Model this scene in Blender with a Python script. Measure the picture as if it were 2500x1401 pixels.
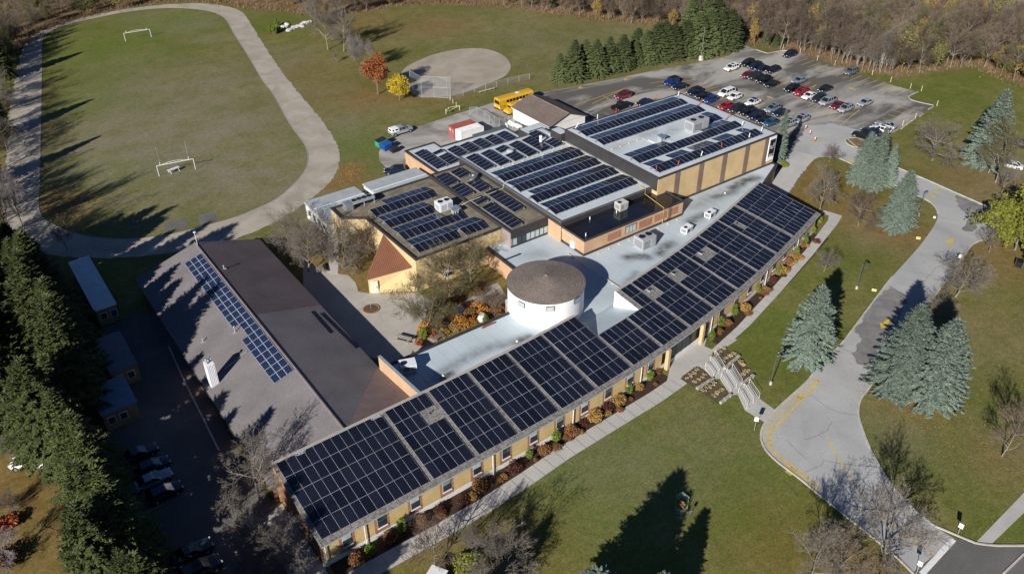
import bpy, bmesh, math, random
import numpy as np
from mathutils import Vector, Matrix, Euler
from mathutils.geometry import tessellate_polygon
random.seed(7); RNG = np.random.default_rng(7)
for _o in list(bpy.data.objects): bpy.data.objects.remove(_o)
S = bpy.context.scene
COL = S.collection
R = math.radians

# ------------------------------------------------------------------ camera
CAM_H = 78.0
_f, _p, _r, _a = 2028.1, R(34.352), R(-0.394), R(35.869)
_cp, _sp = math.cos(_p), math.sin(_p)
_rt = np.array([1, 0, 0.]); _fw = np.array([0, _cp, -_sp]); _up = np.array([0, _sp, _cp])
_c, _s = math.cos(_r), math.sin(_r)
_rt, _up = _c*_rt + _s*_up, -_s*_rt + _c*_up
_RZ = np.array([[math.cos(_a), math.sin(_a), 0], [-math.sin(_a), math.cos(_a), 0], [0, 0, 1]])
RT, UP, FW = _RZ@_rt, _RZ@_up, _RZ@_fw
CC = np.array([0, 0, CAM_H])
cam = bpy.data.cameras.new('camera'); camo = bpy.data.objects.new('camera', cam); COL.objects.link(camo)
cam.sensor_width = 36; cam.lens = 36*_f/2500; cam.clip_end = 6000; cam.clip_start = 1
camo.matrix_world = Matrix(((RT[0], UP[0], -FW[0], 0), (RT[1], UP[1], -FW[1], 0), (RT[2], UP[2], -FW[2], CAM_H), (0, 0, 0, 1)))
S.camera = camo

# ------------------------------------------------------------------ world, sun, exposure
SUN_EL, SUN_AZ = 25.3, 26.0            # shadows run towards azimuth 26 deg from +X
w = bpy.data.worlds.new('World'); S.world = w; w.use_nodes = True
nt = w.node_tree; bg = nt.nodes['Background']
sky = nt.nodes.new('ShaderNodeTexSky'); sky.sky_type = 'NISHITA'; sky.sun_disc = False
sky.sun_elevation = R(SUN_EL); sky.sun_rotation = R(244); sky.air_density = 0.65; sky.dust_density = 0.0; sky.ozone_density = 6.0
nt.links.new(sky.outputs[0], bg.inputs[0]); bg.inputs[1].default_value = 0.05
sl = bpy.data.lights.new('sun', 'SUN'); sl.energy = 5.0; sl.angle = R(0.5); sl.color = (1, .955, .89)
so = bpy.data.objects.new('sun', sl); COL.objects.link(so)
so.rotation_euler = Vector((math.cos(R(SUN_AZ))*math.cos(R(SUN_EL)), math.sin(R(SUN_AZ))*math.cos(R(SUN_EL)), -math.sin(R(SUN_EL)))).to_track_quat('-Z', 'Y').to_euler()
S.view_settings.view_transform = 'Standard'; S.view_settings.look = 'None'
S.view_settings.gamma = 1; S.view_settings.use_curve_mapping = False
S.view_settings.exposure = 0.45
S.render.engine = 'CYCLES'
S.cycles.max_bounces = 5; S.cycles.transparent_max_bounces = 12

# ------------------------------------------------------------------ helpers
def at(x, y, z=0.0):
    """survey point: where the sight line through photo point (x, y) meets height z (metres)"""
    d = FW + RT*((x-1250)/_f) + UP*((700.5-y)/_f)
    return CC + d*((z-CAM_H)/d[2])
def at2(x, y, z=0.0):
    p = at(x, y, z); return (float(p[0]), float(p[1]))
def hgt(b, ty, z=0.0):
    """height of an upright thing standing at photo point b whose top shows at photo row ty"""
    P = at(b[0], b[1], z) - CC
    k = (700.5-ty)/_f
    return float((k*(P@FW) - P@UP)/(UP[2] - k*FW[2]))

MATS = {}
def node(nt, t, **k):
    n = nt.nodes.new(t)
    for a, b in k.items(): setattr(n, a, b)
    return n
def M(name, col, rough=.85, spec=.3, metal=0, var=.18, scale=.6, col2=None, bump=0, bscale=8, space='pos', objvar=0, fine=0, detail=5):
    if name in MATS: return MATS[name]
    m = bpy.data.materials.new(name); m.use_nodes = True; MATS[name] = m
    t = m.node_tree; b = t.nodes['Principled BSDF']
    b.inputs['Roughness'].default_value = rough; b.inputs['Specular IOR Level'].default_value = spec; b.inputs['Metallic'].default_value = metal
    if space == 'pos': co = node(t, 'ShaderNodeNewGeometry').outputs['Position']
    else: co = node(t, 'ShaderNodeTexCoord').outputs['Object']
    n = node(t, 'ShaderNodeTexNoise'); n.inputs['Scale'].default_value = scale; n.inputs['Detail'].default_value = detail; n.inputs['Roughness'].default_value = .65
    t.links.new(co, n.inputs['Vector'])
    r = node(t, 'ShaderNodeValToRGB'); t.links.new(n.outputs['Fac'], r.inputs[0])
    c2 = col2 or tuple(min(1, c*(1+var)) for c in col); c1 = col if col2 else tuple(c*(1-var) for c in col)
    r.color_ramp.elements[0].position = .32; r.color_ramp.elements[1].position = .68
    r.color_ramp.elements[0].color = (*c1, 1); r.color_ramp.elements[1].color = (*c2, 1)
    out = r.outputs[0]
    if fine:
        n2 = node(t, 'ShaderNodeTexNoise'); n2.inputs['Scale'].default_value = bscale; n2.inputs['Detail'].default_value = 3
        t.links.new(co, n2.inputs['Vector'])
        mp = node(t, 'ShaderNodeMapRange'); mp.inputs[1].default_value = .25; mp.inputs[2].default_value = .75; mp.inputs[3].default_value = 1-fine; mp.inputs[4].default_value = 1+fine
        t.links.new(n2.outputs['Fac'], mp.inputs[0])
        mx = node(t, 'ShaderNodeVectorMath', operation='MULTIPLY'); t.links.new(out, mx.inputs[0]); t.links.new(mp.outputs[0], mx.inputs[1]); out = mx.outputs[0]
    if objvar:
        oi = node(t, 'ShaderNodeObjectInfo')
        mp = node(t, 'ShaderNodeMapRange'); mp.inputs[3].default_value = 1-objvar; mp.inputs[4].default_value = 1+objvar
        t.links.new(oi.outputs['Random'], mp.inputs[0])
        mx = node(t, 'ShaderNodeVectorMath', operation='MULTIPLY'); t.links.new(out, mx.inputs[0]); t.links.new(mp.outputs[0], mx.inputs[1]); out = mx.outputs[0]
    t.links.new(out, b.inputs['Base Color'])
    if bump:
        n3 = node(t, 'ShaderNodeTexNoise'); n3.inputs['Scale'].default_value = bscale; n3.inputs['Detail'].default_value = 4
        t.links.new(co, n3.inputs['Vector'])
        bp = node(t, 'ShaderNodeBump'); bp.inputs['Strength'].default_value = bump; bp.inputs['Distance'].default_value = .05
        t.links.new(n3.outputs['Fac'], bp.inputs['Height']); t.links.new(bp.outputs[0], b.inputs['Normal'])
    return m

def woff(o):
    v = np.zeros(3)
    while o is not None:
        v += np.array(o.location); o = o.parent
    return v
class MB:
    def __init__(s): s.v = []; s.f = []; s.m = []
    def add(s, vs, fs, mi=0):
        o = len(s.v); s.v.extend([tuple(map(float, p)) for p in vs]); s.f.extend([tuple(i+o for i in q) for q in fs]); s.m.extend([mi]*len(fs)); return s
    def box(s, x0, y0, z0, x1, y1, z1, mi=0):
        return s.add([(x0,y0,z0),(x1,y0,z0),(x1,y1,z0),(x0,y1,z0),(x0,y0,z1),(x1,y0,z1),(x1,y1,z1),(x0,y1,z1)],
              [(3,2,1,0),(4,5,6,7),(0,1,5,4),(1,2,6,5),(2,3,7,6),(3,0,4,7)], mi)
    def hexa(s, bot, top, mi=0):
        return s.add(list(bot)+list(top), [(3,2,1,0),(4,5,6,7),(0,1,5,4),(1,2,6,5),(2,3,7,6),(3,0,4,7)], mi)
    def obox(s, c, sx, sy, sz, rz=0, mi=0, ry=0):
        vs = []
        m = Matrix.Rotation(rz, 3, 'Z') @ Matrix.Rotation(ry, 3, 'Y')
        for z in (-.5, .5):
            for x, y in ((-.5,-.5),(.5,-.5),(.5,.5),(-.5,.5)):
                p = m @ Vector((x*sx, y*sy, z*sz)); vs.append((c[0]+p.x, c[1]+p.y, c[2]+p.z))
        return s.add(vs, [(3,2,1,0),(4,5,6,7),(0,1,5,4),(1,2,6,5),(2,3,7,6),(3,0,4,7)], mi)
    def prism(s, poly, z0, z1, mi=0, top=True, bottom=True, side=True):
        n = len(poly)
        ar = sum(poly[i][0]*poly[(i+1)%n][1]-poly[(i+1)%n][0]*poly[i][1] for i in range(n))
        if ar < 0: poly = poly[::-1]
        vs = [(p[0], p[1], z0) for p in poly]+[(p[0], p[1], z1) for p in poly]; fs = []
        if side: fs += [(i, (i+1)%n, n+(i+1)%n, n+i) for i in range(n)]
        if top: fs.append(tuple(range(n, 2*n)))
        if bottom: fs.append(tuple(range(n-1, -1, -1)))
        return s.add(vs, fs, mi)
    def tube(s, pts, r, n=6, mi=0, cap=True):
        pts = [Vector(p) for p in pts]; rs = r if isinstance(r, (list, tuple)) else [r]*len(pts)
        vs = []
        for i, p in enumerate(pts):
            d = (pts[min(i+1, len(pts)-1)]-pts[max(i-1, 0)]).normalized()
            a = d.orthogonal().normalized(); b = d.cross(a)
            for k in range(n):
                t = 2*math.pi*k/n; q = p+(a*math.cos(t)+b*math.sin(t))*rs[i]; vs.append(q[:])
        fs = [(i*n+k, i*n+(k+1)%n, (i+1)*n+(k+1)%n, (i+1)*n+k) for i in range(len(pts)-1) for k in range(n)]
        if cap: fs += [tuple(range(n-1, -1, -1)), tuple(range((len(pts)-1)*n, len(pts)*n))]
        return s.add(vs, fs, mi)
    def cyl(s, x, y, z0, z1, r0, r1=None, n=16, mi=0): return s.tube([(x, y, z0), (x, y, z1)], [r0, r0 if r1 is None else r1], n, mi)
    def poly(s, pts, mi=0): return s.add(pts, [tuple(range(len(pts)))], mi)
    def lathe(s, c, prof, n=24, mi=0):
        vs = [(c[0]+r*math.cos(2*math.pi*k/n), c[1]+r*math.sin(2*math.pi*k/n), c[2]+z) for r, z in prof for k in range(n)]
        fs = [(i*n+k, i*n+(k+1)%n, (i+1)*n+(k+1)%n, (i+1)*n+k) for i in range(len(prof)-1) for k in range(n)]
        fs.append(tuple(range((len(prof)-1)*n, len(prof)*n)))
        return s.add(vs, fs, mi)
    def mesh(s, name, mats, off=None, smooth=False):
        me = bpy.data.meshes.new(name); v = np.array(s.v, float).reshape(-1, 3)
        if off is not None: v = v-off
        me.from_pydata(v.tolist(), [], s.f)
        for m in (mats if isinstance(mats, (list, tuple)) else [mats]): me.materials.append(m)
        if max(s.m, default=0): me.polygons.foreach_set('material_index', s.m)
        if smooth: me.polygons.foreach_set('use_smooth', [True]*len(s.f))
        me.update(); return me
    def build(s, name, mats, parent=None, local=False, smooth=False):
        off = None if (parent is None or local) else woff(parent)
        o = bpy.data.objects.new(name, s.mesh(name, mats, off, smooth)); COL.objects.link(o)
        if parent is not None: o.parent = parent
        return o
def link(name, me, parent=None, loc=(0,0,0), rot=(0,0,0), scale=None):
    o = bpy.data.objects.new(name, me); COL.objects.link(o); o.location = loc; o.rotation_euler = rot
    if scale is not None: o.scale = scale
    if parent is not None: o.parent = parent
    return o
def tag(o, label=None, cat=None, group=None, kind=None):
    if label: o['label'] = label
    if cat: o['category'] = cat
    if group: o['group'] = group
    if kind: o['kind'] = kind
    return o
def thing(name, label, cat, loc=(0,0,0), rz=0, group=None):
    o = bpy.data.objects.new(name, None); COL.objects.link(o); o.location = [float(c) for c in loc]; o.rotation_euler = (0, 0, rz); o.empty_display_size = .3
    return tag(o, label, cat, group)
def copy_tree(o, parent=None):
    c = o.copy(); COL.objects.link(c); c.parent = parent
    for ch in list(o.children): copy_tree(ch, c)
    return c
def smooth_line(pts, closed=True, n=6):
    P = np.array(pts, float); N = len(P); out = []
    rng = range(N if closed else N-1)
    for i in rng:
        if closed: p0, p1, p2, p3 = P[(i-1)%N], P[i], P[(i+1)%N], P[(i+2)%N]
        else: p0, p1, p2, p3 = P[max(i-1,0)], P[i], P[i+1], P[min(i+2,N-1)]
        for k in range(n):
            t = k/n
            out.append(.5*((2*p1)+(-p0+p2)*t+(2*p0-5*p1+4*p2-p3)*t*t+(-p0+3*p1-3*p2+p3)*t**3))
    if not closed: out.append(P[-1])
    return [tuple(q) for q in out]
def pxw(pts, z=0): return [at2(x, y, z) for x, y in pts]
def sheet(name, loops, z, mat, kind='structure', label=None, cat=None, parent=None):
    vs = [Vector((p[0], p[1], 0)) for lp in loops for p in lp]
    tris = tessellate_polygon([[Vector((p[0], p[1], 0)) for p in lp] for lp in loops])
    fs = []
    for a, b, c in tris:
        cr = (vs[b]-vs[a]).cross(vs[c]-vs[a]).z
        fs.append((a, b, c) if cr > 0 else (a, c, b))
    mb = MB(); mb.add([(v.x, v.y, z) for v in vs], fs)
    o = mb.build(name, mat, parent); tag(o, label, cat, None, kind if parent is None else None); return o
def ribbon(mb, line, wdt, z, mi=0, h=0):
    """a strip of width wdt along a ground line (a painted line if h is 0, else a raised kerb)"""
    P = np.array(line, float)[:, :2]; N = len(P)
    T = np.gradient(P, axis=0); T /= np.linalg.norm(T, axis=1)[:, None]+1e-9
    Nn = np.c_[-T[:, 1], T[:, 0]]
    L = P+Nn*wdt/2; Rr = P-Nn*wdt/2
    if h == 0:
        vs = [(*p, z) for p in L]+[(*p, z) for p in Rr]
        mb.add(vs, [(N+i, N+i+1, i+1, i) for i in range(N-1)], mi)
    else:
        vs = [(*p, z) for p in L]+[(*p, z+h) for p in L]+[(*p, z+h) for p in Rr]+[(*p, z) for p in Rr]; fs = []
        for i in range(N-1):
            for k in range(3): fs.append((k*N+i, (k+1)*N+i, (k+1)*N+i+1, k*N+i+1))
        fs += [(0, N, 2*N, 3*N), (3*N+N-1, 2*N+N-1, N+N-1, N-1)]
        mb.add(vs, fs, mi)
    return mb
def resample(P, step):
    P = np.array(P, float); d = np.r_[0, np.cumsum(np.linalg.norm(np.diff(P, axis=0), axis=1))]
    n = max(2, int(d[-1]/step)+1); t = np.linspace(0, d[-1], n)
    return np.c_[[np.interp(t, d, P[:, k]) for k in range(P.shape[1])]].T
# ------------------------------------------------------------------ ground
def ground_material():
    m = bpy.data.materials.new('lawn'); m.use_nodes = True; t = m.node_tree; b = t.nodes['Principled BSDF']
    b.inputs['Roughness'].default_value = 1; b.inputs['Specular IOR Level'].default_value = .1
    co = node(t, 'ShaderNodeNewGeometry').outputs['Position']
    def noise(sc, det=4, rough=.6):
        n = node(t, 'ShaderNodeTexNoise'); n.inputs['Scale'].default_value = sc; n.inputs['Detail'].default_value = det; n.inputs['Roughness'].default_value = rough
        t.links.new(co, n.inputs['Vector']); return n.outputs['Fac']
    def rng(x, a, b_, c=0, d=1):
        n = node(t, 'ShaderNodeMapRange'); n.inputs[1].default_value = a; n.inputs[2].default_value = b_; n.inputs[3].default_value = c; n.inputs[4].default_value = d
        t.links.new(x, n.inputs[0]); return n.outputs[0]
    def mix(f, a, b_):
        n = node(t, 'ShaderNodeMix', data_type='RGBA')
        t.links.new(f, n.inputs[0])
        for k, v in ((6, a), (7, b_)):
            if isinstance(v, tuple): n.inputs[k].default_value = (*v, 1)
            else: t.links.new(v, n.inputs[k])
        return n.outputs[2]
    def math_(op, a, b_=None):
        n = node(t, 'ShaderNodeMath', operation=op)
        for k, v in ((0, a), (1, b_)):
            if v is None: continue
            if isinstance(v, (int, float)): n.inputs[k].default_value = v
            else: t.links.new(v, n.inputs[k])
        n.use_clamp = op in ('ADD', 'MULTIPLY') ; return n.outputs[0]
    at_ = node(t, 'ShaderNodeAttribute'); at_.attribute_name = 'cover'
    sp = node(t, 'ShaderNodeSeparateColor'); t.links.new(at_.outputs['Color'], sp.inputs[0])
    dry, leaf, lush = sp.outputs[0], sp.outputs[1], sp.outputs[2]
    base = mix(rng(noise(.045, 6, .7), .36, .62), (.118, .122, .027), (.200, .170, .064))
    base = mix(rng(noise(.28, 7, .75), .44, .66), base, (.096, .112, .020))
    base = mix(math_('MULTIPLY', lush, rng(noise(.12, 5, .7), .3, .7, .25, 1)), base, (.092, .142, .018))
    base = mix(math_('MULTIPLY', dry, rng(noise(.10, 7, .78), .38, .60, .3, 1)), base, (.225, .198, .145))
    lf = math_('MULTIPLY', leaf, rng(noise(1.4, 6, .85), .38, .6))
    lcol = mix(rng(noise(.5, 4), .35, .65), (.20, .085, .032), (.27, .155, .06))
    base = mix(lf, base, lcol)
    spk = rng(noise(3.2, 4, .95), .32, .68, .60, 1.40)
    mx = node(t, 'ShaderNodeVectorMath', operation='MULTIPLY'); t.links.new(base, mx.inputs[0]); t.links.new(spk, mx.inputs[1])
    spk2 = rng(noise(1.1, 4, .8), .3, .7, .78, 1.22)
    mx2 = node(t, 'ShaderNodeVectorMath', operation='MULTIPLY'); t.links.new(mx.outputs[0], mx2.inputs[0]); t.links.new(spk2, mx2.inputs[1])
    t.links.new(mx2.outputs[0], b.inputs['Base Color'])
    bp = node(t, 'ShaderNodeBump'); bp.inputs['Strength'].default_value = .6; bp.inputs['Distance'].default_value = .06
    t.links.new(noise(6, 3, .8), bp.inputs['Height']); t.links.new(bp.outputs[0], b.inputs['Normal'])
    return m
def axis(a, b, st, far): return np.r_[-far, -far/3, np.arange(a, b+.1, st), far/3+b, far+b]
_x = axis(-60, 330, 2.0, 2500); _y = axis(-40, 420, 2.0, 2500)
_X, _Y = np.meshgrid(_x, _y); _P = np.c_[_X.ravel(), _Y.ravel()]
cov = np.zeros((len(_P), 4)); cov[:, 3] = 1
BLOBS = [ # photo x, photo y, radius m, channel (0 dry, 1 leaf litter, 2 lush), amount
 (1400,1200,22,2,.75),(1700,1150,18,2,.6),(1900,800,12,2,.7),(2300,900,16,2,.45),(2400,700,12,2,.4),(2200,1080,10,2,.4),
 (430,330,30,0,.95),(560,420,22,0,.9),(470,230,24,0,.75),(640,330,18,0,.6),(330,170,14,0,.3),(470,60,10,0,.5),(350,40,8,0,.45),(520,90,8,0,.5),(300,470,14,0,.6),(400,520,10,0,.6),
 (700,150,12,0,.5),(760,230,10,0,.5),(850,300,9,0,.5),(900,260,9,0,.4),(950,300,8,0,.35),(1400,90,40,0,.35),(1060,75,16,0,.3),(2380,800,14,0,.3),(2150,580,6,0,.5),(2430,1090,6,0,.4),
 (1500,1150,12,0,.35),(1650,1080,10,0,.35),(2200,1050,8,0,.35),(2330,640,8,0,.6),(2450,420,12,0,.6),(2350,470,7,0,.5),(1650,140,10,0,.4),(1750,150,6,0,.5),(1330,180,10,0,.3),
 (180,420,16,2,.8),(150,250,18,2,.7),(300,110,20,2,.9),(400,60,16,2,.9),(200,150,20,2,.7),(640,60,12,2,.6),(700,75,8,2,.9),(850,360,10,2,1),(900,400,7,2,1),(880,345,6,2,.9),
 (1350,1150,12,2,.9),(1450,1100,8,2,.8),(1250,1190,8,2,.8),(1750,1250,14,2,.7),(1850,1150,10,2,.7),(1800,980,6,2,.7),(1900,780,10,2,.7),(2050,680,8,2,.5),(2300,180,30,2,.5),(2300,230,20,2,.5),(2480,1290,8,2,.7),(2300,960,8,2,.5),(1560,1350,14,2,.5),(1930,670,5,2,.6),(240,640,6,2,.5),(120,690,12,2,.3),
 (140,505,6,1,1),(120,480,4,1,.8),(100,560,8,1,.5),(858,415,3.4,1,1),(848,440,3,1,1),(820,455,3,1,.8),(880,395,2.5,1,.5),(905,440,3,1,.7),(790,180,14,1,.45),(850,230,12,1,.5),(900,240,7,1,.9),(990,242,4,1,.9),(1060,240,4,1,.9),(1120,232,3,1,.8),(1180,215,3,1,.7),(1270,194,3,1,.5),(870,60,14,1,.6),(930,70,14,1,.5),(1060,65,10,1,.8),
 (1970,470,6,1,1),(1990,430,6,1,1),(2030,450,7,1,.8),(2060,500,6,1,.9),(2180,565,6,1,1),(2230,560,4,1,.8),(2100,540,6,1,.6),(2030,545,4,1,.6),(2350,430,8,1,.6),(2400,450,10,1,.6),(2440,640,9,1,.8),(2380,620,6,1,.6),(2460,600,8,1,.8),(2420,780,14,1,.25),(2250,975,4,1,.9),(2220,970,4,1,.8),(2440,1120,5,1,.5),
 (790,640,4,1,1),(850,650,5,1,1),(870,690,5,1,.9),(760,620,4,1,.8),(780,700,3,1,.8),(1150,770,6,1,.9),(1080,790,6,1,1),(1100,720,8,1,.7),(1180,720,6,1,.8),
 (40,1060,10,1,1),(50,1200,14,1,1),(100,1250,12,1,.8),(30,1330,14,1,.8),(120,1380,10,1,.4),(20,1130,8,1,.3),(640,1260,4,1,.6),(660,1330,5,1,.6),(1050,1360,7,1,.6),(1150,1380,8,1,.7),(1250,1370,7,1,.6),(1950,1390,8,1,.6),(2140,1390,6,1,.7),(1280,110,8,1,.0),
 (30,250,8,1,1),(15,330,8,1,1),(10,420,8,1,.9),(20,520,8,1,.8),(60,600,8,1,.7),(1390,40,12,1,.3),(1700,110,8,1,.5),(1880,112,5,1,.4),(1780,140,5,1,.5),(670,85,3,1,.8)]
for x, y, r, ch, a in BLOBS:
    c = at(x, y); d2 = ((_P-c[:2])**2).sum(1)
    cov[:, ch] = np.maximum(cov[:, ch], a*np.exp(-d2/(r*r)*.8))
# woodland floor beyond the lawns
WOOD_EDGE = pxw([(-400,300),(0,178),(45,120),(95,80),(170,52),(250,32),(340,14),(430,4),(540,6),(620,22),(700,28),(800,40),(880,34),(960,14),(1100,10),(1240,16),(1400,40),(1520,56),(1640,64),(1780,85),(1850,112),(1960,130),(2060,160),(2130,178),(2200,186),(2290,172),(2380,160),(2420,178),(2500,208),(2700,260)])
def in_poly(P, poly):
    x, y = P[:, 0], P[:, 1]; ins = np.zeros(len(P), bool); n = len(poly); j = n-1
    for i in range(n):
        xi, yi = poly[i]; xj, yj = poly[j]
        c = ((yi > y) != (yj > y)) & (x < (xj-xi)*(y-yi)/((yj-yi) or 1e-9)+xi)
        ins ^= c; j = i
    return ins
_far = [(WOOD_EDGE[-1][0]+900, WOOD_EDGE[-1][1]+200), (900, 1500), (-300, 1500), (WOOD_EDGE[0][0]-300, WOOD_EDGE[0][1]+100)]
WOODS = WOOD_EDGE+_far
iw = in_poly(_P, WOODS); cov[iw, 1] = 1; cov[iw, 0] = .9
_n = len(_x); _fs = [(j*_n+i, j*_n+i+1, (j+1)*_n+i+1, (j+1)*_n+i) for j in range(len(_y)-1) for i in range(_n-1)]
me = bpy.data.meshes.new('ground'); me.from_pydata(np.c_[_P, np.zeros(len(_P))].tolist(), [], _fs)
ca = me.color_attributes.new('cover', 'FLOAT_COLOR', 'POINT'); ca.data.foreach_set('color', cov.ravel())
me.materials.append(ground_material()); g = link('ground', me); tag(g, kind='structure')

# ------------------------------------------------------------------ paving materials
def patch_material(name, dark, light, sc, lo, hi, fine=.18, crack=False, rough=.9, stretch=None):
    m = bpy.data.materials.new(name); m.use_nodes = True; MATS[name] = m; t = m.node_tree; b = t.nodes['Principled BSDF']
    b.inputs['Roughness'].default_value = rough; b.inputs['Specular IOR Level'].default_value = .25
    co = node(t, 'ShaderNodeNewGeometry').outputs['Position']
    if stretch:
        mp = node(t, 'ShaderNodeMapping'); mp.inputs['Scale'].default_value = stretch; t.links.new(co, mp.inputs[0]); cs = mp.outputs[0]
    else: cs = co
    n = node(t, 'ShaderNodeTexNoise'); n.inputs['Scale'].default_value = sc; n.inputs['Detail'].default_value = 6; n.inputs['Roughness'].default_value = .62; n.inputs['Distortion'].default_value = .6
    t.links.new(cs, n.inputs['Vector'])
    r = node(t, 'ShaderNodeValToRGB'); r.color_ramp.elements[0].position = lo; r.color_ramp.elements[1].position = hi
    r.color_ramp.elements[0].color = (*dark, 1); r.color_ramp.elements[1].color = (*light, 1); t.links.new(n.outputs['Fac'], r.inputs[0])
    n2 = node(t, 'ShaderNodeTexNoise'); n2.inputs['Scale'].default_value = 3.0; n2.inputs['Detail'].default_value = 6; n2.inputs['Roughness'].default_value = .8; t.links.new(co, n2.inputs['Vector'])
    mr = node(t, 'ShaderNodeMapRange'); mr.inputs[1].default_value = .25; mr.inputs[2].default_value = .75; mr.inputs[3].default_value = 1-fine; mr.inputs[4].default_value = 1+fine
    t.links.new(n2.outputs['Fac'], mr.inputs[0])
    mx = node(t, 'ShaderNodeVectorMath', operation='MULTIPLY'); t.links.new(r.outputs[0], mx.inputs[0]); t.links.new(mr.outputs[0], mx.inputs[1]); out = mx.outputs[0]
    t.links.new(out, b.inputs['Base Color'])
    bp = node(t, 'ShaderNodeBump'); bp.inputs['Strength'].default_value = .25; bp.inputs['Distance'].default_value = .03
    t.links.new(n2.outputs['Fac'], bp.inputs['Height']); t.links.new(bp.outputs[0], b.inputs['Normal'])
    return m
m_gravel = patch_material('track_gravel', (.32, .28, .225), (.435, .39, .325), .2, .34, .66, .2)
m_clay = patch_material('infield_clay', (.305, .26, .20), (.41, .36, .29), .15, .34, .66, .18)
m_lot = patch_material('lot_asphalt', (.115, .107, .097), (.37, .355, .325), .06, .455, .585, .16, stretch=(.6, 1.5, 1))
m_drive = patch_material('drive_asphalt', (.315, .315, .308), (.425, .425, .415), .11, .28, .62, .11)
m_dark = patch_material('dark_asphalt', (.10, .095, .09), (.165, .158, .15), .12, .3, .7, .15)
m_conc = patch_material('concrete', (.40, .385, .355), (.50, .48, .45), .25, .3, .7, .10)
m_yard = patch_material('service_yard', (.20, .185, .165), (.42, .395, .36), .13, .36, .62, .18)
m_pave = patch_material('courtyard_paving', (.36, .335, .295), (.46, .43, .385), .3, .3, .7, .12)
m_mulch = M('mulch', (.05, .028, .018), var=.5, scale=3, bump=.6)
m_soil = M('garden_soil', (.10, .075, .05), var=.45, scale=2.5, bump=.6)
m_yel = M('yellow_road_paint', (.62, .42, .045), var=.22, scale=1.5, rough=.7)
m_yelworn = M('worn_yellow_paint', (.48, .37, .10), var=.35, scale=1.2, rough=.8)
m_wht = M('white_road_paint', (.72, .72, .70), var=.1, scale=1.5, rough=.7)
m_kerb = M('kerb_concrete', (.47, .44, .39), var=.2, scale=.8)

# running track
T_out = [(470,8),(537,13),(587,28),(612,58),(645,112),(693,182),(742,242),(790,300),(818,344),(830,388),(817,428),(782,468),(738,500),(690,532),(640,557),(560,588),(470,610),(426,616),(330,626),(250,630),(188,628),(130,622),(80,604),(40,576),(14,540),(6,490),(13,429),(20,302),(32,220),(43,164),(60,110),(90,82),(168,54),(268,30),(369,15)]
T_in = [(470,22),(520,30),(550,47),(572,84),(604,134),(640,195),(667,231),(707,302),(741,349),(752,381),(746,413),(721,446),(680,482),(640,503.6),(570,532),(480,557),(402,575),(319,583),(235,580),(174,567),(134,550),(107,534),(95.6,512),(94.5,485),(97,440),(99,335),(101,235),(102,168),(102,111),(110,88),(141,69),(201,52),(268,37),(335,26),(403,20)]
Wo = resample(pxw(smooth_line(T_out+[T_out[0]], False)), .8)[:-1]; Wo = [tuple(q) for q in Wo+RNG.normal(0, .14, Wo.shape)]; Wi = pxw(smooth_line(T_in))
sheet('running_track', [Wo, Wi], .02, m_gravel)
mb = MB(); ribbon(mb, Wi+[Wi[0]], .16, .0, 0, .055); k = mb.build('track_edging', M('edging', (.30, .29, .27))); tag(k, kind='structure')
# ball field
D_ = [(982,174),(1039,141),(1090,126),(1140,119),(1190,121),(1230,137.5),(1247,164),(1230,188),(1190,205),(1140,225),(1100,235),(1060,238),(1022,236),(996,218)]
sheet('ball_field_infield', [pxw(smooth_line(D_))], .02, m_clay)

# parking lot, service yard, driveway, street
LOT = [(1240,236),(1340,223),(1475,198),(1609,171),(1710,152.6),(1780,136),(1800,122),(1806,108),(1796,86),(1811,86),(1822,112),(1845,122),(1873,131.5),(1910,124),(1951,129),(1994,146),(2061,166),(2128,193),(2182,210),(2242,225),(2219,236),(2222,243),(2238,249),(2279,258),(2239,288.5),(2209,309),(2184,323),(2150,338),(2120,350),(2100,366),(2090,402),(2048,387.5),(2014,384),(1987.5,386),(1960,420),(1927,470),(1890,520),(1650,520),(1350,420),(1240,330)]
sheet('parking_lot', [pxw(LOT)], .02, m_lot)
YARD = [(1240,236),(1207,251),(1116,278),(1060,297),(1012,312),(960,340),(935,352),(925,372),(926,392),(940,408),(962,418),(985,440),(1100,420),(1300,420),(1350,420),(1240,330)]
sheet('service_yard', [pxw(YARD)], .016, m_yard)
_ap = resample(pxw([(1893,440),(1925,385),(1950,338),(1972,308),(2030,302),(2100,318),(2118,330),(2080,334),(2066,338),(2063,348),(2090,362),(2085,380),(2050,388),(2014,384),(1987,386),(1960,420),(1927,470),(1893,440)]), .8)[:-1]
sheet('lot_apron', [[tuple(v+RNG.normal(0, .22, 2)) for v in _ap]], .0225, m_drive)
DRV_R = [(2068,339),(2095,362),(2140,384),(2199,413),(2262,439.5),(2331,470),(2388,495),(2414,506),(2440,520),(2520,545),(2600,570)]
DRV_R2 = [(2600,612),(2520,590),(2457,579),(2423,581),(2400,586),(2386,591),(2370,602),(2340,643),(2302,696),(2265,746),(2215,808),(2165,873),(2125,943),(2102,974),(2095,1007),(2102,1038),(2122,1091),(2149,1142),(2189,1199),(2230,1242),(2280,1283),(2331,1315)]
DRV_L = [(2230,1401),(2180,1352),(2088,1278),(2040,1240),(1984,1195),(1953,1169),(1911,1138),(1880,1111),(1862,1086),(1857,1060),(1866,1034),(1893,1001),(1927,970),(1971,930),(1994,900),(2048,846),(2078,809),(2128,742),(2179,675),(2240,607),(2274,561),(2287,538),(2289,520),(2281,504),(2262,489),(2200,460),(2130,428),(2075,399),(2048,387.5)]
dr = smooth_line(DRV_R, False, 4); dr2 = smooth_line(DRV_R2, False, 4); dl = smooth_line(DRV_L, False, 4)
sheet('driveway', [pxw(dr+dr2+dl)], .024, m_drive)
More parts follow.
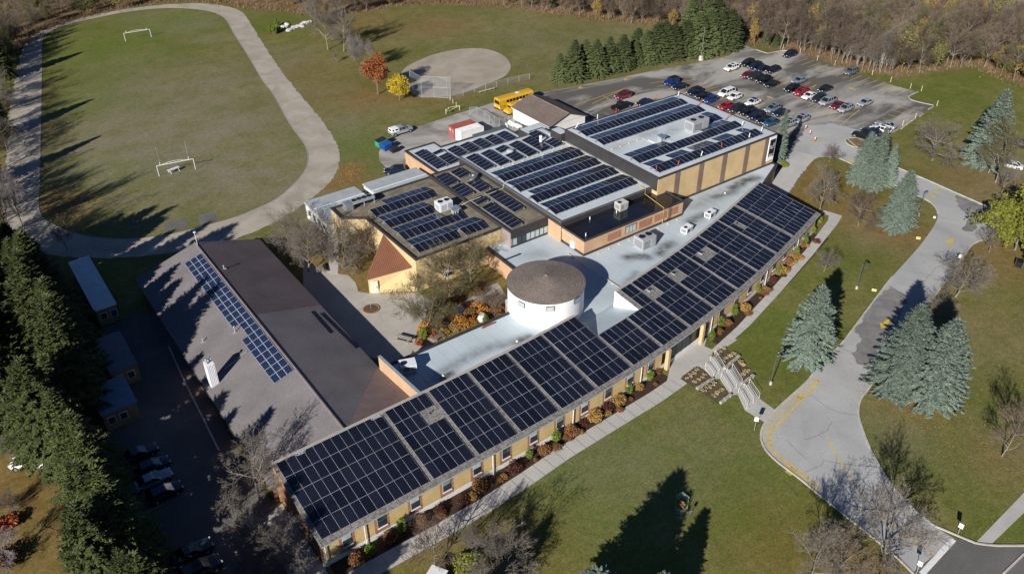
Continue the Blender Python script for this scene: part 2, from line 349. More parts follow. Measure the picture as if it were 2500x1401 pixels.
sheet('street', [pxw([(2331,1312),(2384,1327),(2431,1332),(2500,1332),(2640,1328),(2700,1600),(2150,1600),(2130,1480),(2215,1408)])], .028, m_dark)
DARKPATCH = [[(2172,698),(2212,724),(2200,760),(2178,805),(2150,850),(2125,885),(2095,890),(2085,862),(2105,820),(2090,812),(2128,744)],
             [(2331,474),(2388,499),(2412,511),(2395,535),(2375,565),(2352,562),(2362,540),(2356,520),(2340,505)]]
m_patch = patch_material('patched_asphalt', (.15, .145, .14), (.25, .245, .235), .35, .3, .7, .15)
for i, d in enumerate(DARKPATCH):
    q_ = resample(pxw(smooth_line(d+[d[0]], False, 4)), .35); q_ = q_[:-1]+np.c_[np.convolve(RNG.normal(0, .35, len(q_)-1), np.ones(3)/3, 'same'), np.convolve(RNG.normal(0, .35, len(q_)-1), np.ones(3)/3, 'same')]
    sheet('asphalt_patch', [[tuple(v) for v in q_]], .032, m_patch)
sheet('left_yard_asphalt', [pxw([(255,800),(330,760),(395,770),(470,900),(560,1065),(640,1190),(700,1300),(770,1420),(820,1560),(420,1560),(330,1330),(262,1120),(238,960)])], .02, m_dark)
sheet('play_court', [pxw([(480,525),(523,517),(531,540),(490,551)])], .012, m_dark)
sheet('play_court', [pxw([(404,543),(456,534),(460,552),(404,566)])], .012, m_dark)
# parking island
sheet('grass_island', [pxw(smooth_line([(2068,339),(2064,346),(2078,356),(2100,366),(2112,352),(2098,342),(2082,336)]))], .06, MATS.get('x') or M('island_grass', (.17, .13, .06), var=.3, scale=.7))

# kerbs
def kerb(px, closed=False, wd=.22, h=.13, z=0., seg=None):
    line = resample([at2(*p) for p in px], .8); mb = MB(); ribbon(mb, line, wd, z, 0, h); o = mb.build('kerb', m_kerb); tag(o, kind='structure'); return o
kerb(dr); kerb(dr2[:-4]+[(2384,1327),(2431,1332),(2500,1332),(2640,1328)]); kerb(dl[:-40]); kerb(smooth_line(DRV_L[22:], False, 4))
kerb([(1845,122),(1873,131.5),(1910,124),(1945,127)]); kerb(smooth_line([(2242,225),(2219,236),(2222,243),(2238,249),(2279,258)], False, 3))
kerb(smooth_line([(2110,366),(2078,357),(2064,347),(2068,339),(2090,337)], False, 4)); kerb([(2450,1400),(2500,1352),(2600,1290)])
# parking kerb stones at the end of the lot
for i, (a, b) in enumerate((((2278,262),(2266,268)),((2254,279),(2245,286)),((2232,292),(2226,296)),((2222,299),(2212,306)),((2209,309),(2200,316)))):
    o = kerb([a, b], wd=.2, h=.14, z=.02); o.name = 'parking_block'; del o['kind']; tag(o, ['concrete parking block nearest the lot corner','concrete parking block, second from the lot corner','concrete parking block in the middle of the row','concrete parking block before the last','concrete parking block behind the parked silver car'][i], 'parking block', 'parking blocks')

# walks and plaza
WN = [(14,57.9),(22,58.0),(30,57.9),(37,58.0),(43,58.4),(50,59.1),(57,59.4),(62,59.6),(67,59.8),(71,60.2),(73,60.4)]
WFl = [(x, y-2.3) for x, y in WN][::-1]
sheet('front_walk', [WN+WFl], .02, m_conc)
PLAZA = [(1633,929),(1700,868),(1722,832),(1738,842),(1728,862),(1767,846),(1800,815),(1775,862),(1729,870),(1697,896),(1668,912)]
sheet('entrance_plaza', [pxw([(1628,930),(1640,880),(1700,812),(1725,826),(1720,845),(1738,853),(1785,822),(1800,830),(1768,850),(1729,870),(1697,897),(1662,920)])], .024, m_conc)
W2N = [(1738,853),(1800,797),(1870,721),(1967,610),(2020,540),(2024,527),(2003,520)]
W2F = [(2013,514),(2056,527),(2046,545),(1985,622),(1902,717),(1830,795),(1768,850)]
sheet('side_walk', [pxw(W2N+W2F)], .028, m_conc)
sheet('gym_walk', [pxw([(1887,440),(1905,415),(1952,372),(2000,384),(1987,390),(1955,425),(1925,470),(1895,505),(1860,480)])], .026, m_conc)
sheet('street_walk', [pxw([(2384,1322),(2500,1202),(2620,1075),(2650,1110),(2500,1251),(2421,1327)])], .02, m_conc)
sheet('end_walk', [pxw([(689,1229),(640,1265),(612,1250),(590,1268),(660,1345),(720,1420),(810,1420),(797,1393)])], .03, m_conc)
# walk joints
mb = MB()
def joints(Nl, Fl, step, w=False):
    A = resample(Nl if w else [at2(*p) for p in Nl], step); B = np.array(Fl if w else [at2(*p) for p in Fl])
    Bd = resample(B, .2)
    for a in A[1:-1]:
        b = Bd[np.argmin(((Bd-a)**2).sum(1))]
        mb.add([(*a, .034), (*(a+[.05, .0]), .034), (*(b+[.05, 0]), .034), (*b, .034)], [(0, 1, 2, 3)])
joints(WN, WFl[::-1], 1.8, True); joints(W2N[:6], W2F[::-1][:6], 1.8)
o = mb.build('walk_joints', M('joint_dark', (.16, .15, .14))); tag(o, kind='structure')
# courtyard
sheet('courtyard', [pxw([(740,640),(800,660),(822,668),(850,672),(868,690),(875,712),(900,716),(925,715),(1020,714),(1060,740),(1020,800),(1010,850),(1000,870),(960,890),(900,870),(800,760),(740,700)])], .02, m_pave)
sheet('courtyard_path', [pxw([(800,668),(825,672),(828,600),(822,560),(800,565),(803,620)])], .024, m_conc)
sheet('garden_path', [pxw([(1040,800),(1110,752),(1180,705),(1215,690),(1235,720),(1180,745),(1120,790),(1060,835),(1020,870),(1005,850)])], .026, m_pave)
# ------------------------------------------------------------------ painted markings
mb = MB()
def pline(a, b, wd=.15, z=.030, mi=0): ribbon(mb, resample([at2(*a), at2(*b)], 3), wd, z, mi)
def z8b(x, y): return (1880+x/6.0925, 120+y/6.0925)
def z7b(x, y): return (1600+x/6.0925, 100+y/6.0925)
def z3(x, y): return (1240+x/2.981, y/2.981)
def stall_row(a, b, last, n):
    A, B, L = np.array(at2(*a)), np.array(at2(*b)), np.array(at2(*last)); st = (L-B)/n
    for i in range(n+1): ribbon(mb, resample([A+st*i, B+st*i], 3), .13, .030)
stall_row((1939,155), (1972,143), (2218,218.5), 14)
stall_row(z7b(265,775), z7b(755,610), z7b(2060,1085), 13)
stall_row(z8b(395,745), z8b(700,530), z8b(1330,905), 7)
stall_row(z7b(1080,508), z7b(1380,395), z8b(700,530), 10)
for a, b in (((1920,860),(2265,955)),((1830,915),(2185,1015)),((1750,975),(2095,1070)),((1670,1030),(2005,1130))): pline(z8b(*a), z8b(*b))
for a, b in (((1035,610),(1330,555)),((1085,632),(1385,577)),((1150,655),(1440,600)),((615,757),(830,655)),((670,780),(940,700)),((740,800),(1000,720)),((490,765),(840,650)),((690,700),(770,742))): pline(z3(*a), z3(*b))
# hatched drop-off kerb
edge_in = [(2000,931),(1983,950),(1960,972),(1928,1006),(1900,1035),(1882,1056),(1881,1076),(1885,1093),(1912,1122),(1940,1146),(1962,1164),(1997,1187)]
ei = smooth_line(edge_in, False, 4); ribbon(mb, resample([at2(*p) for p in ei], .5), .22, .030)
for a, b in (((2000,931),(1984,924)),((2000,931),(1976,931)),((1990,940),(1967,940)),((1979,952),(1953,952)),((1955,973),(1927,974)),((1942,987),(1914,987)),((1928,1000),(1899,1001)),((1916,1014),(1885,1015)),((1902,1028),(1872,1028)),((1890,1041),(1864,1041)),((1884,1054),(1860,1054)),((1881,1066),(1858,1068)),((1882,1080),(1860,1081)),((1886,1093),(1866,1096)),((1897,1107),(1880,1110)),((1911,1121),(1896,1124)),((1929,1135),(1911,1135)),((1957,1156),(1940,1157)),((1974,1167),(1951,1168)),((1986,1180),(1966,1180)),((1997,1187),(1984,1195))):
    pline(a, b, .2, .034)
cl = smooth_line([(2021,1067),(2035,1100),(2055,1133),(2080,1170),(2105,1205),(2140,1248),(2185,1285),(2235,1318),(2282,1354)], False, 4)
ribbon(mb, resample([at2(*p) for p in cl], .6), .15, .030)
o = mb.build('yellow_lines', m_yel); tag(o, kind='structure')
# worn box markings
mb = MB()
for c in ((1955,968),(1931,1150),(2002,338),(1985,345),(2290,463)):
    x, y = at2(*c); mb.add([(x-.7, y-.45, .037), (x+.7, y-.45, .037), (x+.7, y+.45, .037), (x-.7, y+.45, .037)], [(0,1,2,3)])
for c, l in ((z3(1570,437), 2.2), (z3(1245,510), 2.2), (z3(870,585), 2.2), (z3(540,645), 2.2)):
    x, y = at2(*c); mb.add([(x-l/2, y-.06, .030), (x+l/2, y-.06, .030), (x+l/2, y+.06, .030), (x-l/2, y+.06, .030)], [(0,1,2,3)])
    mb.add([(x-.5, y+.2, .030), (x+.5, y+.2, .030), (x+.5, y+1.2, .030), (x-.5, y+1.2, .030)], [(0,1,2,3)])
o = mb.build('worn_markings', m_yelworn); tag(o, kind='structure')
# direction arrows
def arrow(a, b, wd):
    A, B = np.array(at2(*a)), np.array(at2(*b)); d = B-A; L = np.linalg.norm(d); d /= L; n = np.array([-d[1], d[0]])
    h = L*.45; pts = [A+n*wd*.2, A+d*(L-h)+n*wd*.2, A+d*(L-h)+n*wd*.5, B, A+d*(L-h)-n*wd*.5, A+d*(L-h)-n*wd*.2, A-n*wd*.2]
    m_ = MB(); m_.poly([(*p, .038) for p in pts][::-1]); o = m_.build('road_arrow', m_yel); tag(o, kind='structure')
arrow((2170,780),(2151,802),1.5); arrow((2326,583),(2312,597),1.3); arrow((2268,472),(2282,482),1.3); arrow((2084,396),(2072,388),1.2)
arrow(z8b(1280,610), z8b(1165,577), 1.2); arrow(z7b(1760,862), z7b(1650,825), 1.2)
mb = MB(); a, b = np.array(at2(2328,1316)), np.array(at2(2250,1401)); ribbon(mb, [a, b], .62, .034); o = mb.build('stop_line', m_wht); tag(o, kind='structure')
def text_mesh(txt, size, name, mat, mw, parent=None, ext=0.0):
    cu = bpy.data.curves.new(name, 'FONT'); cu.body = txt; cu.size = size; cu.extrude = ext; cu.align_x = 'CENTER'; cu.align_y = 'CENTER'
    to = bpy.data.objects.new(name, cu); COL.objects.link(to)
    dg = bpy.context.evaluated_depsgraph_get(); me = bpy.data.meshes.new_from_object(to.evaluated_get(dg)); bpy.data.objects.remove(to)
    me.materials.clear(); me.materials.append(mat)
    o = bpy.data.objects.new(name, me); COL.objects.link(o)
    if parent is not None:
        o.parent = parent; o.matrix_local = Matrix.Translation(-Vector(woff(parent)))@mw
    else: o.matrix_world = mw
    return o
A, B = Vector((*at2(1931,1131), .04)), Vector((*at2(1962,1156), .04)); d = (B-A).normalized(); nn = Vector((-d.y, d.x, 0))
mw = Matrix(((d.x, nn.x, 0, (A.x+B.x)/2), (d.y, nn.y, 0, (A.y+B.y)/2), (0, 0, 1, .04), (0, 0, 0, 1)))
o = text_mesh('DROP OFF', .62, 'pavement_lettering', m_yel, mw); tag(o, kind='structure')
# asphalt cracks (dark sealed lines)
mb = MB()
for ln in ([(1975,962),(2000,980),(2020,995),(2050,1008),(2070,1011),(2092,1013)],[(1965,1072),(1990,1064),(2010,1056),(2020,1050),(2032,1030)],[(1968,1153),(1985,1143),(2002,1140),(2010,1124),(2045,1130),(2100,1136),(2145,1142)],[(2010,1190),(2030,1186),(2042,1180),(2075,1174),(2090,1172),(2115,1168),(2125,1158),(2145,1150)],[(2025,1188),(2030,1205),(2020,1215)],[(1922,1075),(1945,1100),(1970,1120)],[(2048,846),(2080,862),(2112,875)],[(1888,525),(1965,420)],[(2150,650),(2250,668),(2310,678)],[(2240,705),(2290,650),(2320,640)]):
    P = resample([at2(*p) for p in ln], .5); P = P+RNG.normal(0, .06, P.shape); ribbon(mb, P, .045, .031)
o = mb.build('asphalt_cracks', M('crack_seal', (.10, .10, .10))); tag(o, kind='structure')

# ------------------------------------------------------------------ building materials
def membrane(name, col, stain=(.05, .05, .05)):
    m = bpy.data.materials.new(name); m.use_nodes = True; MATS[name] = m; t = m.node_tree; b = t.nodes['Principled BSDF']
    b.inputs['Roughness'].default_value = .6; b.inputs['Specular IOR Level'].default_value = .3
    co = node(t, 'ShaderNodeNewGeometry').outputs['Position']
    n = node(t, 'ShaderNodeTexNoise'); n.inputs['Scale'].default_value = .16; n.inputs['Detail'].default_value = 6; t.links.new(co, n.inputs['Vector'])
    r = node(t, 'ShaderNodeValToRGB'); r.color_ramp.elements[0].position = .3; r.color_ramp.elements[1].position = .6
    r.color_ramp.elements[0].color = (*[c*.84 for c in col], 1); r.color_ramp.elements[1].color = (*col, 1); t.links.new(n.outputs['Fac'], r.inputs[0])
    a = node(t, 'ShaderNodeAttribute'); a.attribute_name = 'stain'
    n2 = node(t, 'ShaderNodeTexNoise'); n2.inputs['Scale'].default_value = .8; n2.inputs['Detail'].default_value = 6; n2.inputs['Roughness'].default_value = .7; t.links.new(co, n2.inputs['Vector'])
    mr = node(t, 'ShaderNodeMapRange'); mr.inputs[1].default_value = .3; mr.inputs[2].default_value = .7; mr.inputs[3].default_value = .5; mr.inputs[4].default_value = 1.35; t.links.new(n2.outputs['Fac'], mr.inputs[0])
    mu = node(t, 'ShaderNodeMath', operation='MULTIPLY'); mu.use_clamp = True; t.links.new(a.outputs['Fac'], mu.inputs[0]); t.links.new(mr.outputs[0], mu.inputs[1])
    mx = node(t, 'ShaderNodeMix', data_type='RGBA'); t.links.new(mu.outputs[0], mx.inputs[0]); t.links.new(r.outputs[0], mx.inputs[6]); mx.inputs[7].default_value = (*stain, 1)
    # lapped sheet seams every 2 m
    w_ = node(t, 'ShaderNodeTexWave'); w_.wave_type = 'BANDS'; w_.bands_direction = 'X'; w_.inputs['Scale'].default_value = .157; t.links.new(co, w_.inputs['Vector'])
    r2 = node(t, 'ShaderNodeMapRange'); r2.inputs[1].default_value = .0; r2.inputs[2].default_value = .012; r2.inputs[3].default_value = .86; r2.inputs[4].default_value = 1; t.links.new(w_.outputs['Fac'], r2.inputs[0])
    mm = node(t, 'ShaderNodeVectorMath', operation='MULTIPLY'); t.links.new(mx.outputs[2], mm.inputs[0]); t.links.new(r2.outputs[0], mm.inputs[1])
    t.links.new(mm.outputs[0], b.inputs['Base Color']); return m
m_tpo = membrane('roof_membrane', (.50, .57, .61))
m_tpo2 = membrane('roof_membrane_high', (.565, .61, .63))
m_black = M('black_roof', (.012, .012, .016), rough=.12, spec=.6, var=.3, scale=.3)
m_gravelroof = M('gravel_roof', (.20, .17, .12), var=.35, scale=.5, fine=.3, bscale=6)
m_cap = M('bronze_cap', (.045, .043, .045), rough=.5, var=.15)
m_capl = M('grey_cap', (.10, .105, .115), rough=.5, var=.15)
def brick_mat(name, col, mort, sx=4.0):
    m = bpy.data.materials.new(name); m.use_nodes = True; MATS[name] = m; t = m.node_tree; b = t.nodes['Principled BSDF']; b.inputs['Roughness'].default_value = .9
    g_ = node(t, 'ShaderNodeNewGeometry'); s_ = node(t, 'ShaderNodeSeparateXYZ'); t.links.new(g_.outputs['Position'], s_.inputs[0])
    ad = node(t, 'ShaderNodeMath', operation='ADD'); t.links.new(s_.outputs[0], ad.inputs[0]); t.links.new(s_.outputs[1], ad.inputs[1])
    c_ = node(t, 'ShaderNodeCombineXYZ'); t.links.new(ad.outputs[0], c_.inputs[0]); t.links.new(s_.outputs[2], c_.inputs[1])
    br = node(t, 'ShaderNodeTexBrick'); br.inputs['Scale'].default_value = sx; br.inputs['Color1'].default_value = (*col, 1); br.inputs['Color2'].default_value = (*[c*.86 for c in col], 1); br.inputs['Mortar'].default_value = (*mort, 1); br.inputs['Mortar Size'].default_value = .012
    t.links.new(c_.outputs[0], br.inputs['Vector'])
    n = node(t, 'ShaderNodeTexNoise'); n.inputs['Scale'].default_value = .5; n.inputs['Detail'].default_value = 6; t.links.new(g_.outputs['Position'], n.inputs['Vector'])
    mr = node(t, 'ShaderNodeMapRange'); mr.inputs[1].default_value = .3; mr.inputs[2].default_value = .7; mr.inputs[3].default_value = .88; mr.inputs[4].default_value = 1.1; t.links.new(n.outputs['Fac'], mr.inputs[0])
    mm = node(t, 'ShaderNodeVectorMath', operation='MULTIPLY'); t.links.new(br.outputs[0], mm.inputs[0]); t.links.new(mr.outputs[0], mm.inputs[1]); t.links.new(mm.outputs[0], b.inputs['Base Color']); return m
m_brickY = brick_mat('yellow_brick', (.60, .425, .21), (.50, .40, .26))
m_brickO = brick_mat('orange_brick', (.56, .345, .195), (.47, .36, .25))
m_brickR = brick_mat('red_brick', (.36, .155, .085), (.36, .28, .2))
m_brickB = brick_mat('brown_brick', (.20, .13, .10), (.22, .17, .13))
m_cream = M('cream_wall', (.56, .43, .22), var=.08, scale=.4)
m_board = M('yellow_board', (.54, .39, .18), var=.1, scale=.7)
m_darkmetal = M('dark_metal_cladding', (.045, .042, .044), rough=.45, spec=.5, var=.12)
m_pink = M('mauve_metal_cladding', (.30, .25, .24), rough=.5, var=.1)
m_white = M('white_paint', (.80, .80, .79), rough=.6, var=.04)
m_whitemet = M('white_metal', (.72, .74, .76), rough=.4, var=.05)
m_galv = M('galvanised', (.42, .45, .47), rough=.4, metal=.3, var=.12, scale=2)
m_grey = M('grey_unit', (.36, .37, .385), rough=.5, var=.08)
m_black2 = M('black_metal', (.015, .015, .016), rough=.5, var=.2)
m_glass = M('window_glass', (.03, .045, .055), rough=.06, spec=.8, var=.3)
m_glassL = M('pale_blind_glass', (.40, .47, .47), rough=.15, spec=.6, var=.25, scale=.9)
m_frame = M('dark_frame', (.03, .035, .035), rough=.4)
m_pipeY = M('yellow_pipe', (.55, .42, .10), rough=.5)
m_pipeC = M('cream_pipe', (.62, .56, .40), rough=.5)
m_stucco = M('white_stucco', (.74, .73, .70), var=.05)
def shingle(name, c1, c2, sx=3.2):
    m = bpy.data.materials.new(name); m.use_nodes = True; MATS[name] = m; t = m.node_tree; b = t.nodes['Principled BSDF']; b.inputs['Roughness'].default_value = .95; b.inputs['Specular IOR Level'].default_value = .15
    co = node(t, 'ShaderNodeNewGeometry').outputs['Position']
    v = node(t, 'ShaderNodeTexVoronoi'); v.inputs['Scale'].default_value = sx; t.links.new(co, v.inputs['Vector'])
    r = node(t, 'ShaderNodeValToRGB'); r.color_ramp.elements[0].color = (*c1, 1); r.color_ramp.elements[1].color = (*c2, 1)
    sc = node(t, 'ShaderNodeSeparateColor'); t.links.new(v.outputs['Color'], sc.inputs[0]); t.links.new(sc.outputs[0], r.inputs[0])
    n = node(t, 'ShaderNodeTexNoise'); n.inputs['Scale'].default_value = .25; n.inputs['Detail'].default_value = 6; t.links.new(co, n.inputs['Vector'])
    mr = node(t, 'ShaderNodeMapRange'); mr.inputs[1].default_value = .3; mr.inputs[2].default_value = .7; mr.inputs[3].default_value = .85; mr.inputs[4].default_value = 1.12; t.links.new(n.outputs['Fac'], mr.inputs[0])
    mm = node(t, 'ShaderNodeVectorMath', operation='MULTIPLY'); t.links.new(r.outputs[0], mm.inputs[0]); t.links.new(mr.outputs[0], mm.inputs[1]); t.links.new(mm.outputs[0], b.inputs['Base Color']); return m
m_shG = shingle('grey_shingle', (.12, .11, .10), (.27, .255, .235), 5)
m_shB = shingle('brown_shingle', (.13, .10, .085), (.175, .14, .122), 5)
m_shHB = shingle('dusk_brown_shingle', (.168, .153, .156), (.20, .182, .184), 7)
m_shHD = shingle('dark_brown_shingle', (.125, .10, .106), (.15, .122, .128), 7)
m_shD = shingle('drum_shingle', (.165, .132, .115), (.235, .195, .17), 5)
m_rust = M('rust_metal_roof', (.22, .095, .055), rough=.6, var=.12, scale=.5)

# solar modules: one shared mesh, silver rim and dark glass with cell lines
def panel_mats():
    m = bpy.data.materials.new('solar_cells'); m.use_nodes = True; t = m.node_tree; b = t.nodes['Principled BSDF']
    b.inputs['Roughness'].default_value = .12; b.inputs['Specular IOR Level'].default_value = .85
    tc = node(t, 'ShaderNodeTexCoord'); sp = node(t, 'ShaderNodeSeparateXYZ'); t.links.new(tc.outputs['Object'], sp.inputs[0])
    def line(o, period, wd):
        a = node(t, 'ShaderNodeMath', operation='PINGPONG'); a.inputs[1].default_value = period/2; t.links.new(o, a.inputs[0])
        c = node(t, 'ShaderNodeMath', operation='LESS_THAN'); c.inputs[1].default_value = wd; t.links.new(a.outputs[0], c.inputs[0]); return c.outputs[0]
    l1 = line(sp.outputs[0], .182, .005); l2 = line(sp.outputs[1], .188, .003)
    mx = node(t, 'ShaderNodeMath', operation='MAXIMUM'); t.links.new(l1, mx.inputs[0]); t.links.new(l2, mx.inputs[1])
    oi = node(t, 'ShaderNodeObjectInfo'); r = node(t, 'ShaderNodeValToRGB'); t.links.new(oi.outputs['Random'], r.inputs[0])
    r.color_ramp.elements[0].color = (.005, .006, .012, 1); r.color_ramp.elements[1].color = (.012, .014, .026, 1)
    mi = node(t, 'ShaderNodeMix', data_type='RGBA'); t.links.new(mx.outputs[0], mi.inputs[0]); t.links.new(r.outputs[0], mi.inputs[6]); mi.inputs[7].default_value = (.035, .04, .06, 1)
    t.links.new(mi.outputs[2], b.inputs['Base Color']); return m
m_cell = panel_mats(); m_alu = M('anodised_rim', (.40, .41, .44), rough=.45, metal=0, var=.05)
m_rack = M('racking', (.30, .31, .33), rough=.5, metal=.2, var=.1)
PW, PL = 1.134, 2.278
def panel_mesh():
    mb = MB(); a, b, r = PW/2, PL/2, .014
    mb.add([(-a,-b,-.035),(a,-b,-.035),(a,b,-.035),(-a,b,-.035),(-a,-b,0),(a,-b,0),(a,b,0),(-a,b,0),(-a+r,-b+r,0),(a-r,-b+r,0),(a-r,b-r,0),(-a+r,b-r,0)],
      [(3,2,1,0),(0,1,5,4),(1,2,6,5),(2,3,7,6),(3,0,4,7),(4,5,9,8),(5,6,10,9),(6,7,11,10),(7,4,8,11)], 0)
    mb.add([(-a+r,-b+r,0),(a-r,-b+r,0),(a-r,b-r,0),(-a+r,b-r,0)], [(0,1,2,3)], 1)
    return mb.mesh('solar_panel', [m_alu, m_cell])
PM = panel_mesh(); NPAN = [0]
def put_panel(arr, c, ex, ey, wsc=1.0):
    """c world centre; ex unit vector along the module's short side, ey along its long side"""
    ex, ey = Vector(ex).normalized(), Vector(ey).normalized(); ez = ex.cross(ey)
    ez = (ez+ex*random.gauss(0, .006)+ey*random.gauss(0, .006)).normalized(); ey = ez.cross(ex).normalized(); ex = ey.cross(ez)   # mounting tolerance
    o = bpy.data.objects.new('solar_panel', PM); COL.objects.link(o); o.parent = arr
    o.location = Vector(c)-Vector(woff(arr)); o.rotation_euler = Matrix((ex, ey, ez)).transposed().to_euler(); o.scale = (wsc, 1, 1); NPAN[0] += 1
TILT = R(8.5)
def ew_row(label, x0, n, ynear, z, near_cols=None, far_cols=None):
    """a dual-tilt ballasted row: one bank of modules leans to -Y, the other to +Y"""
    a = thing('solar_array', label, 'solar panels', (x0+n*PW/2, ynear+2.3, z), 0, 'solar arrays on the roofs')
    c, s = math.cos(TILT), math.sin(TILT); st = PW+.012
    for i in range(n):
        x = x0+st*(i+.5)
        if near_cols is None or i in near_cols: put_panel(a, (x, ynear+c*PL/2, z+.16+s*PL/2), (1,0,0), (0,c,s))
        if far_cols is None or i in far_cols: put_panel(a, (x, ynear+.05+c*PL*1.5, z+.16+s*PL/2), (1,0,0), (0,c,-s))
    mb = MB()
    for i in range(0, n+1, 2):
        x = x0+st*i
        mb.box(x-.03, ynear-.12, z+.01, x+.03, ynear+.15, z+.15); mb.box(x-.03, ynear+c*PL-.05, z+.01, x+.03, ynear+c*PL+.1, z+.16+s*PL-.05)
        mb.box(x-.25, ynear+c*PL-.2, z+.01, x+.25, ynear+c*PL+.2, z+.11)
    mb.build('racking', m_rack, a); return a
def s_table(label, x0, y0, n, z, skip=()):
    """a single-tilt table: n modules side by side along Y, leaning to -X"""
    a = thing('solar_array', label, 'solar panels', (x0+1.1, y0+n*PW/2, z), 0, 'solar arrays on the roofs')
    c, s = math.cos(TILT), math.sin(TILT); st = PW+.012
    for i in range(n):
        if i in skip: continue
        put_panel(a, (x0+c*PL/2, y0+st*(i+.5), z+.14+s*PL/2), (0,-1,0), (c,0,s))
    mb = MB()
    for i in range(0, n+1):
        y = y0+st*i
        mb.box(x0-.1, y-.03, z+.01, x0+.12, y+.03, z+.13); mb.box(x0+c*PL-.1, y-.03, z+.01, x0+c*PL+.02, y+.03, z+.13+s*PL-.05)
    mb.box(x0-.05, y0, z+.002, x0+.05, y0+st*n, z+.03); mb.box(x0+c*PL-.09, y0, z+.002, x0+c*PL-.01, y0+st*n, z+.03)
    mb.box(x0+c*PL+.01, y0, z+.05, x0+c*PL+.03, y0+st*n, z+.10+s*PL-.05)
    mb.build('racking', m_rack, a); return a
# ------------------------------------------------------------------ school: flat-roofed blocks
def block(name, label, poly, z, wall, roof, cap, zr=.3, base=0.0, capw=.32, parts=None):
    """walls to just under the coping, a roof sheet inside the parapet, a coping ring"""
    cx = sum(p[0] for p in poly)/len(poly); cy = sum(p[1] for p in poly)/len(poly)
    t = thing(name, label, 'building', (cx, cy, 0))
    n = len(poly); ar = sum(poly[i][0]*poly[(i+1)%n][1]-poly[(i+1)%n][0]*poly[i][1] for i in range(n))
    if ar < 0: poly = poly[::-1]
    P = [Vector((*p, 0)) for p in poly]
    inn, out = [], []
    for i in range(n):
        a, b, c = P[i-1], P[i], P[(i+1) % n]
        d1, d2 = (b-a).normalized(), (c-b).normalized(); n1, n2 = Vector((-d1.y, d1.x, 0)), Vector((-d2.y, d2.x, 0))
        bi = (n1+n2).normalized(); k = 1/max(.3, bi.dot(n1))
        inn.append(b+bi*capw*k); out.append(b-bi*.06*k)
    mb = MB(); mb.prism(poly, base, z-.22, 0, top=False, bottom=False); mb.build('wall', wall, t)
    mb = MB(); N = n
    vs = [(*p[:2], z-.34) for p in out]+[(*p[:2], z) for p in out]+[(*p[:2], z) for p in inn]+[(*p[:2], z-zr-.02) for p in inn]
    fs = []
    for i in range(n):
        j = (i+1) % n
        for k in range(3): fs.append((k*N+i, k*N+j, (k+1)*N+j, (k+1)*N+i))
    mb.add(vs, fs); mb.build('parapet', cap, t)
    ro = roof_grid([(p.x, p.y) for p in inn], z-zr+.012, roof, t, name)
    return t
STAINS = {}
def roof_grid(poly, z, mat, parent, key):
    st = STAINS.get(key)
    if not st:
        mb = MB(); mb.poly([(*p, z) for p in poly]); return mb.build('roof', mat, parent)
    bm = bmesh.new(); vs = [bm.verts.new((*p, z)) for p in poly]; bm.faces.new(vs)
    xs = [p[0] for p in poly]; ys = [p[1] for p in poly]
    for ax, lo, hi in ((0, min(xs), max(xs)), (1, min(ys), max(ys))):
        v = lo+.5
        while v < hi:
            co = [0, 0, 0]; co[ax] = v; no = [0, 0, 0]; no[ax] = 1
            bmesh.ops.bisect_plane(bm, geom=bm.verts[:]+bm.edges[:]+bm.faces[:], plane_co=co, plane_no=no); v += .5
    me = bpy.data.meshes.new('roof'); bm.to_mesh(me); bm.free()
    V = np.array([v.co[:] for v in me.vertices]); s = np.zeros(len(V))
    for line, r, a in st:
        L = np.array(line, float); L = resample(L, .4) if len(L) > 1 else L
        d = np.min(np.linalg.norm(V[:, None, :2]-L[None, :, :2], axis=2), axis=1); s = np.maximum(s, a*np.exp(-(d/r)**2))
    at_ = me.attributes.new('stain', 'FLOAT', 'POINT'); at_.data.foreach_set('value', s)
    V2 = V-woff(parent); me.vertices.foreach_set('co', V2.ravel()); me.materials.append(mat); me.update()
    o = link('roof', me, parent); return o
def rect(x0, y0, x1, y1): return [(x0, y0), (x1, y0), (x1, y1), (x0, y1)]
ZL, ZG, ZB, ZP, ZD, ZC, ZA = 3.5, 9.8, 7.5, 6.5, 6.7, 6.4, 4.15
def lz(*pts): return [at2(x, y, ZL) for x, y in pts]
def q7(x, y): return (1240+x/2.981, 460+y/2.981)
STAINS['low_wing'] = [(lz(q7(1740,300),q7(1650,380)), .5, 0),
   ([at2(*q7(x, y), ZL) for x, y in ((870,500),(930,490),(1010,495))], 1.0, .9), ([at2(*q7(x, y), ZL) for x, y in ((1110,470),(1130,430),(1190,400))], 1.2, .75),
   ([at2(*q7(x, y), ZL) for x, y in ((1330,235),(1400,200),(1440,190))], 1.3, .8), ([at2(*q7(x, y), ZL) for x, y in ((1500,60),(1580,38),(1640,20))], 1.2, .75),
   ([at2(1700,500,ZL), at2(1745,478,ZL), at2(1790,458,ZL)], 2.2, .35), ([at2(1790,458,ZL), at2(1820,440,ZL), at2(1845,433,ZL)], 1.3, .9), ([at2(1770,472,ZL)], .8, .9),
   ([at2(1066,920,ZL), at2(1085,905,ZL), at2(1110,890,ZL), at2(1150,865,ZL), at2(1200,845,ZL), at2(1260,832,ZL)], 1.1, .5), ([at2(1085,922,ZL), at2(1100,912,ZL)], .9, 1.0), ([at2(1262,832,ZL), at2(1290,820,ZL)], .8, .9),
   ([at2(*q7(x, y), ZL) for x, y in ((860,690),(900,650),(930,610))], .8, .5), ([at2(*q7(x, y), ZL) for x, y in ((150,480),(250,470))], 1.5, .22)]
STAINS['gymnasium'] = [([at2(1570,332,9.66), at2(1600,322,9.66)], 1.2, .3), ([at2(1630,325,9.66), at2(1650,318,9.66)], 1.3, .3), ([at2(1500,362,9.66), at2(1520,352,9.66)], 1.2, .15)]
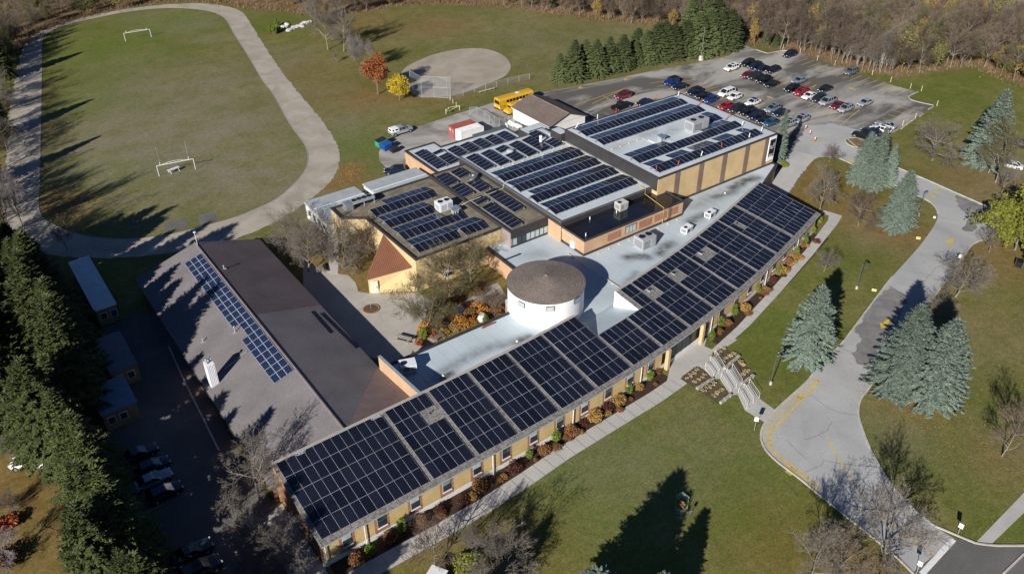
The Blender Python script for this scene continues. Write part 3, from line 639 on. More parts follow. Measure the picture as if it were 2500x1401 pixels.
STAINS['gymnasium'] += [([at2(1640,318,9.66)], 1.6, .3)]
gym = block('gymnasium', 'tall gymnasium block of yellow brick with brown stripes and banner', rect(100.1, 93.2, 132.8, 119.9), ZG, m_brickY, m_tpo2, m_cap, capw=.16, zr=.16)
mb = MB()   # dark cladding on the west face, above the lower roofs
mb.box(100.0, 93.3, ZB-.5, 100.06, 119.9, ZG-.36); mb.build('metal_cladding', m_darkmetal, gym)
for xs in (104.3, 110.6, 117.0, 123.4, 129.2):
    MB().box(xs, 93.05, ZL-.2, xs+1.15, 93.19, ZG-.36).build('brick_stripe', m_brickB, gym)
ban = MB(); ban.box(130.5, 92.97, 4.3, 132.45, 93.15, ZG-.4); fr = ban.build('banner_frame', m_white, gym)
b2 = MB().box(130.68, 92.93, 5.2, 132.27, 92.96, 8.9).build('banner', m_black2, gym)
def stroke(pts, wd):   # the white script strokes on the banner
    mb = MB()
    for (xa, za), (xb, zb) in zip(pts[:-1], pts[1:]):
        d = Vector((xb-xa, 0, zb-za)); n_ = Vector((-d.z, 0, d.x)).normalized()*wd/2
        mb.poly([(xa-n_.x, 92.915, za-n_.z), (xb-n_.x, 92.915, zb-n_.z), (xb+n_.x, 92.915, zb+n_.z), (xa+n_.x, 92.915, za+n_.z)])
    mb.build('banner_lettering', m_white, gym)
stroke([(130.85,7.2),(130.95,7.6),(131.1,7.65),(131.05,7.4),(130.95,7.35),(131.2,7.2)], .10); stroke([(131.2,7.2),(131.28,7.45),(131.38,7.2),(131.42,7.45),(131.55,7.25)], .09)
stroke([(131.55,7.25),(131.6,7.5),(131.75,7.3),(131.85,8.0),(131.95,8.1),(131.9,7.4),(132.05,7.3)], .09); stroke([(130.9,7.0),(132.0,7.0)], .08); stroke([(131.3,6.85),(131.6,6.85)], .06)
stroke([(130.85,5.62),(132.1,5.66)], .09); stroke([(131.0,5.42),(131.9,5.45)], .08); stroke([(130.95,5.32),(131.7,5.34)], .05)
MB().box(98.9, 119.6, 6.0, 101.0, 123.0, ZG-.8).build('stair_bulkhead', m_darkmetal, gym)
MB().box(99.0, 119.95, ZG-.79, 100.9, 122.9, ZG-.77).build('bulkhead_roof', m_tpo2, gym)

clb = block('classroom_block', 'classroom block with grey membrane roof and dark metal sides, beside the gymnasium', [(78.8,94.6),(100.3,94.6),(100.3,127.6),(97.0,127.6),(97.0,126.4),(78.8,126.4)], ZB, m_darkmetal, m_tpo2, m_capl, capw=.16, zr=.16)
MB().box(97.05, 126.5, 3, 102.6, 131.5, ZB-.9).build('rear_annex', m_darkmetal, clb); MB().box(97.2, 127.65, ZB-.895, 102.4, 131.3, ZB-.88).build('annex_roof', m_tpo2, clb)
pen = block('penthouse_block', 'brick penthouse block with shiny black roof over the low wing', rect(79.05, 88.7, 102.3, 94.75), ZP, m_brickO, m_black, m_cap, zr=.3, base=3.0, capw=.14)
MB().box(78.70, 94.5, 3.38, 78.83, 98.07, 6.45).build('brick_return', m_brickO, pen)
for i, (a, b) in enumerate(((84.2,87.2),(91.5,94.5),(95.2,98.2),(98.9,101.0))): MB().box(a, 88.63, 4.35, b, 88.72, 5.75).build('brick_panel', m_brickR, pen)
for k in range(3):
    x = 88.3+k*.85; f = MB().box(x, 88.60, 4.45, x+.82, 88.72, 5.85).build('window', m_frame, pen); MB().box(x+.07, 88.57, 4.52, x+.75, 88.61, 5.78).build('pane', m_glassL, f)
mb = MB(); mb.box(79.0, 88.62, 3.36, 102.38, 88.68, 3.85); mb.box(78.96, 88.62, 3.36, 79.04, 97.9, 3.85); mb.build('base_flashing', m_cap, pen)

arts = block('corridor_block', 'narrow mauve corridor block with gravel roof and window band', rect(70.7, 98.1, 78.9, 124.4), ZD, m_pink, m_gravelroof, m_cap, capw=.2)
MB().box(70.72, 97.98, 5.2, 78.75, 98.12, ZD-.36).build('ribbed_fascia', m_darkmetal, arts)
mb = MB()
for k in range(40): mb.box(70.8+k*.2, 97.93, 5.2, 70.87+k*.2, 97.985, ZD-.38)
mb.build('cladding_ribs', m_darkmetal, arts)
MB().box(70.72, 98.0, 3.4, 78.75, 98.11, 3.75).build('sill_wall', m_cap, arts)
for k in range(8):
    x = 71.1+k*.95; f = MB().box(x, 97.97, 3.76, x+.9, 98.12, 5.19).build('window', m_frame, arts); MB().box(x+.07, 97.94, 3.85, x+.83, 97.98, 5.1).build('pane', m_glassL if k in (0,3,4,5,6,7) else m_glass, f)
MB().box(70.64, 98.2, 5.9, 70.69, 124.3, ZD-.4).build('clad_upper_band', m_pink, arts)

chap = block('library_block', 'cream library block with gravel roof and chamfered corner by the courtyard', [(53.6,100.6),(70.8,100.6),(70.8,124.3),(50.2,124.3),(50.1,120.1),(53.5,117.4)], ZC, m_cream, m_gravelroof, m_cap, capw=.25)
# the half-pyramid porch with rust-red standing seam roof
p1, p2, p3 = Vector((46.9,105.1,2.75)), Vector((53.62,102.3,4.15)), Vector((53.55,111.2,5.85))
mb = MB(); wl = [(46.95,105.05),(53.55,100.8),(53.55,111.0),(47.3,107.0)]
mb.add([(46.95,105.05,0),(53.58,100.75,0),(53.58,102.3,4.05),(46.95,105.05,2.66)], [(0,1,2,3)]); mb.add([(53.58,100.75,0),(53.58,102.3,4.05),(53.58,100.75,4.05)], [(0,2,1)])
mb.add([(46.95,105.05,0),(46.95,105.05,2.66),(53.56,111.1,5.8),(53.56,111.1,0)], [(0,1,2,3)])
mb.build('porch_wall', m_cream, chap)
nn_ = (p2-p1).cross(p3-p1).normalized()
q1, q2, q3 = p1+(p1-(p2+p3)/2).normalized()*.35, p2+(p2-p1).normalized()*.05+(p2-p3).normalized()*.4, p3
mb = MB(); mb.add([tuple(q+nn_*h) for h in (.0, .16) for q in (q1, q2, q3)], [(2,1,0),(3,4,5),(0,1,4,3),(1,2,5,4),(2,0,3,5)]); pr = mb.build('porch_roof', m_rust, chap)
mb = MB()
for k in range(1, 20):
    t_ = k/20; a = q1.lerp(q2, t_); b = q3+(q2-q1)*0
    # seams run parallel from the eave towards the wall
    d_ = (q3-q1)*(1-t_); e = a+d_
    mb.tube([a+nn_*.17, e+nn_*.17], .035, 4)
mb.build('standing_seams', M('rust_seam', (.13,.055,.035), rough=.6), pr)
# porch door with frame and handle
dv = (Vector((53.58,100.75,0))-Vector((46.95,105.05,0))).normalized(); dn = Vector((dv.y, -dv.x, 0))
def on_wall(u, z, off=.04): p = Vector((46.95,105.05,0))+dv*u+dn*off; return (p.x, p.y, z)
mb = MB(); mb.hexa([on_wall(.25,.02,0),on_wall(1.55,.02,0),on_wall(1.55,.02,.06),on_wall(.25,.02,.06)],[on_wall(.25,2.35,0),on_wall(1.55,2.35,0),on_wall(1.55,2.35,.06),on_wall(.25,2.35,.06)]); dr_ = mb.build('door', M('cream_door', (.60,.54,.42), var=.05), chap)
mb = MB(); mb.hexa([on_wall(1.3,1.0,.06),on_wall(1.4,1.0,.06),on_wall(1.4,1.0,.12),on_wall(1.3,1.0,.12)],[on_wall(1.3,1.3,.06),on_wall(1.4,1.3,.06),on_wall(1.4,1.3,.12),on_wall(1.3,1.3,.12)]); mb.build('handle', m_black2, dr_)
for y in (113.2, 115.2): 
    f = MB().box(53.40, y, 1.0, 53.56, y+.9, 2.6).build('window', m_frame, chap); MB().box(53.37, y+.08, 1.08, 53.42, y+.82, 2.52).build('pane', m_glassL, f)
f = MB().box(58.8, 100.45, .8, 60.4, 100.63, 1.9).build('window', m_white, chap); MB().box(58.9, 100.42, .9, 60.3, 100.47, 1.8).build('pane', m_glass, f)
mb = MB(); ncl = 30
nb = block('rear_block', 'low cream rear block with solar panels facing the service yard', [(75.0,124.9),(78.9,124.9),(78.9,126.5),(98.8,126.5),(98.8,138.7),(82.1,138.7),(82.1,141.4),(75.0,141.4)], ZA, m_brickO, m_tpo2, m_cap, capw=.2)
MB().box(90.2, 138.4, ZA-.3, 98.9, 138.95, ZA+.35).build('raised_parapet', m_capl, nb)
for nm, lb, x0, x1, wl in (('portable_classroom','white portable classroom with flat grey roof at the track end',49.2,59.8,m_white),('portable_classroom','grey portable classroom with ridged roof between library and yard',61.5,73.6,m_white)):
    t = thing(nm, lb, 'classroom', ((x0+x1)/2, 129.8, 0), 0, 'portable classrooms behind the library')
    MB().box(x0+.15, 125.0, .0, x1-.15, 134.4, 3.2).build('wall', wl, t)
    mb = MB(); y0, y1, ym = 124.7, 134.7, 130.6
    mb.add([(x0,y0,3.2),(x1,y0,3.2),(x1,ym,3.55),(x0,ym,3.55),(x1,y1,3.35),(x0,y1,3.35),(x0,y0,3.05),(x1,y0,3.05),(x1,y1,3.1),(x0,y1,3.1)], [(0,1,2,3),(3,2,4,5),(6,7,1,0),(5,4,8,9),(6,0,3,5,9),(1,7,8,4,2)]); mb.build('roof', M('portable_roof', (.40,.43,.44), rough=.5, var=.15, scale=.4), t)
    mb = MB(); mb.box(x0-.02, ym-.07, 3.53, x1+.02, ym+.07, 3.60); mb.build('ridge_flashing', m_white, t)
    mb = MB(); 
    for k in range(4): mb.box(x0+.09, 126+k*2.1, 1.2, x0+.16, 127+k*2.1, 2.2)
    mb.build('window', m_glass, t)

# the low wing joining everything
LOWP = [(37.6,65.5),(62,65.5),(79,68.5),(100,73),(116.5,79.5),(118.2,85.4),(132.5,91.9),(132.5,93.4),(100.2,93.4),(100.2,95),(79.1,95),(79.1,98.3),(70.8,98.3),(70.8,100.8),(67.6,100.8),(67.3,86.5),(61.0,86.2),(59.2,83.0),(37.6,83.0)]
low = thing('low_wing', 'low flat wing with pale stained membrane roof between curved roof and blocks', 'building', (80, 84, 0))
mb = MB(); mb.prism(LOWP, 0, ZL-.22, 0, top=True, bottom=False); mb.build('wall', m_brickO, low)
roof_grid(LOWP, ZL-.1, m_tpo, low, 'low_wing')
mb = MB()
for a, b in (((37.6,83.0),(59.6,83.0)),((67.35,87),(67.6,100.7)),((118.2,85.4),(132.5,91.9)),((132.5,91.9),(132.5,93.3)),((100.2,93.0),(132.5,93.0))):
    mb = MB(); ribbon(mb, resample([a, b], 4), .55, ZL-.32, 0, .34); mb.build('parapet', m_cap, low)
mb = MB(); mb.box(51.0, 82.25, ZL-.09, 57.0, 82.6, ZL-.07); 
mb = MB(); pts = [at2(1175,799,ZL),at2(1185,790,ZL),at2(1210,783,ZL),at2(1213,786,ZL),at2(1195,794,ZL),at2(1180,801,ZL)]; mb.poly([(*p, ZL-.08) for p in pts][::-1]); mb.build('rust_stain_patch', m_rust, low)
MB().box(67.5, 95.4, ZL-.12, 70.9, 95.7, ZL+.02).build('roof_divider', m_cap, low)
MB().box(67.55, 88.0, .3, 67.75, 90.5, 2.6).build('entrance_glazing', m_glass, low)
mb = MB(); 
for y in (88.0, 88.8, 89.6, 90.45): mb.box(67.2, y, .1, 67.3, y+.08, 2.7)
mb.build('entrance_mullions', m_frame, low)

# round hall
drum = thing('round_hall', 'white round hall with conical brown shingle roof', 'building', (65.0, 81.15, 0))
n = 72; rad = 5.95
mb = MB(); mb.lathe((65.0,81.15,0), [(rad-.12, ZL-.6), (rad-.12, 7.95)], n); mb.build('wall', m_white, drum, smooth=False)
mb = MB(); prof = []
for k in range(26):
    r0 = (rad+.05)*(1-k/26); z0 = 8.0+1.15*k/26; r1 = (rad+.05)*(1-(k+1)/26)+.02; prof += [(r0, z0), (max(.05, r1), z0+1.15/26-.03)]
mb.lathe((65.0,81.15,0), [(rad-.1, 7.9), (rad+.05, 7.92)]+prof, n)
for q in range(len(mb.f)-1): mb.m[q] = 1 if ((q//n) // 2) % 2 else 0
mb.build('roof', [m_shD, shingle('drum_shingle_dark', (.14, .112, .098), (.212, .175, .152), 5)], drum)
mb = MB(); mb.lathe((65.0,81.15,9.1), [(.28,0),(.24,.06),(.1,.09)], 12); mb.build('roof_cap', M('cap_shingle', (.30,.26,.23)), drum)
for px_ in ((1273,744),(1344,754),(1410,733)):
    # window centres on the wall
    best = min((abs((at(px_[0], px_[1], z)[0]-65)**2+(at(px_[0], px_[1], z)[1]-81.15)**2-rad**2), z) for z in np.arange(4, 8, .05)); c = at(px_[0], px_[1], best[1]); an = math.atan2(c[1]-81.15, c[0]-65)
    ww = .62; f = MB().obox((65+(rad-.12)*math.cos(an), 81.15+(rad-.12)*math.sin(an), best[1]), .22, 2*ww, .85, an).build('window', m_frame, drum); MB().obox((65+(rad-.02)*math.cos(an), 81.15+(rad-.02)*math.sin(an), best[1]), .06, 2*ww-.14, .72, an).build('pane', m_glassL, f)

# ------------------------------------------------------------------ gabled hall on the left
HX0, HX1, HXR, HY0, HY1, HZE, HZR = 16.3, 37.5, 26.85, 71.6, 127.3, 3.0, 6.2
hall = thing('gabled_hall', 'long hall with brown shingle gable roof and white chimney, left of courtyard', 'building', ((HX0+HX1)/2, 100, 0))
MB().box(HX0+.5, HY0+.6, 0, HX1-.5, HY1-.5, HZE-.05).build('wall', m_brickR, hall)
mb = MB(); mb.add([(HX0+.5,HY1-.5,HZE-.1),(HX1-.5,HY1-.5,HZE-.1),(HXR,HY1-.5,HZR-.15)], [(0,1,2)]); mb.build('gable', m_brickR, hall)
def rz_(x): return HZE+(HZR-HZE)*((x-HX0)/(HXR-HX0) if x < HXR else (HX1-x)/(HX1-HXR))
mb = MB(); vs = [(HX0,HY0,HZE),(HXR,HY0,HZR),(HX1,HY0,HZE),(HX0,HY1,HZE),(HXR,HY1,HZR),(HX1,HY1,HZE)]
mb.add(vs+[(x,y,z-.22) for x,y,z in vs], [(0,1,4,3),(1,2,5,4),(7,6,9,10),(8,7,10,11),(3,4,10,9),(4,5,11,10),(0,3,9,6),(5,2,8,11)]); hr = mb.build('roof', m_shHB, hall)
k_ = .012; mb = MB(); mb.add([(HXR+.02,101.8,HZR+k_),(HX1+.01,102.6,HZE+k_),(HX1+.01,HY1+.01,HZE+k_),(HXR+.02,HY1+.01,HZR+k_)], [(0,1,2,3)]); mb.build('old_shingle_field', m_shHD, hr)  # darker brown tone over the far part of the right slope
MB().tube([(HXR-.1, HY0+.6, HZR+.02), (HXR-.1, HY1, HZR+.02)], .14, 4).build('ridge_cap', M('ridge_cap_brown', (.25,.2,.19)), hr)
# ribbed cricket roof against the brick wing wall
cr = [Vector((HXR+.1,72.0,HZR+.05)), Vector((HX1,84.2,HZE+.04)), Vector((37.3,71.9,4.6))]
mb = MB(); mb.add([c[:] for c in cr], [(0,2,1)]); ck = mb.build('cricket_roof', M('brown_ribbed_metal', (.22,.165,.155), rough=.55, var=.1), hall)
mb = MB(); e1, e2, e3 = cr[0], cr[1], cr[2]
for k in range(1, 34):
    t_ = k/34; a = e1.lerp(e2, t_); y = a.y
    # rib runs along +X at constant Y to the wall side e2-e3
    s_ = (y-e3.y)/(e2.y-e3.y); b = e3.lerp(e2, s_)
    if b.x > a.x+.2: MB().tube([a+Vector((0,0,.03)), b+Vector((0,0,.03))], .035, 4).build('roof_rib', M('dark_rib', (.13,.095,.09), rough=.55), ck)
mb = MB(); mb.add([(37.3,71.8,2.8),(37.3,83.2,2.8),(37.3,83.2,5.5),(37.3,71.8,6.6),(37.62,71.8,2.8),(37.62,83.2,2.8),(37.62,83.2,5.5),(37.62,71.8,6.6)], [(3,2,1,0),(4,5,6,7),(1,2,6,5),(3,7,6,2)]); fw_ = mb.build('brick_wing_wall', m_brickO, hall)
mb = MB(); mb.hexa([(37.24,71.8,6.6),(37.68,71.8,6.6),(37.68,83.25,5.5),(37.24,83.25,5.5)], [(37.24,71.8,6.68),(37.68,71.8,6.68),(37.68,83.25,5.58),(37.24,83.25,5.58)]); mb.build('coping', m_galv, fw_)
# chimney
mb = MB(); mb.hexa([(17.05,93.3,2.9),(18.15,93.3,2.9),(18.15,94.6,2.9),(17.05,94.6,2.9)], [(17.05,93.3,7.0),(18.15,93.3,7.0),(18.15,94.6,7.0),(17.05,94.6,7.0)]); ch = mb.build('chimney', m_white, hall)
mb = MB()
for k in range(6): mb.box(17.02, 93.38+k*.2, 3.2, 17.05, 93.46+k*.2, 6.95)
for k in range(5): mb.box(17.12+k*.2, 93.27, 3.2, 17.2+k*.2, 93.3, 6.95)
mb.build('corrugation', m_whitemet, ch)
mb = MB(); mb.cyl(17.35,93.8,7.0,7.75,.13,.13,10); mb.cyl(17.8,94.1,7.0,7.6,.13,.13,10); mb.cyl(17.35,93.8,7.75,7.85,.24,.05,10); mb.cyl(17.8,94.1,7.6,7.7,.24,.05,10); mb.build('flue', m_galv, ch)
for p, h in (((492,820),.55),((575,814),1.1),((550,667),.6)):
    x, y = at2(*p, 5.0); z = rz_(x); o = MB(); o.cyl(x, y, z-.1, z+h, .09, .09, 8); o.cyl(x, y, z+h, z+h+.06, .16, .1, 8); o.box(x-.3, y-.25, z-.05, x+.3, y+.25, z+.06); o.build('roof_vent', m_galv, hall)
mb = MB(); a_ = at2(546,889,5.0); b_ = at2(602,852,5.6); mb.tube([(*a_, rz_(a_[0])+.12), (*b_, rz_(b_[0])+.12)], .07, 6); mb.build('conduit', m_galv, hall)
for a, b in (((758,755),(806,812)),((780,755),(868,842))):
    P0 = at2(*a, 4.2); P1 = at2(*b, 3.9); mb = MB(); mb.tube([(*P0, rz_(P0[0])+.1), (*P1, rz_(P1[0])+.1)], .07, 4); mb.build('snow_guard', m_black2, hall)
mb = MB(); mb.tube([(HXR, HY1-1.2, HZR), (HXR, HY1-1.2, HZR+2.4)], .04, 6); mb.obox((HXR, HY1-1.2, HZR+2.5), .35, .2, .22); mb.build('camera_mast', m_white, hall)
# gutters
mb = MB(); mb.tube([(HX0-.06, HY0+1, HZE-.05), (HX0-.06, HY1, HZE-.05)], .08, 6); mb.build('gutter', m_cap, hall)
# solar modules on its west slope
arr = thing('solar_array', 'blue solar panels three deep along the ridge of the gabled hall', 'solar panels', (24.8, 105, 5.4), 0, 'solar arrays on the roofs')
sl_ = math.atan2(HZR-HZE, HXR-HX0); ux = Vector((math.cos(sl_), 0, math.sin(sl_))); un = Vector((-math.sin(sl_), 0, math.cos(sl_)))
MP = MB(); MP.add([(-.5,-.83,-.03),(.5,-.83,-.03),(.5,.83,-.03),(-.5,.83,-.03),(-.5,-.83,0),(.5,-.83,0),(.5,.83,0),(-.5,.83,0),(-.46,-.79,0),(.46,-.79,0),(.46,.79,0),(-.46,.79,0)], [(3,2,1,0),(0,1,5,4),(1,2,6,5),(2,3,7,6),(3,0,4,7),(4,5,9,8),(5,6,10,9),(6,7,11,10),(7,4,8,11)], 0)
MP.add([(-.46,-.79,0),(.46,-.79,0),(.46,.79,0),(-.46,.79,0)], [(0,1,2,3)], 1)
m_cellB = M('blue_cells', (.016, .028, .07), rough=.15, spec=.6, var=.35, scale=2.0, space='obj')
MPm = MP.mesh('solar_panel', [m_alu, m_cellB])
for i in range(22):
    for j in range(3):
        if (j == 0 and i in (7, 8)) or (j == 1 and i == 7 and False): continue
        c = Vector((HXR-.35, 86.6+1.67*(i+.5), HZR-.1))-ux*(.51+1.02*(2-j))+un*.13
        o = bpy.data.objects.new('solar_panel', MPm); COL.objects.link(o); o.parent = arr; o.location = c-Vector(arr.location); o.rotation_euler = Matrix((ux, Vector((0,1,0)), un)).transposed().to_euler()
# ------------------------------------------------------------------ curved classroom wing
WA = [.7,.8,1.2,2.0,3.1,4.7,6.2,8.0,9.6,11.0,12.6,14.4,16.0,16.4]
WLEN = [14.65,6.53,6.5,6.75,6.6,6.95,6.45,6.6,6.6,6.7,6.7,7.0,6.85,11.25]
WF = [np.array([17.37, 59.72])]
for a, l in zip(WA, WLEN): WF.append(WF[-1]+l*np.array([math.cos(R(a)), math.sin(R(a))]))
WD, WZ0, WZ1 = 12.25, 3.95, 6.6
NS = len(WLEN); WU = [np.array([math.cos(R(a)), math.sin(R(a))]) for a in WA]; WV = [np.array([-u[1], u[0]]) for u in WU]
def wz(v): return WZ0+(WZ1-WZ0)*v/WD
def wnode(i, v):
    if i == 0: return WF[0]+WV[0]*v
    if i == NS: return WF[NS]+WV[NS-1]*v
    b = WV[i-1]+WV[i]; b /= np.linalg.norm(b); return WF[i]+b*v/float(b@WV[i])
def wp(i, u, v, dz=0.0): p = WF[i]+WU[i]*u+WV[i]*v; return (p[0], p[1], wz(v)+dz)
wing = thing('curved_wing', 'long curved single-storey wing with grey shingle roof covered in solar panels', 'building', (*WF[5], 0))
CUT = 7.55; UM = 3.1
m_ridgeb = M('beige_ridge_board', (.36, .33, .29), var=.12)
for i in range(NS):
    f0, f1 = wnode(i, 0), wnode(i+1, 0); b0, b1 = wnode(i, WD), wnode(i+1, WD)
    mb = MB(); t0, t1 = wnode(i, CUT), wnode(i+1, CUT)
    if i == 6: pl = [(*f0, wz(0)), (*f1, wz(0)), (*t1, wz(CUT)), (*t0, wz(CUT))]
    elif i == 7: pl = [(*f0, wz(0)), (*f1, wz(0)), (*b1, wz(WD)), wp(i, UM, WD), wp(i, UM, CUT), (*t0, wz(CUT))]
    else: pl = [(*f0, wz(0)), (*f1, wz(0)), (*b1, wz(WD)), (*b0, wz(WD))]
    mb.poly(pl); lo = [(x, y, z-.2) for x, y, z in pl]; n = len(pl)
    mb.add(pl+lo, [(k, n+k, n+(k+1) % n, (k+1) % n) for k in range(n)]+[tuple(range(2*n-1, n-1, -1))])
    ro = mb.build('roof', m_shG, wing)
    # eave gutter and ridge boards
    mb = MB(); g0, g1 = wnode(i, -.07), wnode(i+1, -.07); mb.tube([(*g0, WZ0-.1), (*g1, WZ0-.1)], .075, 6); mb.build('gutter', m_galv, ro)
    mb = MB()
    if i < 6 or i > 7:
        c0, c1 = wnode(i, WD-.38), wnode(i+1, WD-.38); d0, d1 = wnode(i, WD+.06), wnode(i+1, WD+.06)
        mb.hexa([(*c0, wz(WD-.38)+.02), (*c1, wz(WD-.38)+.02), (*d1, wz(WD)-.25), (*d0, wz(WD)-.25)], [(*c0, wz(WD-.38)+.10), (*c1, wz(WD-.38)+.10), (*d1, wz(WD)+.08), (*d0, wz(WD)+.08)])
    elif i == 7:
        mb.hexa([wp(i,UM,WD-.38,.02), (*wnode(i+1,WD-.38), wz(WD-.38)+.02), (*wnode(i+1,WD+.06), wz(WD)-.25), wp(i,UM,WD+.06,-.25)], [wp(i,UM,WD-.38,.10), (*wnode(i+1,WD-.38), wz(WD-.38)+.10), (*wnode(i+1,WD+.06), wz(WD)+.08), wp(i,UM,WD+.06,.08)])
    if mb.v: mb.build('ridge_board', m_ridgeb, ro)
    # structural walls
    mb = MB(); w0, w1 = wnode(i, .55), wnode(i+1, .55); mb.add([(*w0, 0), (*w1, 0), (*w1, wz(.55)-.05), (*w0, wz(.55)-.05)], [(0, 1, 2, 3)]); mb.build('wall', M('dark_sheathing', (.10,.065,.035)), wing); mb = MB()
    vb = CUT-.1 if i == 6 else WD-.12
    k0, k1 = wnode(i, vb), wnode(i+1, vb)
    if i == 7:
        k0 = np.array(wp(i, UM, vb)[:2])
        j0, j1 = wnode(i, CUT-.1), np.array(wp(i, UM+.1, CUT-.1)[:2]); mb.add([(*j0, 0), (*j1, 0), (*j1, wz(CUT-.1)-.05), (*j0, wz(CUT-.1)-.05)], [(3, 2, 1, 0)])
    mb.add([(*k0, 0), (*k1, 0), (*k1, wz(vb)-.05), (*k0, wz(vb)-.05)], [(3, 2, 1, 0)])
    mb.build('back_wall', m_brickY, wing)
    mb = MB(); p0, p1 = wnode(i, .40), wnode(i+1, .40); q0, q1 = wnode(i, .54), wnode(i+1, .54)
    mb.hexa([(*p0,0),(*p1,0),(*q1,0),(*q0,0)], [(*p0,.72),(*p1,.72),(*q1,.72),(*q0,.72)]); mb.build('foundation', M('white_foundation', (.66,.65,.62), var=.1), wing)
# end walls
for i, nm in ((0, 'end_wall'), (NS, 'end_wall')):
    a, b = wnode(i, .5), wnode(i, WD-.1); mb = MB(); off = (WU[0] if i == 0 else -WU[-1])*.25
    a, b = a+off, b+off
    mb.add([(*a,0),(*b,0),(*b,wz(WD)-.15),(*a,wz(.5)-.1)], [(3,2,1,0) if i == 0 else (0,1,2,3)]); mb.build(nm, m_brickR, wing)
# notch side walls
a, b = np.array(wp(6,.06,CUT)[:2]), np.array(wp(6,.06,WD)[:2]); mb = MB(); mb.add([(*a,3),(*b,3),(*b,wz(WD)-.1),(*a,wz(CUT)-.1)], [(0,1,2,3)]); mb.build('notch_wall', m_darkmetal, wing)
a, b = np.array(wp(7,UM-.05,CUT)[:2]), np.array(wp(7,UM-.05,WD)[:2]); mb = MB(); mb.add([(*a,3),(*b,3),(*b,wz(WD)-.02),(*a,wz(CUT)-.02)], [(3,2,1,0)]); mb.build('notch_wall', m_white, wing)
mb = MB(); mb.add([(*wnode(6, CUT-.05), wz(CUT)-.12), wp(7, UM-.04, CUT-.05, -.12), wp(7, UM-.04, WD+.6, 3.46-wz(WD+.6)), (*wnode(6, WD+.6), 3.46)], [(0,1,2,3)]); mb.build('notch_floor', m_tpo, wing)
# facade: window bays and yellow boards, each board and window a piece
def arc_pt(s, off, z):
    k = 0
    while k < NS-1 and s > WLEN[k]: s -= WLEN[k]; k += 1
    p = WF[k]+WU[k]*s+WV[k]*off; return (p[0], p[1], z), math.atan2(WU[k][1], WU[k][0])
STOT = sum(WLEN); bays = []; s = 3.15
while s < STOT-1.5:
    if not (54.0 < s < 64.5): bays.append(s)
    s += 4.42
def seg_box(mb, s0, s1, o0, o1, z0, z1, mi=0):
    cuts = [s0]; acc = 0
    for l in WLEN:
        acc += l
        if s0+.02 < acc < s1-.02: cuts.append(acc)
    cuts.append(s1)
    for a, b in zip(cuts[:-1], cuts[1:]):
        e = 1e-4; A0, A1 = arc_pt(a+e, o0, 0)[0], arc_pt(a+e, o1, 0)[0]; B0, B1 = arc_pt(b-e, o0, 0)[0], arc_pt(b-e, o1, 0)[0]
        mb.hexa([(*A0[:2],z0),(*B0[:2],z0),(*B1[:2],z0),(*A1[:2],z0)], [(*A0[:2],z1),(*B0[:2],z1),(*B1[:2],z1),(*A1[:2],z1)], mi)
    return mb
prev = .3
for kk, b in enumerate(bays+[STOT-.3]):
    end = b-.95 if b < STOT-.5 else b
    if prev < 54 < end and b > 60: spans = [(prev, 54.3), (64.2, end)]
    else: spans = [(prev, end)]
    for a, e in spans:
        if e-a < .3: continue
        for j in range(4):
            z0 = .78+j*.74; seg_box(MB(), a, e, .42, .549, z0, z0+.665).build('siding_board', m_board, wing)
    if b < STOT-.5:
        seg_box(MB(), b-.93, b-.62, .40, .549, .74, 3.75).build('brick_pier', m_brickR, wing); seg_box(MB(), b+.62, b+.93, .40, .549, .74, 3.75).build('brick_pier', m_brickR, wing)
        seg_box(MB(), b-.62, b+.62, .42, .549, .74, 1.55).build('brick_spandrel', m_brickR, wing)
        wn = seg_box(MB(), b-.60, b+.60, .36, .549, 1.56, 3.7).build('window', M('window_sash', (.40,.385,.36), rough=.5), wing)
        seg_box(MB(), b-.54, b+.54, .33, .359, 1.62, 2.6).build('pane', m_glass, wn); seg_box(MB(), b-.54, b+.54, .33, .359, 2.66, 3.64).build('pane', [m_glassL, m_glass, m_glassL, M('blind_half', (.22,.25,.26), rough=.2, spec=.6)][kk % 4], wn)
        seg_box(MB(), b-.66, b+.66, .24, .358, 1.48, 1.555).build('sill', m_whitemet, wn)
    prev = b+.95
for sdp in (.45, 5.3, 23.1, 36.3, 49.5, 66.5, 84.0, 97.0):
    p, _ = arc_pt(sdp, .2, 0); p2_, _ = arc_pt(sdp, -.05, 0)
    MB().tube([(*p2_[:2], WZ0-.15), (*p[:2], WZ0-.5), (*p[:2], .1)], .055, 6).build('downspout', m_whitemet, wing)
# recessed entrance under the eave
seg_box(MB(), 54.4, 64.1, .55, .70, .05, 3.6).build('entrance_glazing', m_glass, wing)
mbm = MB()
for k in range(9): seg_box(mbm, 54.4+k*1.2, 54.5+k*1.2, .50, .56, .05, 3.6)
mbm.build('entrance_mullions', m_frame, wing)
for s_ in (54.9, 63.4): seg_box(MB(), s_, s_+.55, -.3, .25, 0, 3.6).build('entrance_pier', m_brickY, wing)
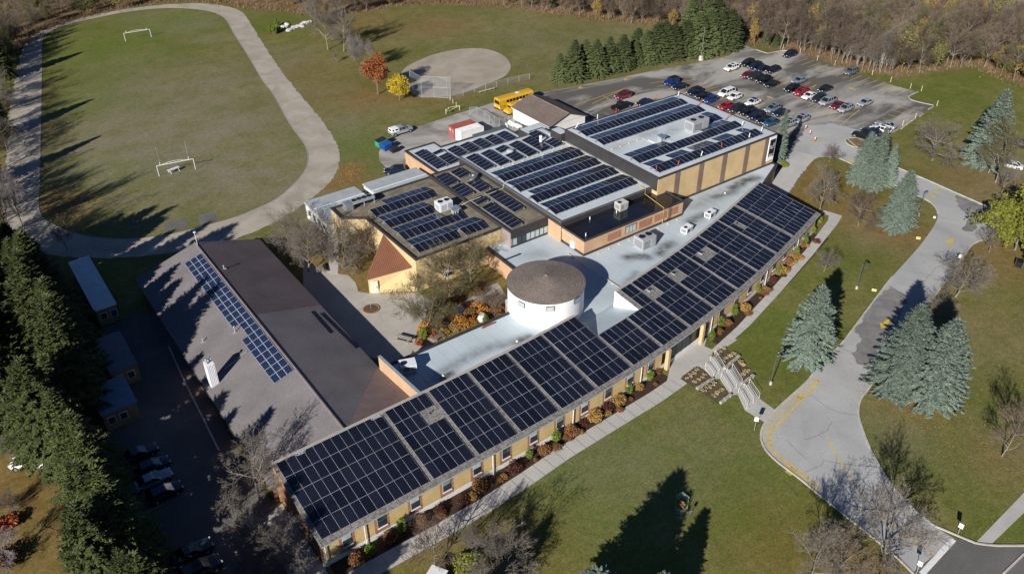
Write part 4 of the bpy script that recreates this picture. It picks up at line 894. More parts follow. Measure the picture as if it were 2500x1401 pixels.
# solar arrays, one per facet
sp = math.atan2(WZ1-WZ0, WD); cs, ss = math.cos(sp), math.sin(sp)
ORD = ['nearest the brick end wall','second from the brick end wall','third from the brick end wall','fourth from the brick end wall','fifth from the brick end wall','just left of the roof notch','below the roof notch, left part','right of the roof notch','with a small skylight, next to the notch','with a skylight gap, second past the notch','with the largest skylight gap','without gaps, between the gapped ones','with a vent gap, second from the far end','at the far end of the curve']
SKIP = {1: [(1,3),(1,4)], 8: [(1,0),(1,1)], 9: [(1,0),(1,1)], 10: [(1,1),(1,2),(1,3)], 12: [(1,1)]}
for i in range(NS):
    L = WLEN[i]; nc = 12 if i == 0 else (9 if i == NS-1 else 5); st = (L-(.68 if 0 < i < NS-1 else .8))/nc; wsc = (st-.012)/PW
    ctr = wp(i, L/2, WD/2); a = thing('solar_array', 'solar panels on the curved roof, section '+ORD[i], 'solar panels', ctr, 0, 'solar arrays on the curved roof')
    u0 = (L-nc*st)/2-(.08 if 0 < i < 13 else 0)+(.05 if i == 0 else 0)
    ex = (*WU[i], 0); ey = (WV[i][0]*cs, WV[i][1]*cs, ss); nz = Vector((-WV[i][0]*ss, -WV[i][1]*ss, cs))
    for r in range(5):           # r = 0 is the row at the ridge
        v = .70+(PL+.014)*cs*(4-r+.5)
        for c in range(nc):
            if (r, c) in SKIP.get(i, ()): continue
            if i == 6 and r < 2: continue
            if i == 7 and r < 2 and c < 3: continue
            u = u0+st*(c+.5)
            sh = (v-WD/2)/WD*0.0
            p = Vector(wp(i, u, v))+nz*.13; put_panel(a, p, ex, ey, wsc)
    mb = MB()
    for r in range(5):
        v = .70+(PL+.014)*cs*(4-r+.5)
        if i == 6 and r < 2: continue
        for dv in (-.6, .6):
            us = u0+(3*st if (i == 7 and r < 2) else 0)
            mb.tube([Vector(wp(i, us-.12, v+dv))+nz*.06, Vector(wp(i, u0+nc*st+.12, v+dv))+nz*.06], .028, 4)
    mb.build('racking', m_rack, a)
for i, (u, v, l) in {8: (1.4, 9.2, 1.2), 9: (1.4, 9.2, 1.2), 10: (3.0, 9.3, 1.6)}.items():
    mb = MB(); o = Vector(wp(i, u, v)); 
    mb.obox(o+Vector((0,0,.08)), .75, .5*l*1.2, .22, math.atan2(WU[i][1], WU[i][0])); sk = mb.build('skylight', m_galv, wing)
    MB().obox(o+Vector((0,0,.2)), .6, .5*l, .03, math.atan2(WU[i][1], WU[i][0])).build('pane', m_glass, sk)
for i, u, v in ((1, 5.0, 8.8), (12, 2.0, 9.1)):
    o = wp(i, u, v); mb = MB(); mb.cyl(o[0], o[1], o[2]-.05, o[2]+.5, .06, .06, 8); mb.build('vent_pipe', m_black2, wing)
# coils of rope left on the ridge
for j, (px_, n_) in enumerate((((735,1104), 3), ((918,1018), 4))):
    c = at(px_[0], px_[1], 6.65); mb = MB()
    for q in range(n_):
        cx, cy = c[0]+q*.32-.4, c[1]-.15+RNG.uniform(-.1,.1); mb.tube([(cx+.28*math.cos(t_)*(1+.2*math.sin(3*t_)), cy+.16*math.sin(t_), 6.70+.02*q) for t_ in np.linspace(0, 6.4, 14)], .025, 4)
    o = mb.build('rope_coil', M('rope', (.6,.66,.7))); tag(o, ['short pale rope coil on the ridge near the brick end','longer pale rope tangle on the ridge by the ribbed roof'][j], 'rope', 'ropes on the ridge')

# ------------------------------------------------------------------ solar arrays on the flat roofs
zg = ZG-.145
ew_row('solar row on the gymnasium roof, farthest from the curved wing', 101.3, 25, 114.65, zg)
ew_row('second solar row on the gymnasium roof, behind the big air handler', 101.3, 25, 109.6, zg)
ew_row('short run of three solar panels beside the big air handler', 126.1, 3, 104.5, zg)
ew_row('solar row on the gymnasium roof just in front of the air handler', 101.4, 25, 99.65, zg, None, set(range(0,9))|{17,18,19,20,21,22,23})
ew_row('front solar row on the gymnasium roof by the stanchions', 101.6, 25, 94.6, zg, None, set(range(0,3))|{5,6,7,8}|{10,11,12,13,14}|{16,17,18,19}|{22,23})
zb = ZB-.145
for y, l, nn2, ff in ((112.2,'solar row on the classroom block, farthest from the black roof',None,None),(107.25,'second solar row on the classroom block',None,None),(102.2,'third solar row on the classroom block, one panel short',{*range(17)},{*range(0,17)}-{0}),(97.0,'solar row on the classroom block beside the black roof',None,None)):
    ew_row(l, 79.5, 17, y, zb, nn2, ff)
for x, y, n_, l, sk in ((79.4,118.2,6,'tilted solar table at the left edge of the classroom roof',()),(82.8,118.0,6,'tilted solar table left of the round roof vent',()),(86.2,117.9,3,'small tilted solar table in front of the round vent',()),(86.2,122.6,2,'two-panel solar table behind the round vent',()),(89.6,118.0,6,'tilted solar table right of the round roof vent',()),(93.0,118.2,6,'tilted solar table left of the white vent stack',()),(96.2,118.2,3,'three-panel solar table near the gymnasium wall',()),(95.8,123.2,3,'solar table behind the white vent stack',())):
    s_table(l, x, y, n_, zb, sk)
za = ZA-.29
s_table('long solar table along the cream end wall of the rear block', 76.0, 130.2, 8, za); s_table('solar table in two pieces on the rear block', 79.1, 130.4, 6, za, (4,))
for k in range(5): s_table(['rear block solar table, third from the cream wall','rear block solar table, fourth from the cream wall','rear block solar table, in the middle','rear block solar table, next to last','rear block solar table at the far end'][k], 82.4+k*3.13, 132.3, 4, za)
zd = ZD-.29
for x, y, n_, l in ((71.2,118.5,4,'solar table at the rear corner of the corridor roof'),(74.7,119.8,3,'three-panel solar table beside the metal turbine vent'),(71.2,113.2,4,'solar table left of the turbine vent, second pair'),(74.7,113.0,4,'solar table in front of the turbine vent'),(71.6,109.2,2,'two-panel solar table midway on the corridor roof'),(75.2,103.2,8,'long solar table on the corridor roof beside the classroom block'),(71.6,99.0,8,'long solar table on the corridor roof above the windows')):
    s_table(l, x, y, n_, zd)
zc = ZC-.29
ew_row('library roof solar row, farthest from the porch', 55.2, 11, 116.9, zc, None, set(range(3,11)))
ew_row('library roof solar row left of the heat pump', 55.3, 8, 111.9, zc)
ew_row('library roof solar row in front of the heat pump', 55.3, 11, 106.95, zc, None, set(range(0,8)))
ew_row('library roof solar row along the courtyard edge, one panel missing', 55.2, 12, 102.0, zc, set(range(12))-{7}, set(range(12)))

# ------------------------------------------------------------------ roof plant
def hvac(label, c, sx, sy, sz, z, rz=0, mat=None, fans=2, curb=.35, duct=False):
    t = thing('rooftop_unit', label, 'air unit', (c[0], c[1], z), rz, 'rooftop air units')
    mat = mat or m_grey
    MB().box(-sx/2+.08, -sy/2+.08, 0, sx/2-.08, sy/2-.08, curb).build('curb', m_galv, t, local=True)
    mb = MB(); b_ = .06; mb.box(-sx/2, -sy/2, curb, sx/2, sy/2, curb+sz-.05); mb.box(-sx/2-.04, -sy/2-.04, curb+sz-.05, sx/2+.04, sy/2+.04, curb+sz); mb.build('cabinet', mat, t, local=True)
    for k in range(fans):
        fx = -sx/2+sx*(k+.5)/max(fans, 2); m2 = MB(); m2.lathe((fx, 0 if fans < 3 else (sy*.2 if k % 2 else -sy*.2), curb+sz), [(min(sx, sy)*.24, 0), (min(sx, sy)*.25, .09), (min(sx, sy)*.22, .09), (min(sx, sy)*.2, .03)], 14); m2.build('fan', m_black2, t, local=True)
    m2 = MB()
    for k in range(6): m2.box(-sx/2-.025, -sy*.4, curb+.15+k*sz*.12, -sx/2-.005, sy*.4, curb+.15+k*sz*.12+.06)
    for k in range(6): m2.box(-sx*.4, -sy/2-.025, curb+.15+k*sz*.12, sx*.05, -sy/2-.005, curb+.15+k*sz*.12+.06)
    m2.build('louvre', m_black2, t, local=True)
    MB().box(sx*.12, -sy/2-.03, curb+.1, sx*.42, -sy/2-.004, curb+sz*.85).build('access_door', m_galv, t, local=True)
    if duct: MB().box(sx/2, -sy*.3, curb*.6, sx/2+.7, sy*.3, curb+sz*.55).build('hood', m_galv, t, local=True)
    return t
hvac('large grey air handler on the gymnasium roof', (121.2,104.2), 4.4, 2.4, 1.9, zg, 0, m_grey, 2, .5, True)
mb = MB(); 
tv = thing('roof_fan', 'square galvanised exhaust fan on a pale curb, gymnasium roof', 'roof fan', (111.6,104.3,zg))
MB().box(109.9,103.4,zg,113.4,106.2,zg+.22).build('curb', m_tpo2, tv); mb = MB(); mb.hexa([(111.2,103.9,zg+.2),(112.1,103.9,zg+.2),(112.1,104.8,zg+.2),(111.2,104.8,zg+.2)], [(111.1,103.8,zg+1.1),(112.2,103.8,zg+1.1),(112.2,104.9,zg+1.1),(111.1,104.9,zg+1.1)]); mb.build('housing', m_galv, tv); MB().box(110.9,103.6,zg+1.1,112.4,105.1,zg+1.25).build('cap', M('sky_steel',(.5,.56,.6),rough=.25,metal=.7), tv)
hvac('pale air unit on the black penthouse roof', at2(1516,511,ZP-.28), 1.9, 1.5, 1.25, ZP-.28, 0, M('pale_unit',(.55,.53,.48),var=.06), 1, .3)
hvac('big two-tone air handler on the low roof below the penthouse', at2(1573,600,ZL), 3.0, 2.3, 1.9, ZL-.1, 0, m_grey, 2, .3, True)
hvac('small white air unit on the low roof, third from the gymnasium end', at2(1676,565,ZL), 2.0, 1.25, .95, ZL-.1, R(12), m_whitemet, 1, .2)
hvac('small white air unit on the low roof, nearest the gymnasium end', at2(1733,528,ZL), 2.0, 1.25, .95, ZL-.1, R(12), m_whitemet, 1, .2)
t = hvac('six-sided white air unit in the shadow of the brick wing wall', at2(997,905,ZL), 2.2, 1.7, 1.1, ZL-.1, R(-20), m_whitemet, 1, .5)
hvac('white and blue heat pump on the library roof', (66.3,112.2), 2.6, 1.9, 1.5, zc, 0, m_whitemet, 2, .25)
mb = MB(); t = thing('exhaust_fan', 'galvanised blue-topped exhaust fan with pipes on the library roof', 'roof fan', (67.2,109.9,zc)); mb.box(66.7,109.4,zc,67.7,110.4,zc+.9); mb.build('housing', m_galv, t); MB().box(66.4,109.1,zc+.9,68.0,110.7,zc+1.1).build('cap', MATS['sky_steel'], t)
mb = MB(); 
for q in range(3): mb.tube([(66.2+q*.5,109.0,zc),(66.2+q*.5,108.9,zc+.8),(66.6+q*.5,109.2,zc+1.0)], .09, 6)
mb.build('pipe', m_galv, t)
# long condenser rack
c0 = (56.0,122.2); t = thing('condenser_rack', 'long open condenser rack with three fans on the library roof edge', 'air unit', (c0[0], c0[1], zc))
MB().box(51.9,121.4,zc+.1,53.2,122.9,zc+1.5).build('cabinet', MATS['sky_steel'], t)
mb = MB(); mb.box(53.2,121.4,zc+1.1,57.6,122.9,zc+1.5); mb.build('fan_deck', m_galv, t)
for x in (53.3,55.4,57.4):
    for y in (121.5,122.7): MB().box(x,y,zc,x+.12,y+.12,zc+1.1).build('leg', m_galv, t)
for k in range(4):
    m2 = MB(); m2.lathe((53.8+k*1.0,122.15,zc+1.5), [(.42,0),(.42,.12),(.36,.12),(.34,.02)], 14); m2.build('fan', m_black2, t)
# round vents, stacks, turbine
t = thing('round_vent', 'squat round grey vent on the classroom roof', 'roof vent', (87.9,121.9,zb)); mb = MB(); mb.lathe((87.9,121.9,zb), [(.5,0),(.5,.3)], 18); mb.build('base', m_galv, t); mb = MB(); mb.lathe((87.9,121.9,zb+.3), [(.75,0),(.78,.15),(.6,.35),(.2,.45)], 20); mb.build('hood', m_grey, t, smooth=True)
t = thing('vent_stack', 'white vertical vent stack near the gymnasium wall', 'roof vent', (95.3,121.6,zb)); mb = MB(); mb.cyl(95.3,121.6,zb,zb+1.5,.28,.28,14); mb.build('pipe', m_whitemet, t); mb = MB(); mb.cyl(95.3,121.6,zb+1.55,zb+1.7,.36,.3,14); mb.build('cap', m_white, t)
t = thing('turbine_vent', 'shiny round turbine vent on the corridor roof', 'roof vent', (76.6,117.9,zd)); MB().box(76.0,117.3,zd,77.2,118.5,zd+.15).build('curb', m_galv, t); mb = MB(); mb.lathe((76.6,117.9,zd+.15), [(.4,0),(.4,.4),(.6,.5),(.62,1.0),(.45,1.25),(.1,1.35)], 16); mb.build('head', M('bright_steel',(.6,.6,.6),rough=.22,metal=.9,var=.1), t)
for k, (p, z, l) in enumerate((((1440,536),ZP-.28,'thin white vent pipe on the black roof'),((1505,520),ZP-.28,'short white vent beside the black-roof unit'),((1430,576),ZP-.28,'small hooked vent at the black roof corner'),((1082,917),ZL-.1,'small round white roof drain dome near the wing wall'),((1262,833),ZL-.1,'small roof drain dome near the round hall'),((1770,472),ZL-.1,'white drain dome on the stained low roof'))):
    x, y = at2(*p, z); mb = MB(); mb.cyl(x, y, z, z+(.55 if z > 5 else .14), .08 if z > 5 else .2, .08 if z > 5 else .12, 10); o = mb.build('roof_pipe', m_white); tag(o, l, 'roof vent')
# pipes on roofs
def pipe(label, pts, r, mat, blocks=True):
    t = thing('roof_pipe_run', label, 'pipe', pts[0]); mb = MB(); mb.tube(pts, r, 6); mb.build('pipe', mat, t)
    if blocks:
        mb = MB()
        for a, b in zip(pts[:-1], pts[1:]):
            if abs(a[2]-b[2]) > .2: continue
            L = math.dist(a, b)
            for k in range(int(L/2.2)):
                q = Vector(a).lerp(Vector(b), (k+.5)/max(1, int(L/2.2))); mb.box(q.x-.14, q.y-.14, q.z-.18, q.x+.14, q.y+.14, q.z-.05)
        if mb.v: mb.build('support_blocks', m_pipeC, t)
    return t
pipe('yellow gas pipe over the black penthouse roof and down its face', [(98.2,96.0,zb+.25),(98.2,94.3,zb+.3),(98.2,94.4,ZP+.15),(97.2,88.5,ZP+.15),(97.2,88.5,ZL+.1)], .055, m_pipeY, False)
pipe('cream gas pipe along the gymnasium side of the classroom roof', [(99.3,96.2,zb+.2),(99.3,125.0,zb+.2)], .045, m_pipeC)
pipe('cream pipe crossing the gymnasium roof to the fan', [(100.4,107.4,zg+.2),(109.3,107.4,zg+.2),(110.0,104.2,zg+.2)], .045, m_pipeC)
pipe('pale gas pipe run across the low roof from penthouse to notch', [(*at2(1386,620,ZL), ZL+.12),(*at2(1535,718,ZL), ZL+.12),(*at2(1505,735,ZL), ZL+.12)], .05, m_pipeC)
pipe('thin pipe line along the foot of the penthouse', [(80.5,87.9,ZL+.1),(101.5,87.9,ZL+.1)], .035, m_pipeC)
pipe('cream pipe between library roof and corridor roof', [(68.5,110.9,zc+.25),(70.4,110.9,ZD+.1),(78.6,111.3,ZD+.1),(78.7,111.3,ZB+.1),(79.5,111.3,ZB+.1)], .05, m_pipeC, False)
pipe('short yellow pipe by the shaded air unit', [(*at2(1028,916,ZL), ZL+.1),(*at2(1056,945,ZL), ZL+.1)], .05, m_pipeY)
pipe('cream pipe across the classroom roof in front of the tilted tables', [(79.3,117.3,zb+.2),(98.4,117.2,zb+.2)], .04, m_pipeC)
# white disconnect box with conduit on the penthouse end
t = thing('electrical_box', 'white electrical box on the end wall of the penthouse', 'electrical box', (78.9,91.2,4.2)); MB().box(78.55,90.8,3.9,78.98,91.8,5.1).build('cabinet', m_whitemet, t); mb = MB(); mb.tube([(78.85,91.3,5.1),(78.85,91.3,5.6),(78.85,96.0,5.9)], .04, 6); mb.build('conduit', m_white, t)
# ladder at the penthouse
t = thing('roof_ladder', 'black steel ladder with hoops up the penthouse face', 'ladder', (98.6,88.5,ZL))
for x in (98.4,98.95): MB().tube([(x,88.45,ZL),(x,88.45,ZP+1.0),(x,89.1,ZP+1.0),(x,89.2,ZP+.1)], .03, 5).build('rail', m_black2, t)
for k in range(10): MB().tube([(98.4,88.45,ZL+.3+k*.33),(98.95,88.45,ZL+.3+k*.33)], .02, 4).build('rung', m_black2, t)
# red and white roof-edge stanchions
m_red = M('safety_red', (.45,.07,.05), rough=.5)
SPOTS = [((1503,277),0),((1553,263),0),((1600,243),0),((1655,236),1),((1458,292),1),((1403,316),1),((1705,258),0),((1773,292),0),((1811,309),1),((1859,322),1),((1828,338),1),((1762,362),0),((1711,383),1),((1655,405),0),((1603,418),0)]
for k, (p, wh) in enumerate(SPOTS):
    x, y = at2(p[0], p[1], zg); t = thing('warning_stanchion', 'red and white warning stanchion on the gymnasium roof edge', 'stanchion', (x, y, zg), 0, 'roof edge stanchions')
    lean = RNG.uniform(-.25, .25) if k not in (6,7,5) else .9
    MB().tube([(0,0,0),(lean*.55,0,.55)], .075, 8).build('lower_tube', m_white if wh else m_red, t, local=True); MB().tube([(lean*.55,0,.55),(lean*1.1,0,1.1)], .075, 8).build('upper_tube', m_red if not wh else m_white, t, local=True)
    MB().box(-.2,-.2,0,.2,.2,.06).build('base', m_black2, t, local=True)
# ------------------------------------------------------------------ vegetation meshes
def np_mesh(name, V, F, mats, mi=None, smooth=False):
    V = np.asarray(V, np.float32); F = np.asarray(F, np.int32); k = F.shape[1]
    me = bpy.data.meshes.new(name); me.vertices.add(len(V)); me.vertices.foreach_set('co', V.ravel())
    me.loops.add(F.size); me.loops.foreach_set('vertex_index', F.ravel()); me.polygons.add(len(F)); me.polygons.foreach_set('loop_start', np.arange(0, F.size, k)); me.polygons.foreach_set('loop_total', np.full(len(F), k))
    for m in (mats if isinstance(mats, list) else [mats]): me.materials.append(m)
    if mi is not None: me.polygons.foreach_set('material_index', np.asarray(mi, np.int32))
    if smooth: me.polygons.foreach_set('use_smooth', np.ones(len(F), bool))
    me.update(calc_edges=True); return me
def seg_tubes(segs, n=3):
    """segs: list of (p0, p1, r0, r1) -> prism tubes"""
    A = np.array([s[0] for s in segs]); B = np.array([s[1] for s in segs]); r0 = np.array([s[2] for s in segs]); r1 = np.array([s[3] for s in segs])
    d = B-A; d /= np.linalg.norm(d, axis=1)[:, None]+1e-9
    ref = np.where(np.abs(d[:, 2:3]) < .9, [[0, 0, 1.]], [[1., 0, 0]]); u = np.cross(d, ref); u /= np.linalg.norm(u, axis=1)[:, None]+1e-9; v = np.cross(d, u)
    V = []; 
    for P, r in ((A, r0), (B, r1)):
        for k in range(n):
            t = 2*math.pi*k/n; V.append(P+(u*math.cos(t)+v*math.sin(t))*r[:, None])
    V = np.stack(V, 1).reshape(-1, 3); o = np.arange(len(segs))[:, None]*2*n
    F = np.concatenate([o+np.array([[k, (k+1) % n, n+(k+1) % n, n+k]]) for k in range(n)], 0)
    return V, F
def rot_about(v, ax, a):
    ax = ax/np.linalg.norm(ax); return v*math.cos(a)+np.cross(ax, v)*math.sin(a)+ax*(ax@v)*(1-math.cos(a))
def gen_bare(seed, h=10., spread=1.0, up=.25, limbs=9, fork=.3, twig=4, multi=1, r0=None):
    rg = np.random.default_rng(seed); big, fine = [], []; r0 = r0 or h*.021
    def grow(p, d, L, r, lev, ns):
        pts = [p]; sl = L/ns
        for k in range(ns):
            d = d+rg.normal(0, .13 if lev else .05, 3)+np.array([0, 0, up*(.18 if lev else .1)]); d /= np.linalg.norm(d)
            q = p+d*sl; ra, rb = r*(1-.62*k/ns), r*(1-.62*(k+1)/ns)
            (big if lev < 2 else fine).append((p, q, ra, rb)); p = q; pts.append(p)
            if lev < 4:
                nc = [0, 2, 3, 2, 0][lev] if lev else 0
                if lev == 3: nc = 2
                for _ in range(nc):
                    if k == 0 and lev == 1: continue
                    ax = np.cross(d, rg.normal(0, 1, 3)); nd = rot_about(d, ax, rg.uniform(.45, .95)); nd = nd/np.linalg.norm(nd)
                    grow(q, nd, L*rg.uniform(.36, .58), max(.015, rb*.62), lev+1, [4, 4, 3, 2, 1][lev+1])
        if 0 < lev < 4:
            for _ in range(2): 
                nd = d+rg.normal(0, .3, 3); nd /= np.linalg.norm(nd); grow(p, nd, L*.45, max(.015, r*.38), lev+1, [4, 4, 3, 2, 1][lev+1])
        return pts
    for m in range(multi):
        d0 = np.array([rg.normal(0, .05), rg.normal(0, .05), 1.]) if multi == 1 else np.array([.35*math.cos(m*2.4), .35*math.sin(m*2.4), 1.])
        d0 /= np.linalg.norm(d0); tp = grow(np.zeros(3), d0, h*(fork if multi == 1 else fork*.7), r0, 0, 4)
        p, top = tp[-1], tp[-1]
        # leader and limbs
        L0 = h*(1-fork)
        lead = grow(top, d0, L0*.72, r0*.5, 1, 5)
        for k in range(limbs):
            a = k*2.399+rg.uniform(-.3, .3); tt = rg.uniform(0, 1)**1.2; org = top+(lead[min(3, int(tt*4))]-top)*.9 if k > 2 else tp[-1]-d0*rg.uniform(0, .12)*h
            el = rg.uniform(.35, .9); d = np.array([math.cos(a)*spread, math.sin(a)*spread, el]); d /= np.linalg.norm(d)
            grow(org, d, L0*rg.uniform(.42, .6)*(1-.35*tt), r0*.42, 1, 4)
    Vb, Fb = seg_tubes(big, 5); Vf, Ff = seg_tubes(fine, 3)
    sc = h/max(Vf[:, 2].max(), 1e-3); 
    return (Vb*sc, Fb), (Vf*sc, Ff)
def gen_spruce(seed, h=12., Rr=3.4, dens=1.0, tuft=1.0, low=.03, taper=.85):
    rg = np.random.default_rng(seed); V, F = [], []; segs = [(np.zeros(3), np.array([0, 0, h*.5]), h*.014, h*.009), (np.array([0, 0, h*.5]), np.array([0, 0, h]), h*.009, .01)]
    z = h*low; a = 0; quads = []
    lob = rg.uniform(0, 6.28, 4)
    while z < h*.985:
        t = z/h; nb = 6 if t < .8 else 5
        for k in range(nb):
            a += 2.399; az = a+rg.normal(0, .15)
            lobe = 1+.07*math.sin(2*az+lob[0])+.06*math.sin(5*az+lob[1]+z*.8)+.06*math.sin(3*az+lob[2]-z*1.3)
            L = (Rr*(1-t)**taper+.10)*rg.uniform(.74, 1.08)*lobe*(.72+.28*min(1, t/.14))
            if rg.random() < .05: L *= .45
            sl = -.32+.95*t+rg.normal(0, .13); d = np.array([math.cos(az), math.sin(az), sl]); d /= np.linalg.norm(d)
            p0 = np.array([0, 0, z+rg.uniform(-.28, .28)]); sd = np.array([-math.sin(az), math.cos(az), 0])
            segs.append((p0, p0+d*L*.8, .03, .008))
            n = max(4, int(L/.125*dens))
            for j in range(n):
                s = (j+.6)/n
                if s < .22 and L > 1: continue
                c = p0+d*L*s+np.array([0, 0, -.22*L*(s**2)*(1-t)+.10*L*s**3])
                for sg in (-1, 1):
                    wl = (.24+.30*(1-s))*min(1.0, L*.6+.2)*rg.uniform(.75, 1.25)*tuft
                    dd = d*rg.uniform(.5, .9)+sd*sg*rg.uniform(.6, 1.0)+np.array([0, 0, rg.uniform(-.45, .12)]); dd /= np.linalg.norm(dd)
                    w = np.cross(dd, np.array([rg.normal(0, .4), rg.normal(0, .4), 1])); w /= np.linalg.norm(w); ww = wl*.33
                    m_ = c+dd*wl*.5+np.array([0, 0, .03]); e = c+dd*wl+np.array([0, 0, -.05])
                    quads.append((c, m_-w*ww, e, m_+w*ww))
            e = p0+d*L+np.array([0, 0, -.10*L*(1-t)])
            quads.append((e-d*.1, e+sd*.09+d*.1, e+d*.34*tuft, e-sd*.09+d*.1))
        z += h*.0145*(1.2-.5*t)/max(.6, dens)
    Q = np.array(quads).reshape(-1, 3); FQ = np.arange(len(Q)).reshape(-1, 4); tV, tF = seg_tubes(segs, 4)
    return (tV, tF), (Q, FQ)
def gen_leafy(seed, h=5., rx=2., z0=.25, n=3500, leaf=.22, shape='egg', hollow=.55, clumps=26, tight=1.0):
    rg = np.random.default_rng(seed)
    cl = []
    for k in range(clumps):
        v = rg.normal(0, 1, 3); v /= np.linalg.norm(v); cl.append((v*rg.uniform(.6, 1.15) if tight < 1 else v, rg.uniform(.22, .40)*tight))
    quads = []
    cz = h*(z0+(1-z0)/2); rz = h*(1-z0)/2
    for k in range(n):
        v, rr = cl[rg.integers(clumps)]; q = v*rg.uniform(hollow, .82)+rg.normal(0, 1, 3)*rr*.5
        l = np.linalg.norm(q)
        if l > 1.05: q = q/l*rg.uniform(.9, 1.05)
        if shape == 'cone': 
            tz = (q[2]+1)/2; f = (1-tz)**.7*.95+.12; c = np.array([q[0]*rx*f*1.1, q[1]*rx*f*1.1, cz+q[2]*rz])
        elif shape == 'col':
            f = 1-max(0, q[2])**2.5*.8; c = np.array([q[0]*rx*f, q[1]*rx*f, cz+q[2]*rz])
        else: 
            f = 1-.25*max(0, q[2]); c = np.array([q[0]*rx*f, q[1]*rx*f, cz+q[2]*rz])
        a = rg.normal(0, 1, 3); a /= np.linalg.norm(a); b = np.cross(a, rg.normal(0, 1, 3)); b /= np.linalg.norm(b); s = leaf*rg.uniform(.6, 1.3)
        quads.append((c-a*s*.5, c-b*s*.35, c+a*s*.5, c+b*s*.35))
    Q = np.array(quads).reshape(-1, 3); FQ = np.arange(len(Q)).reshape(-1, 4)
    segs = [(np.zeros(3), np.array([0, 0, cz]), h*.018, h*.01)]
    for k in range(14):
        v, rr = cl[k % clumps]; segs.append((np.array([0, 0, h*z0*rg.uniform(.6, 1.3)]), np.array([v[0]*rx*.7, v[1]*rx*.7, cz+v[2]*rz*.7]), h*.008, .01))
    tV, tF = seg_tubes(segs, 4); return (tV, tF), (Q, FQ)

def leaf_mat(name, c1, c2, rough=.8, objvar=.15, sc=2.2, trans=.0):
    m = bpy.data.materials.new(name); m.use_nodes = True; MATS[name] = m; t = m.node_tree; b = t.nodes['Principled BSDF']; b.inputs['Roughness'].default_value = rough; b.inputs['Specular IOR Level'].default_value = .2
    co = node(t, 'ShaderNodeTexCoord').outputs['Object']
    n = node(t, 'ShaderNodeTexNoise'); n.inputs['Scale'].default_value = sc; n.inputs['Detail'].default_value = 5; n.inputs['Roughness'].default_value = .8; t.links.new(co, n.inputs['Vector'])
    r = node(t, 'ShaderNodeValToRGB'); r.color_ramp.elements[0].position = .33; r.color_ramp.elements[1].position = .67; r.color_ramp.elements[0].color = (*c1, 1); r.color_ramp.elements[1].color = (*c2, 1); t.links.new(n.outputs['Fac'], r.inputs[0])
    oi = node(t, 'ShaderNodeObjectInfo'); mr = node(t, 'ShaderNodeMapRange'); mr.inputs[3].default_value = 1-objvar; mr.inputs[4].default_value = 1+objvar; t.links.new(oi.outputs['Random'], mr.inputs[0])
    mx = node(t, 'ShaderNodeVectorMath', operation='MULTIPLY'); t.links.new(r.outputs[0], mx.inputs[0]); t.links.new(mr.outputs[0], mx.inputs[1]); t.links.new(mx.outputs[0], b.inputs['Base Color']); return m
m_bark = M('bark_grey', (.20, .175, .145), var=.3, scale=2, space='obj', objvar=.15)
m_twig = M('twig_grey', (.185, .16, .132), var=.25, scale=1, space='obj', objvar=.15)
m_twigL = M('twig_lilac', (.27, .235, .24), var=.2, scale=1, space='obj')
m_twigB = M('twig_brown', (.16, .12, .088), var=.25, scale=1, space='obj', objvar=.25)
m_twigO = M('twig_olive', (.16, .145, .075), var=.3, scale=1, space='obj', objvar=.25)
m_barkP = M('bark_pale', (.36, .33, .28), var=.2, scale=2, space='obj')
m_ndB = leaf_mat('needles_blue', (.090, .132, .105), (.225, .278, .218), sc=1.6, objvar=.22)
m_ndG = leaf_mat('needles_green', (.072, .10, .038), (.145, .172, .068), sc=1.2, objvar=.3)
m_ndD = leaf_mat('needles_dark', (.045, .066, .020), (.115, .132, .042), sc=1.0, objvar=.2)
m_ndY = leaf_mat('needles_yellowgreen', (.11, .125, .018), (.215, .22, .035), sc=1.0)
m_lfO = leaf_mat('leaves_rust', (.24, .07, .022), (.34, .13, .045)); m_lfY = leaf_mat('leaves_gold', (.36, .25, .015), (.50, .37, .04))
m_lfG = leaf_mat('leaves_cedar', (.09, .14, .02), (.17, .22, .035)); m_lfB = leaf_mat('leaves_dry_brown', (.14, .06, .022), (.27, .14, .055)); m_lfM = leaf_mat('leaves_maroon', (.06, .02, .018), (.12, .045, .03))
m_lfGold = leaf_mat('leaves_tan_gold', (.26, .15, .04), (.38, .24, .07)); m_lfOl = leaf_mat('leaves_olive', (.09, .085, .03), (.17, .16, .06), objvar=.3)
def mk(gen, crown_mat, trunk_mat=None):
    (tv, tf), (cv, cf) = gen; return np_mesh('trunk', tv, tf, trunk_mat or m_bark), np_mesh('crown', cv, cf, crown_mat)
def recolor(pair, mat, tmat=None):
    a, b = pair; b2 = b.copy(); b2.materials.clear(); b2.materials.append(mat); a2 = a
    if tmat: a2 = a.copy(); a2.materials.clear(); a2.materials.append(tmat)
    return a2, b2
BARE = [mk(gen_bare(1, 10, 1.0, .25, 9, .28), m_twig), mk(gen_bare(2, 10, .75, .35, 10, .25), m_twig), mk(gen_bare(3, 10, 1.2, .15, 10, .2), m_twig), mk(gen_bare(4, 10, .55, .5, 10, .22), m_twig), mk(gen_bare(5, 10, 1.1, .2, 5, .15, multi=3), m_twig)]
SPR = [mk(gen_spruce(11, 12, 3.5, 1.35, 1.1, .03, .82), m_ndB), mk(gen_spruce(12, 12, 3.1, 1.15, 1.15, .03, .80), m_ndB), mk(gen_spruce(13, 12, 3.7, 1.35, 1.1, .02, .70), m_ndB), mk(gen_spruce(14, 12, 3.3, 1.1, 1.25, .04, .9), m_ndB), mk(gen_spruce(15, 12, 3.6, 1.4, 1.05, .02, .74), m_ndB)]
def norm_h(i): return 10.
TREE_N = {}
